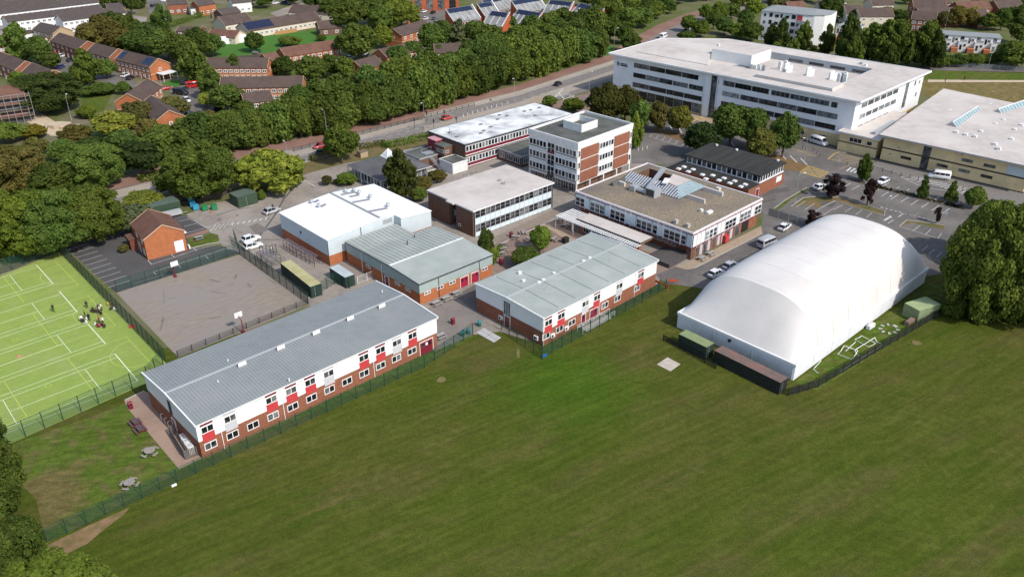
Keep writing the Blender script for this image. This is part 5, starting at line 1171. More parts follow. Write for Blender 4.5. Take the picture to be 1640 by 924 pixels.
def trunk_mesh(seed, lean=.03):
    r = random.Random(seed); m = MB(); top = (r.uniform(-lean, lean), r.uniform(-lean, lean), .62)
    m.tube((0, 0, 0), (top[0] * .4, top[1] * .4, .3), .032, BARK, .024, 7, False); m.tube((top[0] * .4, top[1] * .4, .3), top, .024, BARK, .01, 6, False)
    for i in range(5):
        a = r.uniform(0, 6.28); z = r.uniform(.22, .5); d = r.uniform(.15, .3); m.tube((top[0] * .4, top[1] * .4, z), (cos(a) * d, sin(a) * d, z + r.uniform(.15, .3)), .013, BARK, .004, 5, False)
    return m.mesh('trunk')
CR = {k: [crown('crown', k, n, s, 100 + 17 * i + sd) for i in range(c)] for (k, n, s, c, sd) in (('round', 3200, .05, 6, 1), ('tall', 2300, .056, 3, 2), ('cone', 1800, .05, 2, 3), ('willow', 3600, .045, 2, 4), ('oval', 2400, .052, 2, 5), ('sparse', 900, .055, 2, 6))}
CR['near'] = [crown('crown', 'fine', 20000, .021, 900 + i) for i in range(3)]
TR = [trunk_mesh(i) for i in range(3)]
DKG, MID, OLI, YEL, BRG, GRY, PUR, WIL = (.070, .104, .030, 1), (.090, .130, .034, 1), (.118, .108, .040, 1), (.20, .22, .05, 1), (.115, .160, .032, 1), (.105, .12, .07, 1), (.040, .024, .030, 1), (.15, .185, .040, 1)
def jit(c, a=.24):
    k = 1.1 * (1 + RND.uniform(-a, a)); g = 1 + RND.uniform(-a, a) * .4; return (c[0] * k * g, c[1] * k, c[2] * k / g * .72, 1)
def tree_at(p, w, h, kind, tint, label, group=None, cat='tree', name='tree', lift=None):
    lift = lift if lift is not None else (.03 if kind == 'near' else .07)
    root = thing(name, label, cat, (p.x, p.y, 0), RND.uniform(0, 6.28), group)
    c = put('crown', RND.choice(CR[kind]), root, (0, 0, h * lift), 0, (w, w, h * (1 - lift))); c.color = jit(tint)
    put('trunk', RND.choice(TR), root, (0, 0, 0), 0, (h * .8, h * .8, h))
    return root
def tree(u, v, wpx, hpx, kind, tint, label, group=None, **k):
    s, c = pxm(u, v); w = 1.22 * wpx / s; h = max(1.0, 1.12 * (hpx / s - .25 * w * sqrt(1 - c * c)) / c); return tree_at(G(u, v), w, h, kind, tint, label, group, **k)
ORD = 'first second third fourth fifth sixth seventh eighth ninth tenth eleventh twelfth thirteenth fourteenth fifteenth sixteenth seventeenth eighteenth nineteenth twentieth'.split()
def nth(i): return ORD[i] if i < 20 else 'twenty-' + ORD[i - 20] if i < 29 else 'thirtieth'
def grove(pts, kind, tints, label, group, wj=.15, **k):
    pts = sorted((u + RND.uniform(-2, 2), v + RND.uniform(-1, 1), w, h) for (u, v, w, h) in pts); base = label
    for i, (u, v, w, h) in enumerate(pts):
        label = base + ', ' + nth(i) + ' from the left'
        tree(u, v, w * RND.uniform(1 - wj, 1 + wj), h * RND.uniform(1 - wj, 1 + wj), kind if isinstance(kind, str) else RND.choice(kind), RND.choice(tints), label, group, **k)
def along(pts, n, dv=0, du=0):
    P = []
    for i in range(n):
        t = i / max(1, n - 1) * (len(pts) - 1); j = min(int(t), len(pts) - 2); a, b = pts[j], pts[j + 1]; f = t - j; P.append(tuple(a[q] + (b[q] - a[q]) * f for q in range(len(a))))
    return [(p[0] + du, p[1] + dv) + tuple(p[2:]) for p in P]
# the tree belt beside the main road: three staggered rows
BELT = [(262, 256, 56, 54), (420, 232, 52, 56), (600, 196, 50, 58), (700, 168, 48, 57), (830, 130, 46, 55), (955, 91, 42, 50)]
grove(along(BELT, 27), ['round', 'round', 'oval'], [DKG, DKG, MID], 'dark tree, front row of the roadside belt', 'trees in the belt along the main road', lift=-.1)
grove(along([(470, 222, 48, 54)] + BELT[2:], 21, -20, -6), ['round', 'round', 'oval'], [DKG, MID], 'dark tree, middle row of the roadside belt', 'trees in the belt along the main road')
grove(along([(570, 172, 44, 46), (640, 156, 44, 48), (720, 130, 42, 46), (830, 92, 40, 46), (930, 60, 36, 42)], 13), 'round', [DKG, MID, MID], 'green tree, back row of the roadside belt', 'trees in the belt along the main road')
grove(along([(300, 232, 44, 46), (440, 208, 42, 42)], 5), 'round', [DKG, MID], 'dark tree behind the terraces at the belt end', 'trees behind the terraces')
for a in (
    (28, 312, 98, 78, 'near', OLI, 'olive brown spreading tree at the left picture edge above the pitch'),
    (92, 320, 66, 58, 'round', DKG, 'dark tree between the olive tree and the mid green tree, left of the road'),
    (160, 300, 90, 70, 'near', MID, 'broad mid green tree behind the pitch hedge by the sandy track'),
    (228, 282, 66, 56, 'round', (.035, .05, .018, 1), 'darkest green round tree beside the road behind the brick house'),
    (40, 412, 110, 108, 'near', BRG, 'tall yellow-topped green tree behind the hedge at the left picture edge'),
    (100, 405, 100, 100, 'near', MID, 'green tree over the hedge at the pitch corner, second of the front row'),
    (158, 388, 92, 92, 'near', MID, 'bushy green tree behind the marked car park, nearest the brick house'),
    (-20, 390, 80, 90, 'near', MID, 'green tree cut off by the left picture edge'),
    (216, 372, 62, 46, 'round', GRY, 'greyish green bush against the back of the brick house'),
    (232, 334, 60, 30, 'round', YEL, 'low yellow-green bush behind the dark green container'),
    (330, 318, 105, 88, 'near', MID, 'large green tree above the coloured bins'),
    (285, 318, 58, 52, 'round', DKG, 'dark tree left of the large green tree above the bins'),
    (437, 304, 86, 66, 'willow', WIL, 'bright yellow-green weeping willow beside the school entrance road'),
    (549, 262, 54, 60, 'round', MID, 'lone green tree on the verge left of the slate-roofed dining hall'),
    (642, 322, 48, 74, 'tall', (.06, .075, .025, 1), 'tall dark birch between the dining hall and the white sports hall'),
    (602, 200, 40, 40, 'round', DKG, 'dark tree at the road edge of the belt opposite the dining hall'),
    (83, 180, 92, 62, 'near', (.06, .08, .026, 1), 'very large dark round tree above the sandy building site'),
    (187, 224, 66, 44, 'round', YEL, 'pale yellow-green tree beside the gable of the lower brick terrace'),
    (122, 234, 50, 34, 'round', OLI, 'olive tree in front of the sandy track'),
    (222, 206, 52, 42, 'round', OLI, 'olive grey tree beside the lower brick terrace'),
    (278, 192, 54, 36, 'round', OLI, 'olive tree in the terrace courtyard'),
    (143, 136, 40, 50, 'tall', MID, 'pointed green tree by the parked cars of the upper terrace'),
    (172, 126, 32, 30, 'round', MID, 'small green tree in front of the stepped brick gables'),
    (160, 152, 50, 18, 'round', MID, 'low green shrub bank above the small lawn'),
    (140, 190, 30, 20, 'round', BRG, 'bright green shrub below the small lawn'),
    (200, 152, 20, 20, 'round', MID, 'small round green tree by the estate road'),
    (316, 136, 40, 56, 'tall', MID, 'tall light green birch left of the long brick terrace'),
    (342, 158, 36, 46, 'tall', DKG, 'narrow dark tree beside the long brick terrace'),
    (366, 180, 54, 42, 'round', DKG, 'broad dark tree in front of the long brick terrace'),
    (379, 126, 28, 34, 'tall', DKG, 'small dark tree against the front of the long brick terrace'),
    (332, 172, 24, 22, 'round', YEL, 'small yellow-green tree in the parking court'),
    (36, 100, 42, 54, 'tall', MID, 'tall green tree left of the estate road, second from the edge'),
    (66, 106, 38, 44, 'round', MID, 'green tree beside the blue car in the estate road'),
    (86, 112, 30, 26, 'round', DKG, 'dark tree at the end of the left-hand terrace'),
    (34, 145, 32, 28, 'round', BRG, 'bright green tree beside the scaffolded building'),
    (16, 228, 50, 34, 'round', MID, 'green tree below the scaffolded building'),
    (54, 222, 44, 22, 'round', (.16, .15, .03, 1), 'yellowing small tree beside the site fence'),
    (108, 258, 50, 34, 'round', MID, 'green tree with reddish top above the left road'),
    (410, 84, 30, 30, 'round', MID, 'green tree at the left end of the care home lawn'),
    (465, 74, 34, 16, 'round', MID, 'low shrub on the care home lawn'),
    (515, 66, 16, 10, 'round', MID, 'small shrub on the care home lawn beside the brick terrace'),
    (457, 122, 34, 30, 'round', DKG, 'dark small tree in front of the gabled terrace end'),
    (438, 122, 24, 22, 'sparse', PUR, 'purple-leaved small tree beside the terrace gable'),
    (500, 132, 50, 40, 'round', DKG, 'dark tree right of the purple-leaved tree'),
    (530, 124, 36, 34, 'round', MID, 'mid green tree in front of the red-roofed terrace'),
    (555, 130, 34, 36, 'round', MID, 'green tree beside the terrace with the white van'),
    (575, 98, 62, 56, 'round', DKG, 'large dark tree between two brick terraces'),
    (612, 78, 34, 34, 'round', BRG, 'bright green tree left of the brick house with chimney'),
    (560, 52, 56, 46, 'round', DKG, 'dark tree beside the care home gable'),
    (590, 42, 54, 44, 'round', DKG, 'dark tree left of the yellow-green willow'),
    (612, 52, 42, 40, 'round', MID, 'green tree below the yellow-green willow'),
    (643, 46, 50, 46, 'willow', WIL, 'large yellow-green willow beside the college car park'),
    (690, 88, 42, 46, 'round', MID, 'olive tree right of the brick house with chimney'),
    (706, 74, 38, 38, 'round', DKG, 'dark tree in front of the red college walls'),
    (736, 74, 40, 40, 'cone', GRY, 'blue-grey conifer in front of the college roofs'),
    (762, 72, 36, 36, 'round', MID, 'green tree right of the blue-grey conifer'),
    (785, 88, 44, 44, 'round', MID, 'large green tree in front of the middle college roofs'),
    (814, 58, 32, 30, 'round', DKG, 'dark round tree between two college wings'),
    (955, 60, 30, 34, 'round', YEL, 'yellow-green tree at the right-hand college wing'),
    (935, 62, 44, 30, 'round', OLI, 'olive tree below the right-hand college wing'),
    (968, 200, 56, 62, 'round', (.058, .064, .022, 1), 'dark olive tree left of the office entrance, nearest the junction'),
    (1000, 196, 48, 54, 'round', (.058, .064, .022, 1), 'dark olive tree left of the office entrance, second from the junction'),
    (1024, 212, 36, 48, 'round', MID, 'green tree beside the brick tower, third before the office'),
    (1052, 212, 36, 46, 'round', OLI, 'olive tree in front of the office entrance'),
    (1086, 216, 38, 44, 'round', (.13, .125, .03, 1), 'yellow-olive tree in front of the office entrance, right-hand one'),
    (1016, 238, 22, 50, 'tall', BRG, 'narrow bright green tree at the corner of the brick tower'),
    (1122, 252, 52, 54, 'oval', (.032, .052, .02, 1), 'clipped dark green egg-shaped tree beside the black-roofed hall'),
    (1168, 234, 58, 66, 'round', MID, 'tall green tree behind the black-roofed hall, first from the left'),
    (1204, 238, 46, 60, 'round', DKG, 'dark tree behind the black-roofed hall, between green and yellow-topped trees'),
    (1216, 256, 46, 48, 'round', (.12, .12, .035, 1), 'yellow-topped tree behind the black-roofed hall'),
    (1252, 252, 44, 66, 'round', DKG, 'dark tree at the right-hand corner of the black-roofed hall'),
    (880, 172, 24, 18, 'round', MID, 'small round bush behind the stained white roof'),
    (918, 182, 36, 24, 'round', BRG, 'bright green bush beside the brick tower roof'),
    (1381, 291, 20, 40, 'tall', MID, 'slender green tree in the car park beside the zebra crossing'),
    (1332, 318, 42, 38, 'sparse', PUR, 'purple-leaved tree hiding a white car on the car park island'),
    (1388, 328, 26, 38, 'sparse', PUR, 'purple-leaved tree right of the first one on the island'),
    (1476, 316, 20, 34, 'cone', MID, 'small green tree in front of the white minibus'),
    (1522, 322, 22, 32, 'cone', MID, 'small green tree beside the white hatched bay'),
    (1556, 334, 32, 36, 'round', MID, 'green tree at the top of the big tree group'),
    (1499, 358, 14, 24, 'sparse', PUR, 'smallest purple-leaved tree, on the right-hand island'),
    (1302, 364, 34, 28, 'sparse', PUR, 'purple-leaved bush behind the white dome'),
    (1562, 503, 118, 175, 'near', (.110, .152, .038, 1), 'huge green tree at the right-hand end of the white dome'),
    (1640, 508, 135, 185, 'near', (.110, .152, .038, 1), 'huge green tree cut by the right picture edge'),
    (1605, 430, 110, 110, 'near', (.110, .152, .038, 1), 'big green tree behind the two huge trees at the right'),
    (1520, 506, 36, 26, 'round', MID, 'low bush beside the green container at the right'),
    (1640, 300, 26, 34, 'round', OLI, 'bush at the corner of the buff building'),
    (778, 414, 26, 46, 'round', DKG, 'dark small tree between the changing block and the science block'),
    (788, 422, 24, 24, 'round', BRG, 'bright green shrub beside the changing block'),
    (864, 404, 34, 42, 'round', BRG, 'courtyard tree with light green crown'),
    (842, 428, 46, 34, 'round', DKG, 'dark courtyard tree behind the fenced classroom block'),
    (676, 304, 34, 22, 'round', OLI, 'brownish shrub beside the dining hall'), (700, 292, 30, 20, 'round', OLI, 'brownish shrub left of the science block'), (672, 322, 26, 22, 'round', MID, 'green shrub at the brown end wall of the science block'),
    (524, 297, 16, 16, 'round', (.06, .055, .025, 1), 'round brown clipped bush on the small lawn'), (556, 296, 30, 20, 'oval', BRG, 'bright green clipped bush on the small lawn'), (538, 295, 12, 8, 'round', OLI, 'tiny bush between the two clipped bushes'),
    (200, 404, 16, 13, 'round', OLI, 'small yellow-green shrub at the brick house porch'),
    (420, 320, 14, 15, 'oval', BRG, 'bright green shrub at the corner of the dark green store'),
    (1620, 108, 62, 40, 'round', MID, 'round green tree at the right edge of the meadow'), (1632, 72, 50, 44, 'round', DKG, 'dark tree beside the white terrace, right end'),
    (1010, 84, 30, 30, 'round', DKG, 'dark tree behind the left end of the white office'),
): tree(*a, **(dict(lift=-.14) if 'huge' in a[6] or 'big green' in a[6] else {}))
# near trees and undergrowth along the lower left edge
for a in ((-8, 838, 112, 150, 'near', (.075, .105, .026, 1), 'dark green tree at the left edge beside the picnic lawn'), (28, 930, 100, 105, 'near', (.07, .10, .026, 1), 'dense green tree at the lower left corner'), (75, 1010, 200, 110, 'near', BRG, 'bright green tree cut off by the bottom edge, lower left'),
          (-12, 745, 60, 90, 'near', DKG, 'dark tree at the left edge where the pitch fence ends'), (150, 965, 70, 40, 'near', MID, 'leafy bush at the bottom edge beside the playing field'), (-40, 900, 120, 160, 'near', MID, 'green tree mostly outside the lower left corner')): tree(*a)
# groves seen as many alike trees
grove([(150, 82, 46, 46), (172, 78, 44, 44), (196, 86, 48, 46), (222, 92, 48, 46), (248, 98, 48, 44), (272, 96, 44, 42), (205, 66, 40, 40), (232, 74, 40, 40), (258, 80, 40, 38), (296, 104, 46, 40), (320, 94, 44, 42), (340, 92, 40, 38), (182, 56, 36, 36)], 'round', [DKG, DKG, OLI], 'dark tree, clump left of the care home', 'trees between the terrace and the care home')
grove([(172, 14, 28, 30), (196, 12, 30, 30), (214, 24, 22, 34), (186, 2, 26, 26), (262, 46, 24, 30), (248, 38, 14, 16), (224, 14, 24, 30)], ['round', 'tall'], [DKG, MID], 'dark tree beyond the far white terraces', 'trees by the far white terraces')
grove([(425, 14, 26, 26), (402, 8, 24, 24), (470, 8, 24, 22), (520, 14, 30, 26), (545, 18, 30, 28), (505, 4, 26, 22), (500, 14, 26, 24), (570, 22, 34, 30), (580, 8, 30, 26), (605, 20, 34, 30), (530, 30, 34, 26), (620, 6, 30, 24), (640, 2, 30, 24), (555, 6, 30, 26)], 'round', [DKG, DKG, MID], 'dark tree on the skyline behind the care home', 'trees behind the care home')
grove([(965, 22, 34, 34), (985, 14, 34, 32), (1005, 24, 34, 32), (1025, 20, 32, 30), (1045, 16, 30, 28), (1060, 8, 28, 26), (1085, 6, 28, 24), (1110, 4, 26, 22), (1135, 2, 26, 22), (985, 44, 36, 36), (1005, 52, 36, 36), (1025, 44, 34, 32), (975, 66, 36, 36), (1000, 72, 30, 30), (1048, 30, 30, 26), (1070, 22, 26, 24), (960, 42, 34, 34), (940, 12, 30, 28), (1160, -4, 26, 22)], 'round', [DKG, MID, MID], 'green tree in the wood left of the road bridge', 'wood left of the road bridge')
grove([(1104, 52, 26, 24), (1122, 60, 28, 24), (1140, 48, 26, 24), (1130, 34, 26, 24), (1152, 36, 26, 26), (1172, 30, 26, 26), (1160, 56, 30, 26), (1180, 62, 30, 26), (1200, 66, 30, 28), (1192, 48, 28, 28), (1205, 30, 28, 28), (1180, 18, 26, 24), (1195, 10, 26, 24), (1100, 66, 26, 18)], 'round', [MID, BRG, DKG], 'green tree between the road bridge and the white flats', 'trees by the road bridge')
grove([(1232, 76, 20, 34), (1248, 82, 22, 42), (1240, 92, 24, 24), (1286, 82, 24, 40), (1270, 86, 20, 24), (1322, 90, 24, 48), (1354, 98, 35, 56), (1374, 102, 24, 40), (1390, 98, 39, 54), (1412, 102, 41, 60), (1436, 106, 39, 62), (1452, 104, 37, 44), (1478, 106, 37, 58), (1490, 110, 28, 46), (1302, 92, 20, 20), (1365, 106, 24, 38), (1420, 110, 28, 36)], 'tall', [(.05, .07, .02, 1), MID, (.045, .065, .02, 1)], 'tall dark tree behind the white office', 'tall trees behind the white office')
grove(along([(1505, 108, 26, 18), (1600, 104, 26, 20)], 8), 'round', [MID, DKG], 'low green shrub along the lane below the white terrace', 'shrubs along the lane')
grove([(1246, 20, 30, 26), (1330, 30, 34, 34), (1345, 34, 30, 28), (1372, 40, 26, 22), (1440, 40, 26, 20), (1418, 36, 30, 24), (1510, 44, 30, 26), (1530, 44, 32, 28), (1552, 44, 30, 26), (1580, 48, 30, 28), (1600, 50, 32, 30), (1620, 40, 34, 30), (1640, 46, 36, 36), (1615, 20, 30, 26), (1638, 20, 30, 28), (1560, 24, 20, 18), (1236, 6, 28, 20), (1270, 0, 28, 20), (1300, 4, 28, 22), (1320, 8, 28, 22), (1350, 4, 26, 20), (1450, 6, 26, 20), (1590, 6, 26, 22), (1530, 30, 22, 20)], 'round', [DKG, MID, OLI], 'tree among the far brick houses', 'trees among the far brick houses')
tree(1556, 36, 24, 22, 'round', YEL, 'yellow-green tree among the far brick houses'); tree(1430, 64, 40, 30, 'round', (.12, .14, .03, 1), 'yellow-topped broad tree behind the row of tall trees')
grove([(660, 100, 34, 34), (700, 100, 34, 32), (640, 110, 34, 34), (820, 90, 38, 40), (850, 74, 36, 40), (880, 62, 36, 40), (905, 56, 36, 38)], 'round', [MID, DKG], 'green tree between the belt and the brick college', 'trees between the belt and the college')
grove([(-5, 108, 24, 22), (50, 126, 26, 20), (20, 60, 16, 14), (240, 158, 22, 14), (118, 120, 14, 12), (292, 122, 22, 22), (306, 200, 26, 20), (320, 205, 30, 26), (256, 205, 30, 26), (240, 230, 44, 40), (265, 240, 44, 44), (200, 245, 50, 40), (150, 250, 40, 30), (60, 250, 40, 28), (20, 262, 50, 34), (420, 178, 30, 26), (395, 190, 34, 30), (365, 206, 40, 36), (340, 214, 40, 36), (480, 148, 24, 20), (575, 128, 30, 28), (600, 120, 30, 26)], 'round', [MID, DKG, OLI], 'garden tree among the brown-roofed brick terraces', 'garden trees of the estate')
# hedges
def hedge_mesh(n, seed):
    rng = np.random.default_rng(seed); f = rng.integers(0, 5, n); p = rng.uniform(0, 1, (n, 3)); nr = np.zeros((n, 3))
    for k, (ax, val, nn) in enumerate(((2, 1, (0, 0, 1)), (0, 0, (-1, 0, 0)), (0, 1, (1, 0, 0)), (1, 0, (0, -1, 0)), (1, 1, (0, 1, 0)))): s = f == k; p[s, ax] = val + rng.normal(0, .04, s.sum()); nr[s] = nn
    nr = nr + rng.normal(size=(n, 3)) * .5; nr /= np.linalg.norm(nr, axis=1)[:, None]; p[:, :2] -= .5
    return p, nr, rng
def hedge(p, q, w, h, tint, label, leaf=.35):
    a, b = G(*p), G(*q); d = b - a; Lh = d.length; n = int(min(9000, (Lh * (w + 2 * h) + 2 * w * h) * 1.5 / leaf ** 2))
    P, N_, rng = hedge_mesh(n, int(Lh * 100) % 977); P = P * np.array([Lh, w, h]); P += rng.normal(0, .12, P.shape)
    me = leaf_mesh('hedge', P, N_, np.full(n, leaf), rng.uniform(0, 1, n), rng)
    o = put('hedge', me, None, ((a.x + b.x) / 2, (a.y + b.y) / 2, 0), atan2(d.y, d.x)); o.color = jit(tint); return tag(o, label, 'hedge')
hedge((-40, 436), (92, 394), 2.6, 2.6, DKG, 'dark green hedge along the top of the bright pitch')
hedge((618, 236), (690, 220), 3.2, 1.3, MID, 'broad clipped hedge beside the main road in front of the dining hall')
hedge((500, 258), (548, 246), 1.6, 1.4, OLI, 'brownish hedge along the road by the lone tree')
hedge((575, 240), (612, 232), 1.6, 1.4, OLI, 'short brown hedge beside the timber bin store')
hedge((225, 290), (262, 281), 3, 1.2, MID, 'low green bank beside the left end of the road')
hedge((132, 186), (170, 196), 2.5, 1.6, BRG, 'bright green hedge below the small estate lawn')
hedge((268, 46), (320, 28), 2.0, 2.2, MID, 'green hedge along the far street by the bungalow')
hedge((1405, 300), (1530, 331), .8, .5, (.05, .045, .022, 1), 'low brown hedge between two rows of parking bays')
hedge((788, 424), (800, 402), .8, 1.2, BRG, 'thin green hedge beside the courtyard tables')
# ---------------------------------------------------------------- the housing beyond the road
def pv_array(b, x0, x1, y0, z0, y1, z1, nx_, ny_):
    """solar panels on a slope that rises from (y0, z0) to (y1, z1)"""
    for i in range(nx_):
        m = MB()
        for j in range(ny_):
            a, c = j / ny_ + .02, (j + 1) / ny_ - .02; xa = x0 + (x1 - x0) * i / nx_ + .05; xb = x0 + (x1 - x0) * (i + 1) / nx_ - .05
            slope(m, xa, xb, y0 + (y1 - y0) * a, z0 + (z1 - z0) * a + .15, y0 + (y1 - y0) * c, z0 + (z1 - z0) * c + .15, PV, .06)
        b.part(m, 'solar_panel')
def terrace(L, Rr, label, depth=8.4, he=5.0, hr=7.6, wall=None, roof=None, nw=5, rows=2, name='brick_terrace', cat='house', group=None, gablewin=True, band_=None, pv=(), chim=0, wfr=None, doors=0):
    a, c = G(*L, he), G(*Rr, he); d = c - a
    b = Bld(name, label, a, math.degrees(atan2(d.y, d.x)), d.length, depth, cat, group)
    wall = wall or BRICKO; roof = roof or TILE
    rf = gable_house(b, he, hr, wall, roof, 'x', .25, mat('pale_verge', (.5, .33, .22), rough=.8))
    if band_: b.part(MB().box(-.03, -.03, he * .46, b.w + .03, b.d + .03, he * .46 + .18, band_), 'pale_band')
    for i in range(nw):
        x = (i + .5) * b.w / nw
        for r_ in range(rows):
            if r_ == 0 and doors and i % doors == 1: b.door('front', x - .5, 1.0, 2.1, MAROON if i % 2 else DKFRAME, leaves=1); continue
            b.win('front', x - .75, (.8 if r_ == 0 else he * .62) if rows > 1 else 1.0, 1.5, 1.2, 2, 1, fr=wfr, fw=.16)
    if gablewin:
        for f in ('right', 'left'): b.win(f, b.d * .5 - .5, he * .62, .9, 1.1, 1, fw=.16)
    for (x0, x1) in pv: pv_array(b, x0 * b.w, x1 * b.w, .6, he + (hr - he) * .12, b.d / 2 - .5, hr - .25, max(2, int((x1 - x0) * b.w / 1.2)), 3)
    for i in range(chim): x = (i + .7) * b.w / (chim + .4); MB().box(x - .4, b.d / 2 - .5, hr - .4, x + .4, b.d / 2 + .4, hr + 1.1, wall).tube((x, b.d / 2, hr + 1.1), (x, b.d / 2, hr + 1.6), .15, BRICKO).build('chimney', rf)
    return b
PB = mat('pale_brick_band', (.6, .42, .3), rough=.8)
terrace((80.5, 65.8), (124.2, 79.9), 'brown-roofed brick terrace, uppermost of the three stepped ones', 9, he=5, hr=7.6, wall=BRICK, nw=6, doors=2)
terrace((139, 83), (174.5, 92.6), 'brown-roofed brick terrace, middle one of the three stepped ones', 8.4, wall=BRICK, nw=5, doors=2)
c_ = terrace((184.5, 95.2), (239, 108.8), 'brown-roofed brick terrace with two solar arrays and a glazed lean-to at its gable', 8.4, wall=BRICKO, nw=8, band_=PB, pv=((.02, .16), (.72, .95)), doors=2)
c_.part(MB().box(c_.w + .1, 2, 2.5, c_.w + 4.5, 8.2, 2.65, WHITE2), 'lean_to_roof')
for y in (2.2, 5, 8): c_.part(MB().box(c_.w + 4.2, y, 0, c_.w + 4.35, y + .15, 2.5, WHITE2), 'post')
terrace((-22, 95), (24, 113), 'brown-roofed brick terrace cut by the left picture edge', 8.4, wall=BRICK, nw=6, doors=2); terrace((35, 116), (68, 127.7), 'short brown-roofed brick terrace behind the very large dark tree', 8.4, wall=BRICK, nw=5)
terrace((228.5, 162.6), (258.8, 138.3), 'brick terrace with pinkish rendered front facing the parking court', 8.6, wall=BRICKO, nw=5, band_=PB, doors=2)
terrace((222, 170), (249, 194.4), 'brick terrace whose orange gable end stands above the tree belt', 8.6, wall=BRICKO, nw=5, band_=PB)
terrace((329, 108.5), (427, 108.5), 'long brown-roofed brick terrace facing the camera below the care home lawn', 8.4, nw=11, doors=3, band_=PB)
terrace((352, 141), (483, 139), 'second long brown-roofed brick terrace, nearer the tree belt', 8.4, nw=13, doors=3, band_=PB)
g2 = terrace((393, 166), (437, 160), 'small brown-roofed brick house with low gable just above the tree belt', 7, he=4.6, hr=7, nw=4)
terrace((457.7, 91.3), (544.3, 77.2), 'red-brown roofed brick terrace along the bottom of the care home lawn', 8.4, roof=TILER, nw=9, doors=3, band_=PB)
terrace((431, 99), (449, 95.5), 'small brick gabled end house beside the red-brown roofed terrace', 7.5, he=4.4, hr=6.6, roof=TILER, nw=2)
terrace((643.6, 57.7), (692, 43.5), 'brown-roofed brick house with a white chimney pot above the belt', 9, nw=5, chim=1, band_=PB)
terrace((620, 92.6), (679, 79.2), 'brown-roofed brick terrace with white van parked in front', 8.6, roof=TILE, nw=7, doors=3, band_=PB)
terrace((583, 113), (614, 104), 'brick house with orange gable facing the tree belt', 9, he=4.6, hr=7.4, nw=3)
terrace((697.3, 85.2), (757, 82.5), 'low brown-roofed brick house half hidden by the tree belt', 8, nw=6)
terrace((806, 70), (832, 62), 'brown roof showing just above the tree belt in front of the college', 8, nw=3)
# care home
CH = BUFF; CW = mat('cream_render', (.62, .54, .42), (.56, .49, .38), .6, rough=.8)
terrace((398, 50.5), (514, 31.5), 'long low care home wing with cream wall and blue solar panels facing the lawn', 11, he=3.2, hr=6.2, wall=CW, nw=15, rows=1, name='care_home', cat='building', pv=((.0, .36),), gablewin=False)
terrace((361, 41), (404, 34), 'care home wing with wide brown roof and stone gable behind the solar-panelled wing', 11, he=3.2, hr=6.4, wall=CW, nw=4, rows=1, name='care_home', cat='building', gablewin=False)
terrace((462, 19.5), (552, 25.5), 'care home rear wing with long brown roof by the grey court', 10, he=3.0, hr=5.8, wall=CW, nw=6, rows=1, name='care_home', cat='building', gablewin=False)
terrace((512, 47), (548, 44), 'care home end wing with stone gable and tall narrow window', 8, he=3.2, hr=6.0, wall=BRICKB, nw=2, rows=1, name='care_home', cat='building')
terrace((282, 50.5), (318, 51), 'brown flat-pitched bungalow beside the dark tree clump', 8, he=2.8, hr=4.2, wall=BRICKB, nw=3, rows=1, name='bungalow')
b_ = terrace((331, 58), (376, 61), 'low building with reddish roof, rooflights and pale gable at the lawn corner', 9, he=2.8, hr=5.0, wall=CW, roof=TILER, nw=3, rows=1, name='bungalow')
MB().box(0, 0, 0, 12, 3, 2.3, WHITE).poly([(0, 0, 2.3), (12, 0, 2.3), (12, 1.5, 3.0), (0, 1.5, 3.0)], WHITE).poly([(12, 3, 2.3), (0, 3, 2.3), (0, 1.5, 3.0), (12, 1.5, 3.0)], WHITE)
mq = thing('marquee', 'long white marquee tent at the corner of the care home lawn', 'tent', G(346, 73), atan2(G(377, 70).y - G(346, 73).y, G(377, 70).x - G(346, 73).x))
MB().box(0, 0, 0, 13, 3, 2.2, WHITE).build('tent_wall', mq); m_ = MB(); slope(m_, -.1, 13.1, -.1, 2.2, 1.5, 3.1, WHITE, .06); slope(m_, -.1, 13.1, 3.1, 2.2, 1.5, 3.1, WHITE, .06); m_.build('tent_roof', mq)
tf = thing('timber_fence', 'orange-brown timber fence panel at the edge of the care home lawn', 'fence', G(441, 57), atan2(G(472, 52).y - G(441, 57).y, G(472, 52).x - G(441, 57).x))
for i in range(8): MB().box(i * 1.4, 0, 0, i * 1.4 + 1.35, .08, 1.6, mat('orange_timber', (.42, .24, .10), (.36, .2, .08), 2, rough=.9)).build('fence_panel', tf)
# white terraces in the far left corner
GR = mat('grey_brown_roof', (.092, .076, .07), (.072, .06, .056), .8, rough=.95, spec=.08)
terrace((-10, 13), (92, 3), 'white terrace farthest away at the top left corner', 9, he=5.2, hr=7.2, wall=WHITE2, roof=GR, nw=14, name='white_terrace', gablewin=False)
terrace((-10, 24), (158, 4), 'white terrace with long dark roof, second from the top edge', 9, he=5.2, hr=7.2, wall=WHITE2, roof=GR, nw=20, name='white_terrace', gablewin=False)
terrace((12, 36), (165, 16.5), 'white terrace with long dark roof, third from the top edge', 9, he=5.2, hr=7.2, wall=WHITE2, roof=GR, nw=18, name='white_terrace', gablewin=False)
terrace((100, 34.5), (203, 20.5), 'white terrace with white fronts, nearest one of the far rows', 9, he=5.2, hr=7.2, wall=WHITE2, roof=GR, nw=12, name='white_terrace', gablewin=False)
terrace((52, 48), (84, 55), 'bluish-white house with a wide tan gable end below the white terraces', 9, he=5.0, hr=7.4, wall=mat('tan_render', (.42, .31, .19), rough=.85), roof=GR, nw=5, name='gabled_house')
terrace((172, 15), (200, 13), 'small house with pale gable beyond the white terraces', 8, he=4, hr=6, wall=CW, roof=GR, nw=2, name='gabled_house')
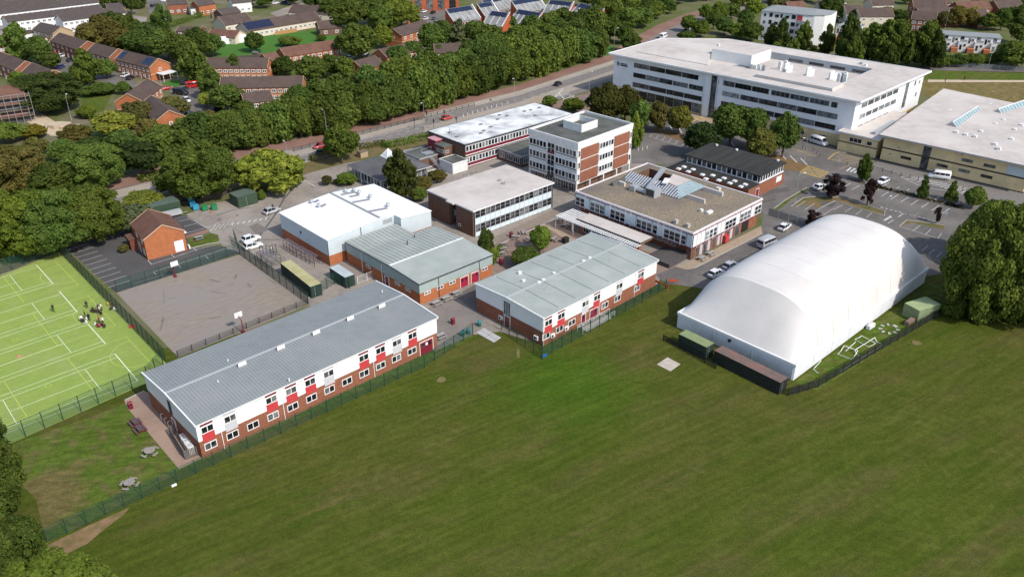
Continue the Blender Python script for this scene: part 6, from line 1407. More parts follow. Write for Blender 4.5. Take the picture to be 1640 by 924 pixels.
for (L_, R_, lab, wl) in (((-8, 8), (10, 7), 'white block at the very top left corner', WHITE2), ((20, 5), (50, 3), 'white block at the top edge beside the corner block', WHITE2), ((55, 4), (88, 1), 'long white block at the top edge above the terraces', WHITE2),
        ((268, 8), (300, 6), 'brick row house at the top edge by the far street', BRICK), ((305, 14), (330, 12), 'low white garage at the far street', WHITE2), ((318, 10), (345, 6), 'brick house with brown roof above the bungalow', BRICKO), ((356, 24), (385, 19), 'brown-roofed bungalow above the care home', BRICKB), ((372, 6), (402, 3), 'white house at the top edge above the care home', WHITE2), ((60, 62), (75, 60), 'small yellow garage with flat roof beside the estate road', CW), ((35, 56), (56, 52), 'low white garage row beside the estate road', WHITE2), ((-6, 68), (6, 66), 'pinkish brick house at the left picture edge', BRICK)):
    terrace(L_, R_, lab, 7, he=3.6 if 'garage' in lab else 5, hr=4.2 if 'garage' in lab else 7, wall=wl, roof=GR, nw=3, rows=1, name='gabled_house', gablewin=False)
# brick college with sloping glazed roofs
COLB = brick('orange_red_brick', (.50, .13, .06), (.42, .11, .05), (.85, .75, .7)); COLR = mat('weathered_grey_glazing', (.24, .24, .225), (.16, .165, .16), .5, rough=.35, c3=(.30, .30, .285), scale3=.2)
def college(rl, rr, el, label, zr=10.5, ze=5.5, pvf=.35):
    a, c, e_ = G(*rl, zr), G(*rr, zr), G(*el, ze); d = (c - a); w_ = d.length; th = atan2(d.y, d.x); n_ = Vector((sin(th), -cos(th), 0)); dep = max(6.0, (e_ - a).dot(n_)); o_ = a + n_ * dep
    b = Bld('college_wing', label, o_, math.degrees(th), w_, dep)
    m = MB().box(0, .1, 0, w_, dep, ze - .1, COLB)
    for x in (0, w_): p = [(x, .1, ze - .1), (x, dep, ze - .1), (x, dep, zr - .1)]; m.poly(p if x else p[::-1], COLB)
    m.poly([(w_, dep, ze - .1), (0, dep, ze - .1), (0, dep, zr - .1), (w_, dep, zr - .1)], COLB); b.part(m, 'brick_wall')
    m = MB().box(w_, .0, 0, w_ + .5, dep, ze, COLB); m.poly([(w_ + .5, 0, ze), (w_ + .5, dep, ze), (w_ + .5, dep, zr + .5)], COLB); m.poly([(w_, 0, ze + .2), (w_ + .5, 0, ze + .2), (w_ + .5, dep, zr + .5), (w_, dep, zr + .5)], WHITE2); b.part(m, 'side_wall')
    r = MB(); slope(r, 0, w_, -.2, ze, dep + .1, zr, COLR, .15); b.part(r, 'glazed_roof')
    k = max(3, round(w_ / 3.2)); r = MB()
    for i in range(k + 1): x = i * w_ / k; r.bar((x, -.2, ze + .1), (x, dep * (1 - pvf), ze + (zr - ze) * (1 - pvf) + .1), .3, .28, GREYP)
    b.part(r, 'roof_ribs')
    if pvf: pv_array(b, .8, w_ - .8, dep * (1 - pvf), ze + (zr - ze) * (1 - pvf), dep * .97, ze + (zr - ze) * .97, max(3, int(w_ / 1.6)), 3)
    for i in range(k): b.win('front', i * w_ / k + .25, .4, w_ / k - .5, ze - .8, 2, 3, fr=WHITE2, fw=.15)
    return b
for a in (((712.8, 15.4), (755, 8.8), (733, 36), 'red-brick college wing with grey ribbed sloping roof, nearest the car park'), ((763, 6.5), (787, 2.8), (779, 20), 'red-brick college wing behind the first grey-roofed one'),
          ((786, 17.5), (816, 21.5), (774.5, 38), 'college wing with tall white-barred glazed front and dark solar panels'), ((829, 15), (868.5, 21.5), (823, 31), 'college wing with long solar row, second in the front line'), ((880, 0), (918.8, 4), (870, 20), 'tall college wing with orange side wall at the middle of the group'),
          ((929, 4.7), (967.8, 15.4), (916, 25.5), 'college wing at the right-hand end of the group, by the wood'), ((870.5, 23), (894, 24), (861, 43), 'smallest college wing, front corner above the tree belt', 8.5, 4.5, .3), ((818, 2), (862, -5), (820, 14), 'college wing at the top edge behind the solar row'), ((770, 2), (808, -8), (776, 8), 'college wing cut by the top picture edge')):
    college(*a)
cb_ = Bld('college_block', 'tall orange-brick college block with dark window bays at the top edge', G(662, 18), math.degrees(atan2(G(735, 17).y - G(662, 18).y, G(735, 17).x - G(662, 18).x)), (G(735, 17) - G(662, 18)).length, 14)
cb_.part(MB().box(0, 0, 0, cb_.w, 14, 10, COLB), 'brick_wall'); flat_roof(cb_, 10.2, FELT, COLB)
for i in range(4): cb_.win('front', 1 + i * cb_.w / 4, .6, cb_.w / 4 - 2.5, 8.6, 3, 4, fr=DKFRAME, fw=.15)
# white flats and white terrace at the right, brick houses behind
fl = Bld('white_flats', 'white rounded apartment block with grey curved roof and red balcony panel', G(1214, 64), math.degrees(atan2(G(1318, 76).y - G(1214, 64).y, G(1318, 76).x - G(1214, 64).x)), (G(1318, 76) - G(1214, 64)).length, 16, 'apartment block')
W_ = fl.w; pts = [(0, 0), (W_ * .62, 0), (W_ * .8, .8), (W_ * .93, 3), (W_, 7), (W_, 16), (0, 16)]
fl.part(MB().prism(pts, 0, 12.4, WHITE2, FELT), 'wall'); r = MB(); tp = [(p[0] * 1.01 - .2, p[1] - .4, 12.5) for p in pts]; ap = [(W_ * .15, 8, 14.0), (W_ * .75, 8, 14.0)]
r.poly([tp[0], tp[1], ap[1], ap[0]], GREYROOF)
for i in range(1, 5): r.poly([tp[i], tp[i + 1], ap[1]], GREYROOF)
r.poly([tp[5], tp[6], ap[0], ap[1]], GREYROOF); r.poly([tp[6], tp[0], ap[0]], GREYROOF); fl.part(r, 'roof')
for fz in (1.2, 4.2, 7.2, 10.2):
    for i in range(7): fl.win('front', 1.2 + i * W_ * .085, fz, .9 + (i % 3) * .4, 1.2 + (.5 if i % 2 else 0), 1, 1, fr=DKFRAME)
fl.part(MB().box(W_ * .55, -.12, 9.6, W_ * .63, -.02, 12.0, REDP), 'red_panel')
for fz in (3.0, 6.0, 9.0): fl.part(MB().box(W_ * .55, -1.6, fz, W_ * .68, 0, fz + .15, GREYP).box(W_ * .55, -1.6, fz + .15, W_ * .68, -1.5, fz + 1.1, GREYM), 'balcony')
for (L_, R_, lab, n_) in (((1500, 55), (1604, 62), 'white modern terrace with grey roof and orange-brick garden walls by the meadow', 4), ((1340, 42), (1372, 46), 'white modern house glimpsed between the tall trees, left one', 1), ((1396, 48), (1450, 53), 'white modern house glimpsed between the tall trees, right one', 2)):
    a_, c_ = G(*L_, 6.2), G(*R_, 6.2); wb = Bld('white_terrace', lab, a_, math.degrees(atan2((c_ - a_).y, (c_ - a_).x)), (c_ - a_).length, 9, 'house'); uw = wb.w / n_
    wb.part(MB().box(0, 0, 0, wb.w, 9, 6.1, WHITE2), 'wall'); r = MB(); xslope(r, -.3, 9.3, -.3, 6.3, wb.w + .3, 6.3, GREYROOF, .3); wb.part(r, 'roof')
    for i in range(n_):
        x = i * uw; wb.part(MB().box(x + uw * .45, -2.2, 0, x + uw * .98, -.01, 4.2, WHITE2), 'projecting_bay'); wb.part(MB().box(x + .2, -4.5, 0, x + uw * .44, -.01, 1.9, BRICKO), 'garden_wall')
        for (dx, z_, w2, h2) in ((.06, 3.3, .8, 2.0), (.24, 4.2, .9, .9), (.55, 4.5, 1.4, 1.4)): wb.win('front', x + dx * uw, z_, w2, h2, 1, fr=DKFRAME)
        add_window(wb.root, x + .55 * uw, -2.2, 0, 1.0, .8, 2.0, 1, 1, fr=DKFRAME); add_window(wb.root, x + .78 * uw, -2.2, 0, 2.4, .8, .9, 1, 1, fr=DKFRAME)
        wb.part(MB().box(x + uw * .5, -2.2, 4.2, x + uw * .95, -2.12, 5.1, GREYM), 'balcony_rail')
for (L_, R_, lab, wl, rf_, dp) in (((1378, 27), (1432, 27), 'cream house with large brown roof and cream gable behind the white office', CW, TILE, 11), ((1356, 22), (1382, 22), 'cream house with smaller brown roof left of the big cream gable', CW, TILE, 9), ((1398, 9), (1432, 8), 'brown roof of a house behind the cream gable', CW, TILE, 9), ((1460, 31), (1498, 34), 'red-brick house with black timbered gable', BRICK, TILE, 9), ((1476, 27), (1544, 25), 'long red-brick house with wide brown roof', BRICK, TILE, 10),
        ((1464, 12), (1516, 13), 'red-brick house with brown roof behind the long brick house', BRICK, TILE, 9), ((1538, 16), (1588, 14), 'brown-roofed brick house with pink gable at top right', BRICK, TILER, 9), ((1570, 28), (1584, 27), 'small brick house beside the yellow-green far tree', BRICK, TILE, 7), ((1500, 6), (1524, 5), 'pink brick house at the top edge right of centre', BRICK, TILE, 8), ((1266, 16), (1292, 14), 'red-roofed house behind the white flats', BRICK, TILER, 8), ((1600, 14), (1640, 12), 'brown-roofed house at the top right corner', BRICK, TILE, 9), ((1320, 12), (1350, 10), 'brown-roofed house left of the cream houses', CW, TILE, 8)):
    terrace(L_, R_, lab, dp, he=5, hr=8, wall=wl, roof=rf_, nw=4, name='gabled_house')
# building under repair at the left edge
sc = Bld('scaffolded_building', 'brick building wrapped in grey scaffolding with tarpaulins at the left picture edge', G(-30, 205), 32, 14, 12)
sc.part(MB().box(0, 0, 0, 14, 12, 8, mat('dark_unfinished_wall', (.10, .09, .09), (.07, .065, .065), .7, rough=.9)), 'wall'); r = MB(); slope(r, -.3, 14.3, -.3, 8, 6, 10.5, TILER); slope(r, -.3, 14.3, 12.3, 8, 6, 10.5, TILER); sc.part(r, 'roof')
s_ = MB()
for i in range(8):
    for y in (-1.4, -.4): s_.tube((i * 2, y, 0), (i * 2, y, 9), .07, GREYM, n=5)
for z_ in (2, 4, 6, 8):
    s_.box(0, -1.4, z_, 14.5, -.4, z_ + .08, TIMBER); s_.bar((0, -1.4, z_ + 1), (14.5, -1.4, z_ + 1), .08, .08, GREYM); s_.box(14.5, -1, z_, 15.3, 11, z_ + .08, TIMBER)
for i in range(6): s_.tube((15.3, i * 2.2 - 1, 0), (15.3, i * 2.2 - 1, 9), .07, GREYM, n=5)
sc.part(s_, 'scaffold'); sc.part(MB().box(14.3, 4, 4.2, 15.6, 10, 7.5, mat('blue_white_tarpaulin', (.45, .55, .62), (.62, .66, .68), .8, rough=.6)), 'tarpaulin')
for z_ in (2.2, 5.6): sc.part(MB().box(2, -.3, z_, 13.5, -.05, z_ + .9, mat('brown_red_board', (.20, .09, .075), rough=.8)), 'facing_board')
# ---------------------------------------------------------------- vehicles
CARP = mat('car_paint', (1, 1, 1), rough=.28, spec=.6, paint=True); TYRE = mat('tyre', (.02, .02, .02), rough=.9); RIM = mat('alloy_rim', (.45, .45, .46), rough=.35, metal=.6)
CARG = mat('car_glass', (.012, .014, .018), rough=.06, spec=.7); LAMP = mat('headlight_glass', (.7, .72, .74), rough=.15); TAIL = mat('tail_lamp', (.35, .02, .02), rough=.3)
WHEEL = MB().tube((0, -.1, 0), (0, .1, 0), .32, TYRE, n=14).mesh('tyre'); RIMM = MB().tube((0, -.115, 0), (0, .115, 0), .2, RIM, n=10).mesh('rim')
def loft(secs, m, smooth=True):
    """sections along x: (x, half width at bottom, half width at top, z bottom, z top)"""
    mb = MB(); rows = []
    for (x, wb, wt, zb, zt) in secs:
        rows.append([(x, -wb * .9, zb), (x, -wb, zb + (zt - zb) * .35), (x, -wt, zt - .06), (x, -wt * .86, zt), (x, wt * .86, zt), (x, wt, zt - .06), (x, wb, zb + (zt - zb) * .35), (x, wb * .9, zb), (x, -wb * .9, zb)])
    mb.grid(rows, m, True); mb.poly(rows[0][:8], m); mb.poly(rows[-1][:8][::-1], m); return mb
def car_proto(name, kind):
    t = thing(name, 'car', 'car')
    if kind == 'van':
        L, hw, H_ = 5.4, .98, 2.35
        body = loft([(-2.7, .9, .86, .45, 2.1), (-2.6, hw, .92, .32, H_), (1.1, hw, .92, .32, H_), (1.35, hw, .9, .32, H_ - .12), (1.95, hw, .88, .32, 1.35), (2.55, .95, .8, .34, 1.05), (2.7, .85, .7, .42, .9)], CARP)
        gl = MB()
        for s in (-1, 1):
            for (a, b) in ((-2.4, -1.3), (-1.2, -.1), (0, 1.0)): gl.box(a, s * .955 - .02, 1.35, b, s * .955 + .02, 2.0, CARG)
            gl.poly([(1.1, s * .975, 1.35), (1.85, s * .95, 1.35), (1.4, s * .945, 1.95), (1.1, s * .95, 1.98)][::s], CARG)
        gl.poly([(1.98, -.8, 1.38), (1.98, .8, 1.38), (1.42, .74, 2.18), (1.42, -.74, 2.18)], CARG); gl.box(-2.73, -.75, 1.35, -2.66, .75, 2.0, CARG)
        wx, fx = (-1.65, 1.75), 2.66
    else:
        H_ = {'hatch': 1.45, 'estate': 1.5, 'suv': 1.68}[kind]; bl = H_ - .55; tail = -2.0
        body = loft([(-2.12, .74, .7, .42, bl - .1), (-2.02, .86, .84, .26, bl), (-1.3, .89, .86, .22, bl + .02), (.75, .89, .86, .22, bl), (1.5, .87, .8, .22, bl - .1), (2.0, .82, .7, .24, bl - .22), (2.14, .68, .6, .34, bl - .34)], CARP)
        x0, x1, x2, x3 = (-1.95, -1.55, .1, .95) if kind != 'hatch' else (-1.9, -1.35, .15, 1.0)
        body.grid([[(x1, -.62, H_ - .03), (x1, .62, H_ - .03)], [(x1 + .25, -.66, H_), (x1 + .25, .66, H_)], [(x2, -.66, H_), (x2, .66, H_)], [(x2 + .1, -.62, H_ - .03), (x2 + .1, .62, H_ - .03)]], CARP, True)
        for s in (-1, 1):
            for (a, b, c, d) in ((x0 + .1, x0 + .22, x1, x1 + .12), (-.45, -.36, -.42, -.33), (x3 - .12, x3, x2, x2 + .12)): body.poly([(a, s * .865, bl), (b, s * .865, bl), (d, s * .665, H_ - .02), (c, s * .665, H_ - .02)][::s], CARP)
        gl = MB(); a = [(x0, -.84, bl - .02), (x3, -.84, bl - .02), (x3, .84, bl - .02), (x0, .84, bl - .02)]; c = [(x1, -.65, H_ - .03), (x2 + .08, -.65, H_ - .03), (x2 + .08, .65, H_ - .03), (x1, .65, H_ - .03)]
        for i in range(4): j = (i + 1) % 4; gl.poly([a[i], a[j], c[j], c[i]], CARG)
        wx, fx = (-1.3, 1.32), 2.06
    b = body.build('body', t, smooth=True); b['paint'] = True
    gl.build('windows', t)
    for x in wx:
        for s in (-1, 1): w_ = put('wheel', WHEEL, t, (x, s * .82, .32)); put('rim', RIMM, w_)
    for s in (-1, 1):
        MB().box(fx - .12, s * .6 - .17, .6, fx + .02, s * .6 + .17, .74, LAMP).build('headlight', t); MB().box(-2.72 if kind == 'van' else -2.1, s * .66 - .1, .7, -2.62 if kind == 'van' else -2.02, s * .66 + .1, .95, TAIL).build('tail_light', t)
    return t
PROTO = {}
def vehicle(kind, rear, front, color, label, group=None, name=None, cat=None):
    a, b = G(*rear), G(*front); mid = (a + b) / 2; rz = atan2(b.y - a.y, b.x - a.x); nm = name or {'van': 'minibus'}.get(kind, 'parked_car'); ct = cat or {'van': 'minibus'}.get(kind, 'car')
    if kind not in PROTO:
        t = PROTO[kind] = car_proto(nm, kind); t.location = (mid.x, mid.y, .03); t.rotation_euler = (0, 0, rz)
        for ch in kids(t):
            if ch.get('paint'): ch.color = (*color, 1)
        kids(t); [kids(c) for c in kids(t)]
    else: t = dup(PROTO[kind], (mid.x, mid.y, .03), rz, color=(*color, 1)); t.name = nm
    if 'group' in t: del t['group']
    return tag(t, label, ct, group)
CW_, CS, CK, CR_, CB, CG_, CY = (.72, .72, .72), (.42, .43, .45), (.02, .02, .022), (.42, .015, .02), (.03, .045, .18), (.02, .14, .05), (.13, .135, .14)
P_ = 'cars parked round the school'
for a in (('hatch', (424, 345), (447, 337), CS, 'silver hatchback at the corner of the white-roofed sports hall', P_), ('suv', (388, 392), (417, 382), CW_, 'white off-road car with black roof rack by the ball court gate', P_), ('estate', (390, 402), (421, 393), CW_, 'white estate car nearest the ball court fence', P_),
          ('hatch', (524, 234.5), (502, 239.5), CR_, 'bright red hatchback on the main road'), ('estate', (506, 250), (530, 244), CK, 'dark car on the near lane of the main road beside the red hatchback'), ('hatch', (708, 194), (724, 189), (.5, .06, .03), 'orange-red car waiting at the traffic lights'),
          ('van', (1055, 65), (1070, 58), CW_, 'white van on the road bridge approach', None, 'van', 'van'), ('hatch', (1122, 28), (1131, 24), CS, 'silver car far along the road bridge'), ('van', (1137, 28), (1149, 22), CW_, 'white van farthest along the road bridge', None, 'van', 'van'), ('hatch', (1094, 54), (1103, 48), CK, 'dark car on the near lane of the road bridge'), ('hatch', (890, 139), (898, 135), CK, 'small dark car on the road before the office junction'),
          ('van', (1294, 226), (1328, 237), CW_, 'white minibus parked against the white office ground floor'), ('van', (1365, 238), (1386, 228), CW_, 'white panel van in the gap between office and buff building', None, 'van', 'van'), ('hatch', (1398, 227), (1411, 220), CW_, 'white car in the alley beside the buff building', P_), ('hatch', (1402, 214), (1414, 207), (.12, .03, .03), 'dark red car at the end of the alley', P_), ('van', (1398, 246), (1416, 234), CG_, 'green van half hidden behind the buff building', None, 'van', 'van'),
          ('van', (1522, 289), (1484, 284), CW_, 'white minibus parked in front of the buff building'), ('hatch', (1423, 289), (1403, 298), CW_, 'white car alone in the marked parking bays', P_), ('hatch', (1303, 306), (1325, 300), CW_, 'white car behind the purple-leaved tree', P_), ('van', (1214, 400), (1242, 388), CS, 'silver minibus in front of the courtyard block', None), ('hatch', (1250, 371), (1262, 363), CW_, 'small white car by the grey fence behind the dome', P_),
          ('estate', (1136, 447), (1157, 436), CW_, 'white car squeezed beside the back of the dome', P_), ('hatch', (1160, 434), (1178, 424), CS, 'silver car beside the back of the dome', P_)): vehicle(*a)
E_ = 'cars parked in the housing estate'
for a in (('hatch', (76, 90), (92, 87), CR_, 'red car by the stepped brick terraces', E_), ('estate', (90, 95), (110, 89), CW_, 'white car beside the red car at the stepped terraces', E_), ('hatch', (106, 101), (124, 96), CK, 'black car in the estate road beside the stepped terraces', E_), ('hatch', (94, 112), (103, 107), CB, 'dark blue car alone in the estate road', E_), ('hatch', (194, 126), (209, 120), CW_, 'white car outside the terrace with solar arrays', E_), ('hatch', (203, 130), (216, 124), CK, 'black car outside the terrace with solar arrays', E_),
          ('hatch', (260, 145), (273, 143), CR_, 'red car beside the pinkish terrace front', E_), ('van', (301, 142), (321, 139), CR_, 'red van in the parking court', E_, 'van', 'van'), ('hatch', (292, 138), (299, 132), CK, 'black car behind the red van', E_), ('van', (280, 151), (301, 153), CK, 'black pickup in the parking court', E_, 'van', 'van'), ('hatch', (295, 160), (304, 166), CW_, 'white car in the middle of the parking court', E_), ('hatch', (300, 187), (312, 184), CK, 'black car at the lower edge of the parking court', E_), ('hatch', (320, 193), (334, 191), CW_, 'white car at the lower edge of the parking court', E_), ('hatch', (340, 180), (355, 176), CK, 'dark car under the broad dark tree', E_), ('hatch', (367, 176), (383, 173), CW_, 'white car behind the broad dark tree', E_),
          ('van', (640, 101), (656, 97), CW_, 'white van in front of the brick terrace by the belt', E_, 'van', 'van'), ('hatch', (648, 105), (658, 102), CY, 'grey car beside the white van by the belt', E_), ('hatch', (556, 97), (566, 93), CW_, 'white car under the large dark tree between terraces', E_), ('hatch', (578, 91), (586, 88), CS, 'silver car under the large dark tree between terraces', E_),
          ('hatch', (674, 22), (684, 19), CW_, 'white car in the college car park, back row', E_), ('hatch', (690, 24), (698, 20), CK, 'black car in the college car park, back row', E_), ('hatch', (678, 34), (686, 30), CW_, 'white car in the college car park, front row left', E_), ('hatch', (692, 34), (701, 30), CY, 'grey car in the college car park, front row', E_), ('hatch', (697, 40), (706, 36), CW_, 'white car in the college car park, front row right', E_), ('hatch', (664, 34), (673, 32), CW_, 'white car in the college car park beside the willow', E_),
          ('estate', (434, 8), (448, 6), CW_, 'white car by the care home court', E_), ('hatch', (450, 7), (462, 5), CB, 'dark blue car by the care home court', E_), ('hatch', (243, 12), (249, 10), CK, 'dark car on the far street', E_), ('estate', (40, 244), (64, 238), CW_, 'white car between the trees left of the sandy track', E_), ('hatch', (46, 252), (66, 246), CS, 'silver car between the trees left of the sandy track', E_),
          ('hatch', (272, 5), (282, 4), CK, 'black car in the far car park, left one', E_), ('hatch', (286, 8), (296, 7), CS, 'silver car in the far car park', E_), ('hatch', (278, 10), (288, 9), CB, 'blue car in the far car park', E_), ('hatch', (258, 4), (268, 2), CW_, 'white car in the far car park', E_), ('hatch', (1346, 6), (1354, 8), CS, 'silver car on the far lane behind the white flats', E_), ('van', (388, 10), (408, 14), CW_, 'white van by the far white house', E_, 'van', 'van')): vehicle(*a)

# ---------------------------------------------------------------- containers, sheds, fences
def container(name, label, p, q, r_, h, side, top, rib=True, cat='container', z=None):
    """p, q: ends of one long roof edge, r_: the corner beyond q; h high"""
    a, b, c = G(*p, h), G(*q, h), G(*r_, h); d = b - a; L_ = d.length; th = atan2(d.y, d.x); n = Vector((-sin(th), cos(th), 0)); w_ = (c - b).dot(n)
    if w_ < 0: a, th, w_ = b, th + pi, -w_
    w_ = max(1.9, w_); t = thing(name, label, cat, (a.x, a.y, 0), th)
    MB().box(.04, .04, .05, L_ - .04, w_ - .04, h - .08, side).build('side_wall', t)
    MB().box(0, 0, h - .08, L_, w_, h, side, top).build('roof', t)
    m = MB()
    for x in (0, L_ - .12):
        for y in (0, w_ - .12): m.box(x, y, .05, x + .12, y + .12, h - .08, side)
    m.box(0, -.01, .03, L_, .1, .2, side); m.box(0, w_ - .1, .03, L_, w_ + .01, .2, side); m.build('corner_frame', t)
    if rib:
        m = MB(); n_ = int(L_ / .4)
        for i in range(n_):
            x = .2 + i * (L_ - .4) / n_; m.box(x, -.01, .2, x + .16, .04, h - .1, side); m.box(x, w_ - .04, .2, x + .16, w_ + .01, h - .1, side)
        tag(m.build('side_corrugation', t), kind='stuff')
    d_ = MB().box(L_ - .035, .15, .2, L_ + .02, w_ / 2 - .02, h - .15, side).build('door', t); MB().box(L_ + .02, w_ / 2 - .35, .3, L_ + .05, w_ / 2 - .3, h - .3, GREYM).build('locking_bar', d_)
    MB().box(L_ - .035, w_ / 2 + .02, .2, L_ + .02, w_ - .15, h - .15, side).build('door', t)
    return t
DGC = mat('dark_green_steel', (.025, .05, .042), (.02, .04, .034), .8, rough=.55); GRC = mat('green_steel', (.045, .075, .045), (.035, .06, .038), .8, rough=.6); OLC = mat('olive_green_steel', (.22, .27, .13), (.19, .24, .11), .8, rough=.6)
container('shipping_container', 'long dark green container with mustard-coloured roof beside the ball court', (448.7, 421), (497, 459.5), (514, 453.5), 2.6, DGC, mat('mustard_roof', (.40, .37, .17), (.33, .30, .14), .7, rough=.8, c3=(.43, .40, .22), scale3=.4))
container('storage_cabin', 'dark green cabin with pale grey roof against the sports hall', (527.5, 428.5), (552.5, 444.8), (566, 438.5), 2.5, DGC, mat('pale_grey_roof', (.45, .50, .50), (.38, .42, .42), .7, rough=.7), False)
container('shipping_container', 'green container with light olive roof at the end wall of the dome', (1087, 534.6), (1132, 556.5), (1144, 549), 2.6, mat('blackish_green_steel', (.03, .045, .035), (.025, .038, .03), 1, rough=.6), OLC)
container('long_shed', 'long black shed with rusty brown roof along the dome end wall', (1144, 561), (1250, 613), (1263, 604.5), 2.4, mat('black_steel', (.018, .022, .02), (.025, .028, .025), 1, rough=.6), mat('rusty_brown_roof', (.16, .115, .10), (.12, .10, .085), .9, rough=.9, c3=(.22, .11, .09), scale3=.35), True, 'shed')
container('shipping_container', 'light green container standing alone between the dome and the huge trees', (1449, 485), (1473, 498), (1499, 483), 2.6, mat('light_green_steel', (.20, .25, .14), (.17, .22, .12), .8, rough=.6), mat('light_green_roof', (.33, .40, .20), (.28, .35, .17), .7, rough=.7))
container('storage_shed', 'dark green metal store with flat roof by the entrance road', (366, 309), (380, 317), (414, 309.5), 2.8, GRC, mat('grey_green_roof', (.10, .13, .105), (.08, .11, .09), .7, rough=.7), False, 'shed')
container('shipping_container', 'dark green container behind the brick house and its trailer', (240, 333), (288, 322), (279, 313), 2.6, GRC, mat('grey_green_roof', (.10, .13, .105)))
tl = thing('box_trailer', 'small silver-topped trailer parked in front of the dark green container', 'trailer', G(262, 353), radians(36))
MB().box(0, 0, .55, 4.6, 1.7, .7, GREYM).build('trailer_bed', tl); MB().box(.1, .1, .7, 4.5, 1.6, 1.5, mat('silver_canvas', (.40, .42, .42), (.33, .35, .35), 1.2, rough=.6)).build('trailer_cover', tl); MB().bar((4.6, .85, .55), (6.0, .85, .5), .1, .1, GREYM).build('drawbar', tl)
for s in (0, 1.7): put('wheel', WHEEL, tl, (2.2, s, .32))
# fences
def fence(label, pts, h, step=2.5, pm=None, mm=None, r=.055, rail=False, name='mesh_fence', cat='fence', group=None):
    P = [G(*p) for p in pts]; t = thing(name, label, cat, (P[0].x, P[0].y, 0), 0, group); pm = pm or POSTG; mm = mm or MESHG
    post = MB().box(-r, -r, 0, r, r, h + .05, pm).mesh('post')
    for k, (a, b) in enumerate(zip(P, P[1:])):
        d = b - a; n = max(1, round(d.length / step)); L_ = d.length / n; rz = atan2(d.y, d.x)
        pan = MB().poly([(.06, 0, .06), (L_ - .06, 0, .06), (L_ - .06, 0, h), (.06, 0, h)], mm)
        for z in ((h - .02, .1) if rail else (h,)): pan.bar((.05, 0, z), (L_ - .05, 0, z), .035, .035, pm)
        pme = pan.mesh('mesh_panel')
        for i in range(n):
            q = a + d * (i / n) - P[0]; put('post', post, t, (q.x, q.y, 0), rz); put('mesh_panel', pme, t, (q.x, q.y, 0), rz)
        if k == len(P) - 2: q = b - P[0]; put('post', post, t, (q.x, q.y, 0), rz)
    return t
fence('dark green mesh fence along the long classroom block and the picnic lawn', [(76, 868), (285, 772), (500, 671), (680, 588), (757, 536)], 2.4, 2.6)
fence('dark green mesh fence turning the corner round the second classroom block', [(803, 528), (868, 575), (1066, 463)], 2.2, 2.6)
fence('low inner mesh fence close along the second classroom block', [(868, 558), (960, 513), (1056, 464)], 1.1, 2.6, mm=mesh_mat('thin_weldmesh', (.05, .07, .05), .2))
fence('tall green mesh fence along the lower edge of the bright pitch', [(-60, 744), (10, 713), (238, 611), (262, 586)], 3.0, 2.8)
fence('tall green mesh fence between the bright pitch and the ball court', [(266, 580), (95, 402)], 3.0, 2.6, mm=MESHK)
fence('tall mesh fence in front of the hedge at the top of the pitch', [(95, 402), (0, 440), (-60, 466)], 3.0, 2.8)
fence('green mesh fence between the ball court and the marked car park', [(188, 468), (384, 406)], 2.6, 2.9)
fence('green mesh fence between the ball court and the long container', [(384, 407), (438, 446), (494, 487)], 2.6, 2.6, mm=MESHK)
fence('low black railing along the back of the long classroom block', [(285, 571), (494, 486)], 1.2, 2.6, BLACKP, mesh_mat('black_railing_mesh', (.02, .02, .02), .25), rail=True)
fence('black fence along the grass beside the dome front', [(1262, 634), (1310, 620), (1400, 567), (1505, 505)], 1.6, 2.4, BLACKP, mesh_mat('black_fence_mesh', (.012, .014, .014), .75))
fence('low black mesh in front of the dome containers', [(1062, 545), (1146, 591)], 1.2, 2.4, BLACKP, mesh_mat('black_fence_mesh', (.012, .014, .014), .75))
fence('grey palisade fence between the courtyard block and the dome', [(1230, 345), (1262, 355), (1290, 363)], 1.9, 2.4, GREYM, mesh_mat('grey_palisade', (.16, .17, .17), .75))
fence('dark timber fence behind the coloured bins', [(322, 322), (364, 312)], 1.9, 2.0, TIMBER, mesh_mat('dark_timber_boards', (.06, .05, .045), .92))
fence('black railing along the main road beside the cycleway', [(470, 243), (570, 218), (680, 190), (760, 170)], 1.1, 2.6, BLACKP, mesh_mat('black_railing_mesh', (.02, .02, .02), .25), rail=True)
fence('grey lane fence at the top of the meadow', [(1482, 104), (1640, 114)], 1.6, 3.0, GREYM, mesh_mat('grey_palisade', (.16, .17, .17), .75))
fence('green mesh gate and fence beside the white cars', [(384, 407), (376, 383), (381, 396)], 2.4, 2.4)
fence('green mesh fence linking the container and the long classroom block', [(512, 470), (536, 455), (560, 462)], 2.4, 2.4)
wr = fence('white timber-railed frame behind the long classroom block', [(573, 455), (603, 443)], 1.6, 2.0, WHITE2, mesh_mat('thin_white_mesh', (.6, .6, .6), .12), rail=True)
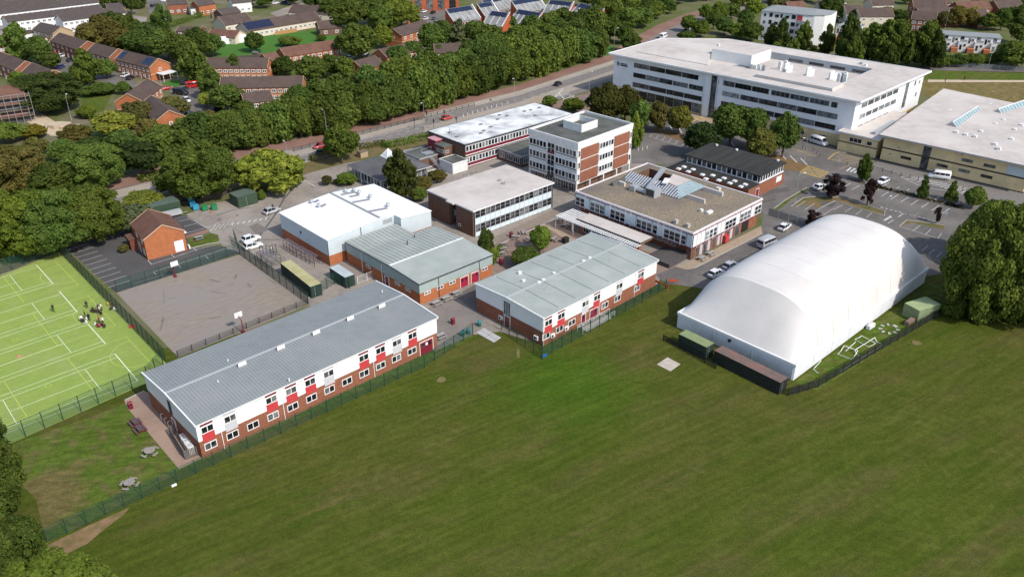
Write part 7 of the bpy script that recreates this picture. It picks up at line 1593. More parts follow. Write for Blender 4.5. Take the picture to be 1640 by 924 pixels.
# ---------------------------------------------------------------- tables, bins, slabs
DKT = mat('dark_recycled_plastic', (.06, .055, .055), (.045, .042, .042), 3, rough=.7); GYT = mat('grey_tabletop', (.33, .33, .32), (.27, .27, .26), 3, rough=.7); BRT = mat('brown_recycled_plastic', (.13, .085, .09), (.10, .065, .07), 3, rough=.7); STN = mat('bleached_timber', (.30, .275, .245), (.24, .215, .19), 3, rough=.9)
def table_proto(kind):
    t = thing('picnic_table', 'picnic table', 'picnic table'); top = {'dark': GYT, 'brown': BRT, 'round': STN, 'grey': STN}[kind]; leg = {'dark': BLACKP, 'brown': MAROON, 'round': STN, 'grey': DKT}[kind]
    if kind == 'round':
        MB().prism([(cos(i * pi / 4 + .39) * .8, sin(i * pi / 4 + .39) * .8) for i in range(8)], .70, .76, top, top, True).build('table_top', t)
        for i in range(4):
            a = i * pi / 2 + pi / 4; c = Vector((cos(a) * 1.15, sin(a) * 1.15, .44)); n = Vector((-sin(a), cos(a), 0)) * .5; MB().bar(c - n, c + n, .3, .06, top).tube((c.x, c.y, .41), (c.x, c.y, 0), .06, leg, n=5).bar((0, 0, .3), (c.x, c.y, .3), .08, .08, leg).build('bench', t)
        MB().tube((0, 0, 0), (0, 0, .7), .12, leg).build('leg', t)
    else:
        tp = MB()
        for i in range(5): tp.box(-.9, -.38 + i * .155, .72, .9, -.24 + i * .155, .77, top)
        tp.build('table_top', t)
        for s in (-1, 1): MB().box(-.9, s * .72 - .14, .42, .9, s * .72 + .14, .47, DKT if kind == 'dark' and 0 else top).build('bench', t)
        for x in (-.65, .65):
            f = MB(); f.bar((x, -.75, .39), (x, .75, .39), .07, .07, leg)
            for s in (-1, 1): f.bar((x, s * .7, 0), (x, s * .25, .72), .07, .07, leg)
            f.build('leg_frame', t)
    return t
TPR = {}
def table(kind, u, v, rz, label, group=None):
    g = G(u, v)
    if kind not in TPR: t = TPR[kind] = table_proto(kind); t.location = (g.x, g.y, .02); t.rotation_euler = (0, 0, rz); kids(t); [kids(c) for c in kids(t)]
    else: t = dup(TPR[kind], (g.x, g.y, .02), rz)
    if 'group' in t: del t['group']
    return tag(t, label, 'picnic table', group)
for i, (u, v) in enumerate(((698.5, 488.5), (714.6, 481), (730.8, 472.5))): table('dark', u, v, radians(43), 'dark-framed picnic table against the changing block wall, %s from the left' % nth(i), 'picnic tables in front of the changing block')
table('dark', 705.5, 541, radians(40), 'dark-framed picnic table at the right-hand end of the long classroom block')
table('dark', 1123.6, 416.5, radians(43), 'dark-framed picnic table on the tan pavement at the block corner'); table('dark', 1137.4, 409, radians(43), 'dark-framed picnic table on the tan pavement, farther from the corner')
for i, (u, v) in enumerate(((808, 394), (806, 402), (803, 409.5))): table('grey', u, v, radians(20), 'bleached picnic table in the courtyard row of three, %s' % ('farthest', 'middle', 'nearest')[i], 'courtyard picnic tables')
for u, v, lab in ((825.7, 383, 'bleached picnic table beside the bright red courtyard bin'), (837.6, 375, 'bleached picnic table farthest back in the courtyard'), (837.6, 397, 'bleached picnic table behind the dark courtyard tree'), (887.6, 386, 'picnic table between the courtyard tree and the canopy'), (847, 386.5, 'picnic table left of the courtyard tree'), (896, 356, 'picnic table under the slatted canopy, upper one'), (905.5, 363.5, 'picnic table under the slatted canopy, lower one')): table('grey', u, v, RND.uniform(0, 3), lab, 'courtyard picnic tables')
table('brown', 217.4, 680, radians(-46), 'brown picnic table on the lawn edge by the path, farther one', 'brown lawn tables'); table('brown', 225, 691, radians(-46), 'brown picnic table on the lawn edge by the path, nearer one', 'brown lawn tables')
table('round', 241, 727, .3, 'octagonal grey picnic table beside the brown path'); table('round', 208.7, 778, .7, 'octagonal grey picnic table near the mesh fence')
table('dark', 319, 384, radians(36), 'dark picnic table on the small lawn beside the brick house')
def bin_proto(kind):
    if kind == 'hood':
        t = thing('litter_bin', 'bin', 'bin'); MB().box(-.3, -.3, 0, .3, .3, 1.0, MAROON).build('bin_body', t); m = MB(); rows = [[(-.32 + .02, cos(a) * .33, 1.0 + sin(a) * .3), (.3, cos(a) * .33, 1.0 + sin(a) * .3)] for a in [i * pi / 8 for i in range(9)]]; m.grid(rows, MAROON); m.poly([r[0] for r in rows], MAROON); m.poly([r[1] for r in rows][::-1], MAROON); m.build('bin_hood', t); MB().box(-.18, -.315, .72, .18, -.3, .92, BLACKP).build('bin_opening', t)
    elif kind == 'drum':
        t = thing('recycling_bin', 'bin', 'bin'); TQ = mat('turquoise_plastic', (.03, .22, .27), (.025, .18, .22), 2, rough=.5); GN = mat('dark_green_plastic', (.02, .12, .09), rough=.5)
        MB().tube((0, 0, 0), (0, 0, .85), .36, GN, .38, 12).build('bin_body', t); MB().tube((0, 0, .85), (0, 0, 1.2), .39, TQ, .22, 12).build('bin_lid', t)
    else:
        t = thing('wheelie_bin', 'bin', 'bin'); m = {'wheel_green': mat('green_plastic', (.02, .19, .07), rough=.5), 'wheel_blue': mat('blue_plastic', (.04, .26, .42), rough=.5), 'wheel_black': BLACKP}[kind]
        MB().box(-.65, -.5, .15, .65, .5, 1.15, m).build('bin_body', t); l = MB(); l.box(-.7, -.55, 1.15, .7, .55, 1.3, m); l.build('bin_lid', t)
        for x in (-.5, .5):
            for y in (-.4, .4): MB().tube((x - .04, y, .09), (x + .04, y, .09), .09, TYRE, n=8).build('wheel', t)
    return t
BPR = {}
def bin_(kind, u, v, rz, label, cat='bin'):
    g = G(u, v)
    if kind not in BPR: t = BPR[kind] = bin_proto(kind); t.location = (g.x, g.y, .02); t.rotation_euler = (0, 0, rz); kids(t)
    else: t = dup(BPR[kind], (g.x, g.y, .02), rz)
    return tag(t, label, cat)
for a in (('hood', 210, 654, .75, 'dark red hooded bin on the path by the pitch corner'), ('hood', 725.5, 519, .75, 'dark red hooded bin in the middle of the patio'), ('hood', 818.6, 379.5, .7, 'bright red bin at the back of the courtyard'), ('hood', 874.5, 391.5, .7, 'red bin beside the courtyard tree'), ('hood', 802, 423, .7, 'dark red bin at the corner of the changing block'),
          ('drum', 768, 522, 0, 'turquoise-lidded recycling bin by the concrete slabs'), ('drum', 741, 538, 0, 'turquoise-lidded recycling bin near the patio fence'), ('drum', 750, 534.5, 0, 'green recycling bin beside the turquoise one near the patio fence'), ('wheel_black', 905.5, 389, .7, 'black bin at the courtyard edge by the canopy'),
          ('wheel_blue', 305, 326, .6, 'light blue wheeled bin, farthest of the bin row'), ('wheel_blue', 309, 331, .6, 'light blue wheeled bin, middle of the bin row'), ('wheel_blue', 314, 336, .6, 'light blue wheeled bin, nearest of the blue ones'), ('wheel_green', 328.5, 337, .6, 'bright green wheeled bin, left of the pair'), ('wheel_green', 343.5, 336, .6, 'bright green wheeled bin with white mark, right of the pair'), ('wheel_black', 298, 330, .6, 'black wheeled bin left of the blue bins'), ('wheel_black', 320, 325, .6, 'black wheeled bin behind the green ones')): bin_(*a)
sl = thing('paving_slabs', 'four pale concrete slabs laid between grass and fence', 'paving', G(782, 536), 0)
q4 = [G(762.5, 533), G(791, 549), G(803, 541), (G(774.7, 525))]; SLB = mat('pale_slab', (.43, .43, .42), (.36, .36, .35), 1.5, rough=.9); og = Vector(sl.location)
for i in range(2):
    for j in range(2):
        g_ = .012; f = lambda s, t: (q4[0].lerp(q4[1], s)).lerp(q4[3].lerp(q4[2], s), t) - og
        pts = [f(i / 2 + g_, j / 2 + g_), f((i + 1) / 2 - g_, j / 2 + g_), f((i + 1) / 2 - g_, (j + 1) / 2 - g_), f(i / 2 + g_, (j + 1) / 2 - g_)]
        if sum(pts[k].x * pts[(k + 1) % 4].y - pts[(k + 1) % 4].x * pts[k].y for k in range(4)) < 0: pts.reverse()
        MB().prism(pts, .01, .07, SLB).build('slab', sl)
# slatted plant enclosure at the near end of the long classroom block
a_, b_ = G(272.5, 697), G(297, 737); d_ = b_ - a_; ent = thing('slatted_enclosure', 'grey slatted timber enclosure with white air units beside the classroom gable', 'enclosure', (a_.x, a_.y, 0), atan2(d_.y, d_.x)); eL = d_.length
SLT = mat('grey_slats', (.17, .155, .14), (.13, .12, .11), 4, rough=.9)
for i in range(int(eL / .22)): put('slat', (MB().box(0, 0, .02, .13, .04, 1.7, SLT).mesh('slat') if i == 0 else ent.children[0].data), ent, (i * .22, 0, 0))
for k, x in enumerate((0, eL - .04)):
    for i in range(11): put('slat', ent.children[0].data, ent, (x, .05 + i * .21, 0), pi / 2)
MB().bar((0, .06, 1.6), (eL, .06, 1.6), .05, .1, SLT).bar((0, .06, .3), (eL, .06, .3), .05, .1, SLT).build('rail', ent)
for i in range(3):
    g = a_ + d_ * (.42 + .2 * i) + Vector((-d_.y, d_.x, 0)).normalized() * 1.25; m = thing('air_unit', 'white box-shaped air unit in the slatted enclosure, %s from the path end' % nth(i), 'air conditioner', (g.x, g.y, .02), atan2(d_.y, d_.x), 'air units in the enclosure')
    MB().box(-.55, -.45, 0, .55, .45, 1.35, WHITE2).build('casing', m); c = [(.36 * cos(2 * pi * j / 12), .36 * sin(2 * pi * j / 12), 1.36) for j in range(12)]; MB().poly(c, GREYP).build('fan_grille', m)
hp = thing('handrail', 'white hooped handrail at the gable door of the long classroom block', 'handrail', G(270, 684), radians(43))
for y in (0, 1.2, 2.6): MB().tube((0, y, 0), (0, y, 1), .04, FRAME).tube((0, y, 1), (1.4, y, 1), .04, FRAME).tube((1.4, y, 1), (1.4, y, 0), .04, FRAME).build('rail_hoop', hp)
# ---------------------------------------------------------------- cycle shelters, hoops, lamps, lights, bollards
PURM = mat('maroon_steel', (.09, .03, .045), rough=.5)
def shelter(label, p, q, depth, m, roof=True, n=5):
    a, b = G(*p), G(*q); d = b - a; L_ = d.length; t = thing('cycle_shelter', label, 'cycle shelter', (a.x, a.y, 0), atan2(d.y, d.x))
    for i in range(n):
        x = i * L_ / (n - 1); f = MB(); f.tube((x, 0, 0), (x, 0, 2.1), .05, m, n=5); f.tube((x, 0, 2.1), (x, depth * .6, 2.3), .05, m, n=5); f.tube((x, depth * .6, 2.3), (x, depth, 1.9), .05, m, n=5); f.tube((x, depth, 1.9), (x, depth, 0), .05, m, n=5); f.build('frame', t)
    r = MB()
    for z, y in ((2.1, 0), (2.3, depth * .6), (1.9, depth), (.9, 0), (.9, depth)): r.tube((0, y, z), (L_, y, z), .035, m, n=5)
    r.build('rail', t)
    if roof: MB().poly([(0, 0, 2.16), (L_, 0, 2.16), (L_, depth * .6, 2.36), (0, depth * .6, 2.36)], mesh_mat('scratched_polycarbonate', (.22, .19, .21), .3)).build('roof_sheet', t)
    k = MB()
    for i in range(int(L_ / .8)): x = .4 + i * .8; k.tube((x, .5, 0), (x, .5, .75), .03, m, n=5); k.tube((x, .5, .75), (x, depth - .3, .75), .03, m, n=5); k.tube((x, depth - .3, .75), (x, depth - .3, 0), .03, m, n=5)
    tag(k.build('cycle_rack', t), kind='stuff'); return t
shelter('maroon-framed cycle shelter along the sports hall, farther one', (455, 399), (475, 412), 2.0, PURM); shelter('maroon-framed cycle shelter along the sports hall, nearer one', (476, 412), (504, 428), 2.0, PURM)
shelter('dark cycle shelter behind the ball court fence, left of the long container', (413, 418), (436, 434), 3.2, DKFRAME, True, 4); shelter('bare dark cycle frame beside the white cars', (418, 412), (444, 408), 1.2, DKFRAME, False, 6)
def hoop(label, u, v, face):
    g = G(u, v); t = thing('basketball_hoop', label, 'basketball hoop', g, face); MB().tube((0, 0, 0), (0, 0, 2.6), .09, MAROON).tube((0, 0, 2.6), (.9, 0, 3.2), .07, MAROON).build('post', t); MB().box(.9, -.75, 2.9, .96, .75, 3.95, WHITE).build('backboard', t)
    m = MB()
    for i in range(12): a, b = 2 * pi * i / 12, 2 * pi * (i + 1) / 12; m.tube((1.2 + .23 * cos(a), .23 * sin(a), 3.05), (1.2 + .23 * cos(b), .23 * sin(b), 3.05), .015, REDP, n=4, cap=False)
    m.build('rim', t); MB().box(-.25, -.25, .0, .25, .25, .5, MAROON).build('base_pad', t)
hoop('basketball hoop with maroon post at the far side of the ball court', 281, 444, radians(-47)); hoop('basketball hoop at the near side of the ball court behind the classroom block', 390, 533, radians(133))
def lamp_proto():
    t = thing('street_lamp', 'lamp', 'street lamp'); MB().tube((0, 0, 0), (0, 0, 1.2), .1, GREYM).tube((0, 0, 1.2), (0, 0, 8), .065, GREYM, .045).tube((0, 0, 8), (1.1, 0, 8.3), .04, GREYM).build('post', t); MB().box(.9, -.14, 8.24, 1.55, .14, 8.4, WHITE2).build('lamp_head', t); return t
LP = None
for i, (u, v, hh, lab) in enumerate(((1272, 328, 8, 'street lamp on the car park verge near the black-roofed hall'), (680, 206, 8, 'street lamp on the main road by the traffic lights'), (824, 164, 8, 'street lamp on the main road above the stained white roof'), (943, 152, 8, 'street lamp on the main road by the junction'), (524, 220, 8, 'street lamp behind the red hatchback'), (115, 194, 8, 'street lamp beside the sandy track'), (462, 262, 6, 'street lamp above the weeping willow'), (1288, 255, 6, 'lamp by the yellow box junction'), (983, 82, 9, 'lamp at the left end of the white office'), (1340, 62, 9, 'lamp between the tall trees'), (1520, 107, 8, 'lamp on the lane, left one'), (1582, 110, 8, 'lamp on the lane, right one'), (543, 130, 7, 'lamp post among the trees of the estate'), (482, 132, 7, 'lamp post beside the purple-leaved tree'), (260, 145, 6, 'lamp post by the red car in the parking court'), (280, 20, 8, 'lamp post on the far street'), (1513, 48, 8, 'lamp behind the white terrace'), (1417, 342, 4, 'short lamp at the island tip'))):
    g = G(u, v)
    if LP is None: LP = lamp_proto(); o = LP; o.location = (g.x, g.y, 0); kids(o)
    else: o = dup(LP, (g.x, g.y, 0), RND.uniform(0, 6.28))
    o.scale = (1, 1, hh / 8); tag(o, lab, 'street lamp', 'street lamps')
def tl_proto():
    t = thing('traffic_light', 'light', 'traffic light'); MB().tube((0, 0, 0), (0, 0, 3.0), .07, BLACKP).build('post', t); MB().box(-.18, -.15, 2.3, .18, .15, 3.3, BLACKP).build('signal_head', t); return t
tp_ = None
for i, (u, v) in enumerate(((664, 206), (684, 195), (695, 208), (712, 193), (731, 204))):
    g = G(u, v)
    if tp_ is None: tp_ = tl_proto(); o = tp_; o.location = (g.x, g.y, 0); kids(o)
    else: o = dup(tp_, (g.x, g.y, 0))
    tag(o, 'black traffic light on the main road behind the stained white roof, %s from the left' % nth(i), 'traffic light', 'traffic lights')
def multi(name, cat, mesh, spots, label, group, part):
    for i, (u, v) in enumerate(spots):
        g = G(u, v); o = put(name, mesh, None, (g.x, g.y, 0)); tag(o, label + ', %s from the left' % nth(i), cat, group)
multi('bollard', 'bollard', MB().tube((0, 0, 0), (0, 0, 1.0), .09, BLACKP, .08, 8).tube((0, 0, 1.0), (0, 0, 1.06), .1, BLACKP, .05, 8).mesh('bollard'), [(1398, 271), (1413, 275), (1427.5, 279), (1442.5, 282.5), (1457, 285), (1470, 289), (1525, 303), (1541, 307)], 'black bollard along the buff building pavement', 'bollards by the buff building', None)
multi('bollard', 'bollard', MB().tube((0, 0, 0), (0, 0, 1.0), .09, DKFRAME, .08, 8).tube((0, 0, 1.0), (0, 0, 1.06), .1, DKFRAME, .05, 8).mesh('bollard'), [(1285, 238), (1290, 240), (1302, 243), (1308, 247), (1313, 251), (1357, 264), (1371, 268)], 'dark bollard near the office minibus', 'bollards by the office', None)
multi('bollard', 'bollard', MB().tube((0, 0, 0), (0, 0, .95), .1, WHITE2, .09, 8).tube((0, 0, .95), (0, 0, 1.0), .09, GREYP, .05, 8).mesh('bollard'), [(742, 188), (749, 185.5), (757, 183), (765, 180.5), (772, 178.5), (780, 176), (787, 174), (795, 172), (804, 170), (813, 167.5), (1022, 242), (1029, 241), (1036, 239)], 'white marker post along the school roof edge by the road', 'white marker posts', None)
CONE = MB().tube((0, 0, 0), (0, 0, .06), .24, mat('orange_cone', (.55, .10, .04), rough=.6), n=8).tube((0, 0, .06), (0, 0, .75), .16, mat('orange_cone', (.55, .10, .04)), .04, 8).mesh('traffic_cone')
for u, v, lab in ((339, 341, 'orange traffic cone beside the green bins'), (384, 333, 'orange traffic cone at the corner of the green store'), (412, 323, 'orange traffic cone at the right end of the green store')): g = G(u, v); tag(put('traffic_cone', CONE, None, (g.x, g.y, .02)), lab, 'traffic cone')
def barrier(label, p, q):
    a, b = G(*p), G(*q); d = b - a; t = thing('barrier', label, 'barrier', (a.x, a.y, 0), atan2(d.y, d.x)); OR = mat('orange_barrier', (.60, .09, .04), rough=.6)
    MB().box(0, -.03, .55, d.length, .03, 1.0, OR).build('board', t)
    for x in (.1, d.length - .1): MB().box(x - .04, -.25, 0, x + .04, .25, .08, OR).box(x - .03, -.03, .08, x + .03, .03, 1.0, OR).build('foot', t)
barrier('orange barrier across the path at the classroom block corner', (1049, 455), (1070, 465)); barrier('orange barrier on the tarmac edge behind the classroom block', (1070, 454), (1085, 455)); barrier('orange barrier on the building site beside the scaffolding', (33, 182), (45, 190))
for i, (u, v, w_, hh) in enumerate(((62, 202, 2.5, 1.2), (97, 204, 5, 1.6), (112, 206, 4, 1.2), (52, 172, 2.5, 1.6))): g = G(u, v); tag(MB().prism([(cos(k * .9) * w_ * RND.uniform(.7, 1), sin(k * .9) * w_ * .6 * RND.uniform(.7, 1)) for k in range(7)], 0, hh * .7, SAND).build('rubble_heap', None, (g.x, g.y, 0)), 'pale heap of sand and rubble on the building site, %s listed from the track' % nth(i) if 0 else ('pale rubble heap beside the sandy track', 'large pale heap under the very large dark tree', 'pale heap at the right end of the track', 'pale block heap by the scaffolding')[i], 'rubble heap')
bs = thing('bin_store', 'small timber bin store on the verge behind the dining hall', 'bin store', G(578, 254), radians(40)); MB().box(0, 0, 0, 2.4, 2, 1.6, mat('tan_boards', (.40, .30, .19), (.33, .25, .16), 2, rough=.9)).build('board_wall', bs); MB().box(-.1, -.1, 1.6, 2.5, 2.1, 1.7, TIMBER).build('roof', bs)
gb_ = Bld('site_cabin', 'low timber cabin on the verge left of the dining hall skylight', G(541, 250), 40, 7, 3, 'cabin'); 
gb_.part(MB().box(0, 0, 0, 7, 3, 2.0, TIMBER), 'wall'); gb_.part(MB().box(-.1, -.1, 2.0, 7.1, 3.1, 2.12, mat('mossy_roof', (.16, .12, .07), (.11, .1, .05), 1, rough=.95)), 'roof')
bh = Bld('small_kiosk', 'dark-roofed kiosk hidden among trees behind the brick tower', G(968, 198), 40, 7, 5, 'kiosk'); bh.part(MB().box(0, 0, 0, 7, 5, 2.6, WHITE2), 'wall'); bh.part(MB().box(-.3, -.3, 2.6, 7.3, 5.3, 2.85, FELTD), 'roof')
# goal frames and bits lying beside the dome
def goal(label, p, q, h, lean=0.0):
    a, b = G(*p), G(*q); d = b - a; t = thing('goal_frame', label, 'goal', (a.x, a.y, .06), atan2(d.y, d.x)); L_ = d.length
    MB().tube((0, 0, 0), (0, lean, h), .06, FRAME).build('post', t); MB().tube((L_, 0, 0), (L_, lean, h), .06, FRAME).build('post', t); MB().tube((0, lean, h), (L_, lean, h), .06, FRAME).build('crossbar', t); MB().tube((0, 0, 0), (0, -1.2, 0), .04, FRAME).tube((L_, 0, 0), (L_, -1.2, 0), .04, FRAME).tube((0, -1.2, 0), (L_, -1.2, 0), .04, FRAME).build('back_bar', t)
goal('white goal frame stored by the dome fence, left one', (1346, 563), (1368, 571), .5, 1.4); goal('white goal frame stored by the dome fence, middle one', (1372, 568), (1404, 548), .7, .5); goal('white goal frame stored by the dome fence, right one', (1376, 541), (1398, 553), .2, .6)
def pole(label, p, q, m=FRAME, r=.06):
    a, b = G(*p), G(*q); tag(MB().tube((0, 0, r), (b.x - a.x, b.y - a.y, r), r, m).build('loose_pole', None, (a.x, a.y, .02)), label, 'pole')
pole('loose white pole on the grass at the dome corner, upper one', (1304, 590), (1315, 578)); pole('loose white pole on the grass at the dome corner, lower one', (1302, 591), (1310, 598)); pole('long white pole lying along the black fence', (1345, 596), (1395, 564)); pole('long white pole lying across the grass beside the dome', (1354, 563), (1370, 548))
for (u, v, s_, lab, m, nm, ct) in ((1394, 525, 1.0, 'white box standing on the grass against the dome wall', WHITE2, 'white_box', 'box'), (1456, 519, 1.2, 'brick-coloured block beside the light green container', PAVE, 'brick_stack', 'bricks'), (872, 571, .5, 'small blue marker at the corner of the classroom fence', mat('blue_plastic_marker', (.03, .16, .5), rough=.5), 'blue_marker', 'marker'), (279, 778, .35, 'small white litter beside the mesh fence', WHITE, 'litter', 'litter'), (1571, 505 - 8, .7, 'tan board leaning beside the huge tree', TANP, 'board', 'board')):
    g = G(u, v); tag(MB().box(-s_, -s_ * .35, 0, s_, s_ * .35, s_ * .7, m).box(-s_ * .9, -s_ * .3, s_ * .7, s_ * .9, s_ * .3, s_ * .78, m).build(nm, None, (g.x, g.y, .03), radians(40)), lab, ct)
old = thing('paving_remains', 'broken ring of pale paving in the grass beside the dome', 'paving', G(1424, 527), radians(40))
for i in range(9): a = i * .75; MB().box(-.35, -.2, 0, .35, .2, .08, SLB).build('slab', old, (1.8 * cos(a), 1.4 * sin(a), .02), a)
# red signs, pole signs
for u, v, lab in ((709, 204, 0),): pass
def sign(label, u, v, h, m, w_=.6, hh=.6):
    t = thing('road_sign', label, 'sign', G(u, v), radians(-40)); MB().tube((0, 0, 0), (0, 0, h), .04, GREYM).build('post', t); MB().box(-w_ / 2, -.03, h - hh, w_ / 2, -.0, h, m).build('sign_plate', t)
sign('white sign board at the huge trees beside the car park', 1512, 352, 2.2, WHITE, .9, .8); sign('white round sign near the zebra crossing', 1342, 268, 2.2, WHITE, .7, .7); sign('yellow road sign on the main road verge', 786, 168, 2.0, LINEY, .9, .7); sign('white sign posts near the office junction', 938, 168, 3.0, WHITE, .8, 2.0); sign('small white sign at the tip of the island', 1465, 352, 1.6, WHITE, .5, .4)
# ---------------------------------------------------------------- people
def person_mesh(pose):
    if pose == 'stand': J = dict(p=(0, 0, .95), s=(0, 0, 1.2), c=(0, .01, 1.42), n=(0, .02, 1.53), h=(0, .03, 1.66), t=(0, .02, 1.76), hl=(-.1, 0, .92), kl=(-.11, .03, .5), al=(-.11, -.02, .08), tl=(-.12, .14, .04), hr=(.1, 0, .92), kr=(.12, .05, .5), ar=(.13, .02, .08), tr=(.14, .18, .04), sl=(-.18, 0, 1.42), el=(-.25, -.02, 1.14), wl=(-.24, .1, .92), fl=(-.22, .14, .82), sr=(.18, 0, 1.42), er=(.25, -.02, 1.14), wr=(.22, .14, .96), fr=(.18, .2, .9))
    elif pose == 'walk': J = dict(p=(0, 0, .95), s=(0, .02, 1.2), c=(0, .04, 1.42), n=(0, .06, 1.53), h=(0, .08, 1.66), t=(0, .07, 1.76), hl=(-.1, 0, .92), kl=(-.11, .2, .53), al=(-.11, .26, .1), tl=(-.11, .42, .07), hr=(.1, 0, .92), kr=(.11, -.06, .5), ar=(.11, -.34, .14), tr=(.11, -.22, .04), sl=(-.18, .03, 1.42), el=(-.24, -.12, 1.16), wl=(-.22, -.1, .93), fl=(-.21, -.06, .84), sr=(.18, .03, 1.42), er=(.24, .12, 1.16), wr=(.2, .3, 1.0), fr=(.18, .38, .96))
    else: J = dict(p=(0, 0, .14), s=(0, .04, .42), c=(0, .08, .64), n=(0, .1, .75), h=(0, .13, .88), t=(0, .12, .98), hl=(-.1, .02, .13), kl=(-.3, .36, .2), al=(-.06, .42, .08), tl=(.06, .46, .06), hr=(.1, .02, .13), kr=(.3, .36, .2), ar=(.06, .36, .08), tr=(-.08, .34, .06), sl=(-.18, .08, .64), el=(-.27, .14, .4), wl=(-.2, .34, .3), fl=(-.16, .4, .26), sr=(.18, .08, .64), er=(.27, .14, .4), wr=(.2, .34, .3), fr=(.14, .4, .26))
    R_ = dict(p=.14, s=.125, c=.13, n=.055, h=.095, t=.07, hl=.1, kl=.065, al=.042, tl=.04, hr=.1, kr=.065, ar=.042, tr=.04, sl=.07, el=.048, wl=.034, fl=.035, sr=.07, er=.048, wr=.034, fr=.035)
    ks = list(J); me = bpy.data.meshes.new('person'); ed = ['ps', 'sc', 'cn', 'nh', 'ht', ('p', 'hl'), ('hl', 'kl'), ('kl', 'al'), ('al', 'tl'), ('p', 'hr'), ('hr', 'kr'), ('kr', 'ar'), ('ar', 'tr'), ('c', 'sl'), ('sl', 'el'), ('el', 'wl'), ('wl', 'fl'), ('c', 'sr'), ('sr', 'er'), ('er', 'wr'), ('wr', 'fr')]
    me.from_pydata([J[k] for k in ks], [(ks.index(e[0]), ks.index(e[1])) for e in ed], [])
    o = bpy.data.objects.new('person_skeleton', me); COL.objects.link(o); o.modifiers.new('skin', 'SKIN'); sv = me.skin_vertices[0].data if me.skin_vertices else None
    if sv is None: return None
    for i, k in enumerate(ks): sv[i].radius = (R_[k], R_[k]); sv[i].use_root = (k == 'p')
    s = o.modifiers.new('sub', 'SUBSURF'); s.levels = 1; s.render_levels = 1
    dg = bpy.context.evaluated_depsgraph_get(); out = bpy.data.meshes.new_from_object(o.evaluated_get(dg)); bpy.data.objects.remove(o); out.name = 'person_body'
    out.materials.clear(); SKIN = mat('skin', (.42, .25, .17), rough=.6); SHIRT = mat('shirt_cloth', (1, 1, 1), rough=.9, paint=True); TROU = mat('dark_trousers', (.02, .02, .025), rough=.9)
    for m in (SKIN, SHIRT, TROU): out.materials.append(m)
    zn, zp = J['n'][2] - .01, J['p'][2] + .03
    for p in out.polygons:
        c = p.center; near = lambda k: (c - Vector(J[k])).length
        hand = min(near('wl'), near('fl'), near('wr'), near('fr')) < .09
        legd = min(near(k) for k in ('hl', 'kl', 'al', 'tl', 'hr', 'kr', 'ar', 'tr')); topd = min(near(k) for k in ('s', 'c', 'sl', 'el', 'sr', 'er', 'wl', 'wr'))
        p.material_index = 0 if (c.z > zn and abs(c.x) < .14) or hand else (2 if legd < topd and c.z < zp + .02 else 1)
    out.polygons.foreach_set('use_smooth', [True] * len(out.polygons))
    hm = MB(); h = J['h']; rows = [[(h[0] + .105 * sin(th) * cos(ph), h[1] - .015 + .11 * sin(th) * sin(ph), h[2] + .02 + .13 * cos(th)) for ph in [2 * pi * i / 10 for i in range(11)]] for th in [pi * j / 10 for j in range(6)]]
    hm.grid(rows, mat('dark_hair', (.03, .02, .015), rough=.8)); return out, hm.mesh('hair', True)
PMH = {k: person_mesh(k) for k in ('stand', 'walk', 'sit')}
def person(u, v, pose, shirt, label, group=None, rz=None):
    g = G(u, v); t = thing('person', label, 'person', (g.x, g.y, .025), RND.uniform(0, 6.28) if rz is None else rz, group); b, h = PMH[pose]
    o = put('body', b, t); o.color = (*shirt, 1); put('hair', h, t)
WS, BS, RS, YS = (.72, .72, .72), (.02, .02, .025), (.35, .03, .05), (.55, .45, .06)
person(86.5, 500, 'walk', BS, 'person in black top and pale trousers standing alone on the bright pitch')
person(140, 494, 'stand', BS, 'person in black standing at the upper edge of the pupils, alone')
PG = 'pupils gathered on the pitch'
for grp, lab, pts in (('upper', 'pupil in the upper right cluster on the pitch', [(147, 500, 's', BS), (150, 498, 's', BS), (153, 500.5, 's', BS), (156, 501, 's', BS), (159, 499, 't', BS), (161, 502, 't', WS), (164, 498, 't', WS), (163, 503.5, 's', BS)]), ('left', 'pupil in the left cluster on the pitch', [(132, 517, 't', WS), (135, 515, 's', BS), (137.5, 510, 't', BS), (140, 513, 's', WS), (142, 511, 's', BS), (144, 514, 't', BS), (140, 518, 's', WS)]), ('lower', 'pupil in the lower cluster on the pitch', [(154, 521, 's', WS), (157, 523, 's', BS), (160, 524.5, 's', RS), (160, 518, 't', RS), (163, 522, 's', BS), (166, 520, 't', WS), (168, 524, 's', BS)])):
    for i, (u, v, p, c) in enumerate(sorted(pts)): person(u, v, 'sit' if p == 's' else 'stand', c, '%s %s, %s, %s from the left' % ('seated' if p == 's' else 'standing', lab, 'white shirt' if c is WS else 'red top' if c is RS else 'black jacket', nth(i)), PG)
person(179, 496, 'sit', BS, 'person in black sitting against the pitch fence'); person(183, 497.5, 'sit', WS, 'person in white sitting against the pitch fence, right of the one in black'); person(173, 489, 'sit', YS, 'person in yellow top sitting by the pitch fence')
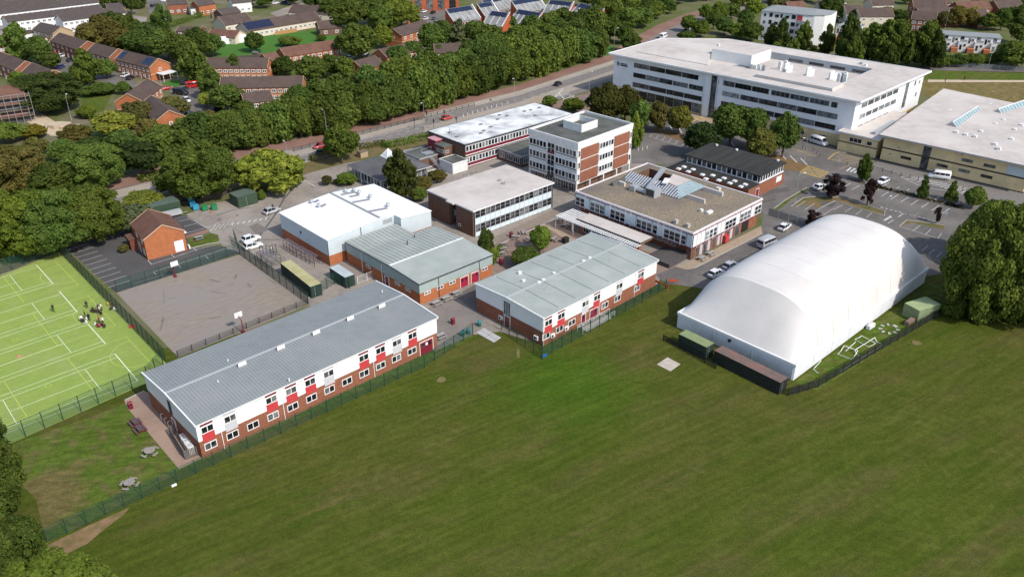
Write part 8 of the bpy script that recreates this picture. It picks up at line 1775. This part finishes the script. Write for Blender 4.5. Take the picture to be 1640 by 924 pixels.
person(640, 189, 'walk', RS, 'person in red walking on the cycleway, left of the pair'); person(644, 188, 'walk', WS, 'person in white walking on the cycleway, right of the pair'); person(620, 194, 'walk', WS, 'lone person in white on the cycleway'); person(1513, 133, 'walk', BS, 'person in dark clothes walking on the meadow path, left'); person(1544, 129, 'walk', BS, 'person in dark clothes walking on the meadow path, right'); person(437.5, 337, 'stand', BS, 'person in dark clothes standing behind the silver hatchback'); person(301, 146, 'stand', BS, 'person in dark clothes beside the red van')
tag(MB().box(-.5, -.3, 0, .5, .3, .35, REDP).box(-.3, -.2, .35, .3, .2, .5, REDP).build('red_bag', None, (*G(212, 524)[:2], .03), .6), 'red bag lying against the pitch fence', 'bag')
tag(MB().box(-.35, -.25, 0, .35, .25, .12, mat('pink_cloth', (.55, .22, .18), rough=.9)).box(-.2, -.15, .12, .2, .15, .2, mat('pink_cloth', (.55, .22, .18))).build('pink_bag', None, (*G(31, 571)[:2], .03), .6), 'pink bag lying on the bright pitch', 'bag')

# sheds and garden fences of the estate
sp = [(24, 92), (70, 132), (176, 104), (228, 120), (262, 114), (214, 150), (300, 112), (420, 92), (470, 104), (545, 92), (600, 98), (690, 100), (1440, 38), (1500, 44), (1586, 38), (90, 58), (40, 50), (130, 44), (180, 36), (340, 30), (240, 92)]
for i, (u, v) in enumerate(sorted(sp)):
    g = G(u, v); t = thing('garden_shed', 'small timber garden shed among the far houses, %s from the left' % nth(i), 'shed', (g.x, g.y, 0), RND.uniform(0, 3), 'garden sheds'); MB().box(0, 0, 0, 3.2, 2.3, 1.9, TIMBER).build('wall', t); m = MB(); slope(m, -.1, 3.3, -.1, 1.9, 1.15, 2.5, FELT, .06); slope(m, -.1, 3.3, 2.4, 1.9, 1.15, 2.5, FELT, .06); m.build('roof', t)
for i, (p, q) in enumerate((((66, 132), (82, 126)), ((186, 112), (236, 124)), ((332, 122), (420, 120)), ((452, 108), (540, 94)), ((620, 106), (676, 94)), ((275, 112), (300, 124)), ((352, 100), (440, 92)), ((1440, 44), (1480, 46)), ((100, 44), (200, 30)), ((20, 46), (92, 38)))):
    fence('close-boarded garden fence of the estate, %s from the left' % nth(sorted(range(10), key=lambda k: (66, 186, 332, 452, 620, 275, 352, 1440, 100, 20)[k]).index(i)), [p, q], 1.8, 3.0, TIMBER, mesh_mat('dark_timber_boards', (.06, .05, .045), .92), name='garden_fence', group='garden fences')
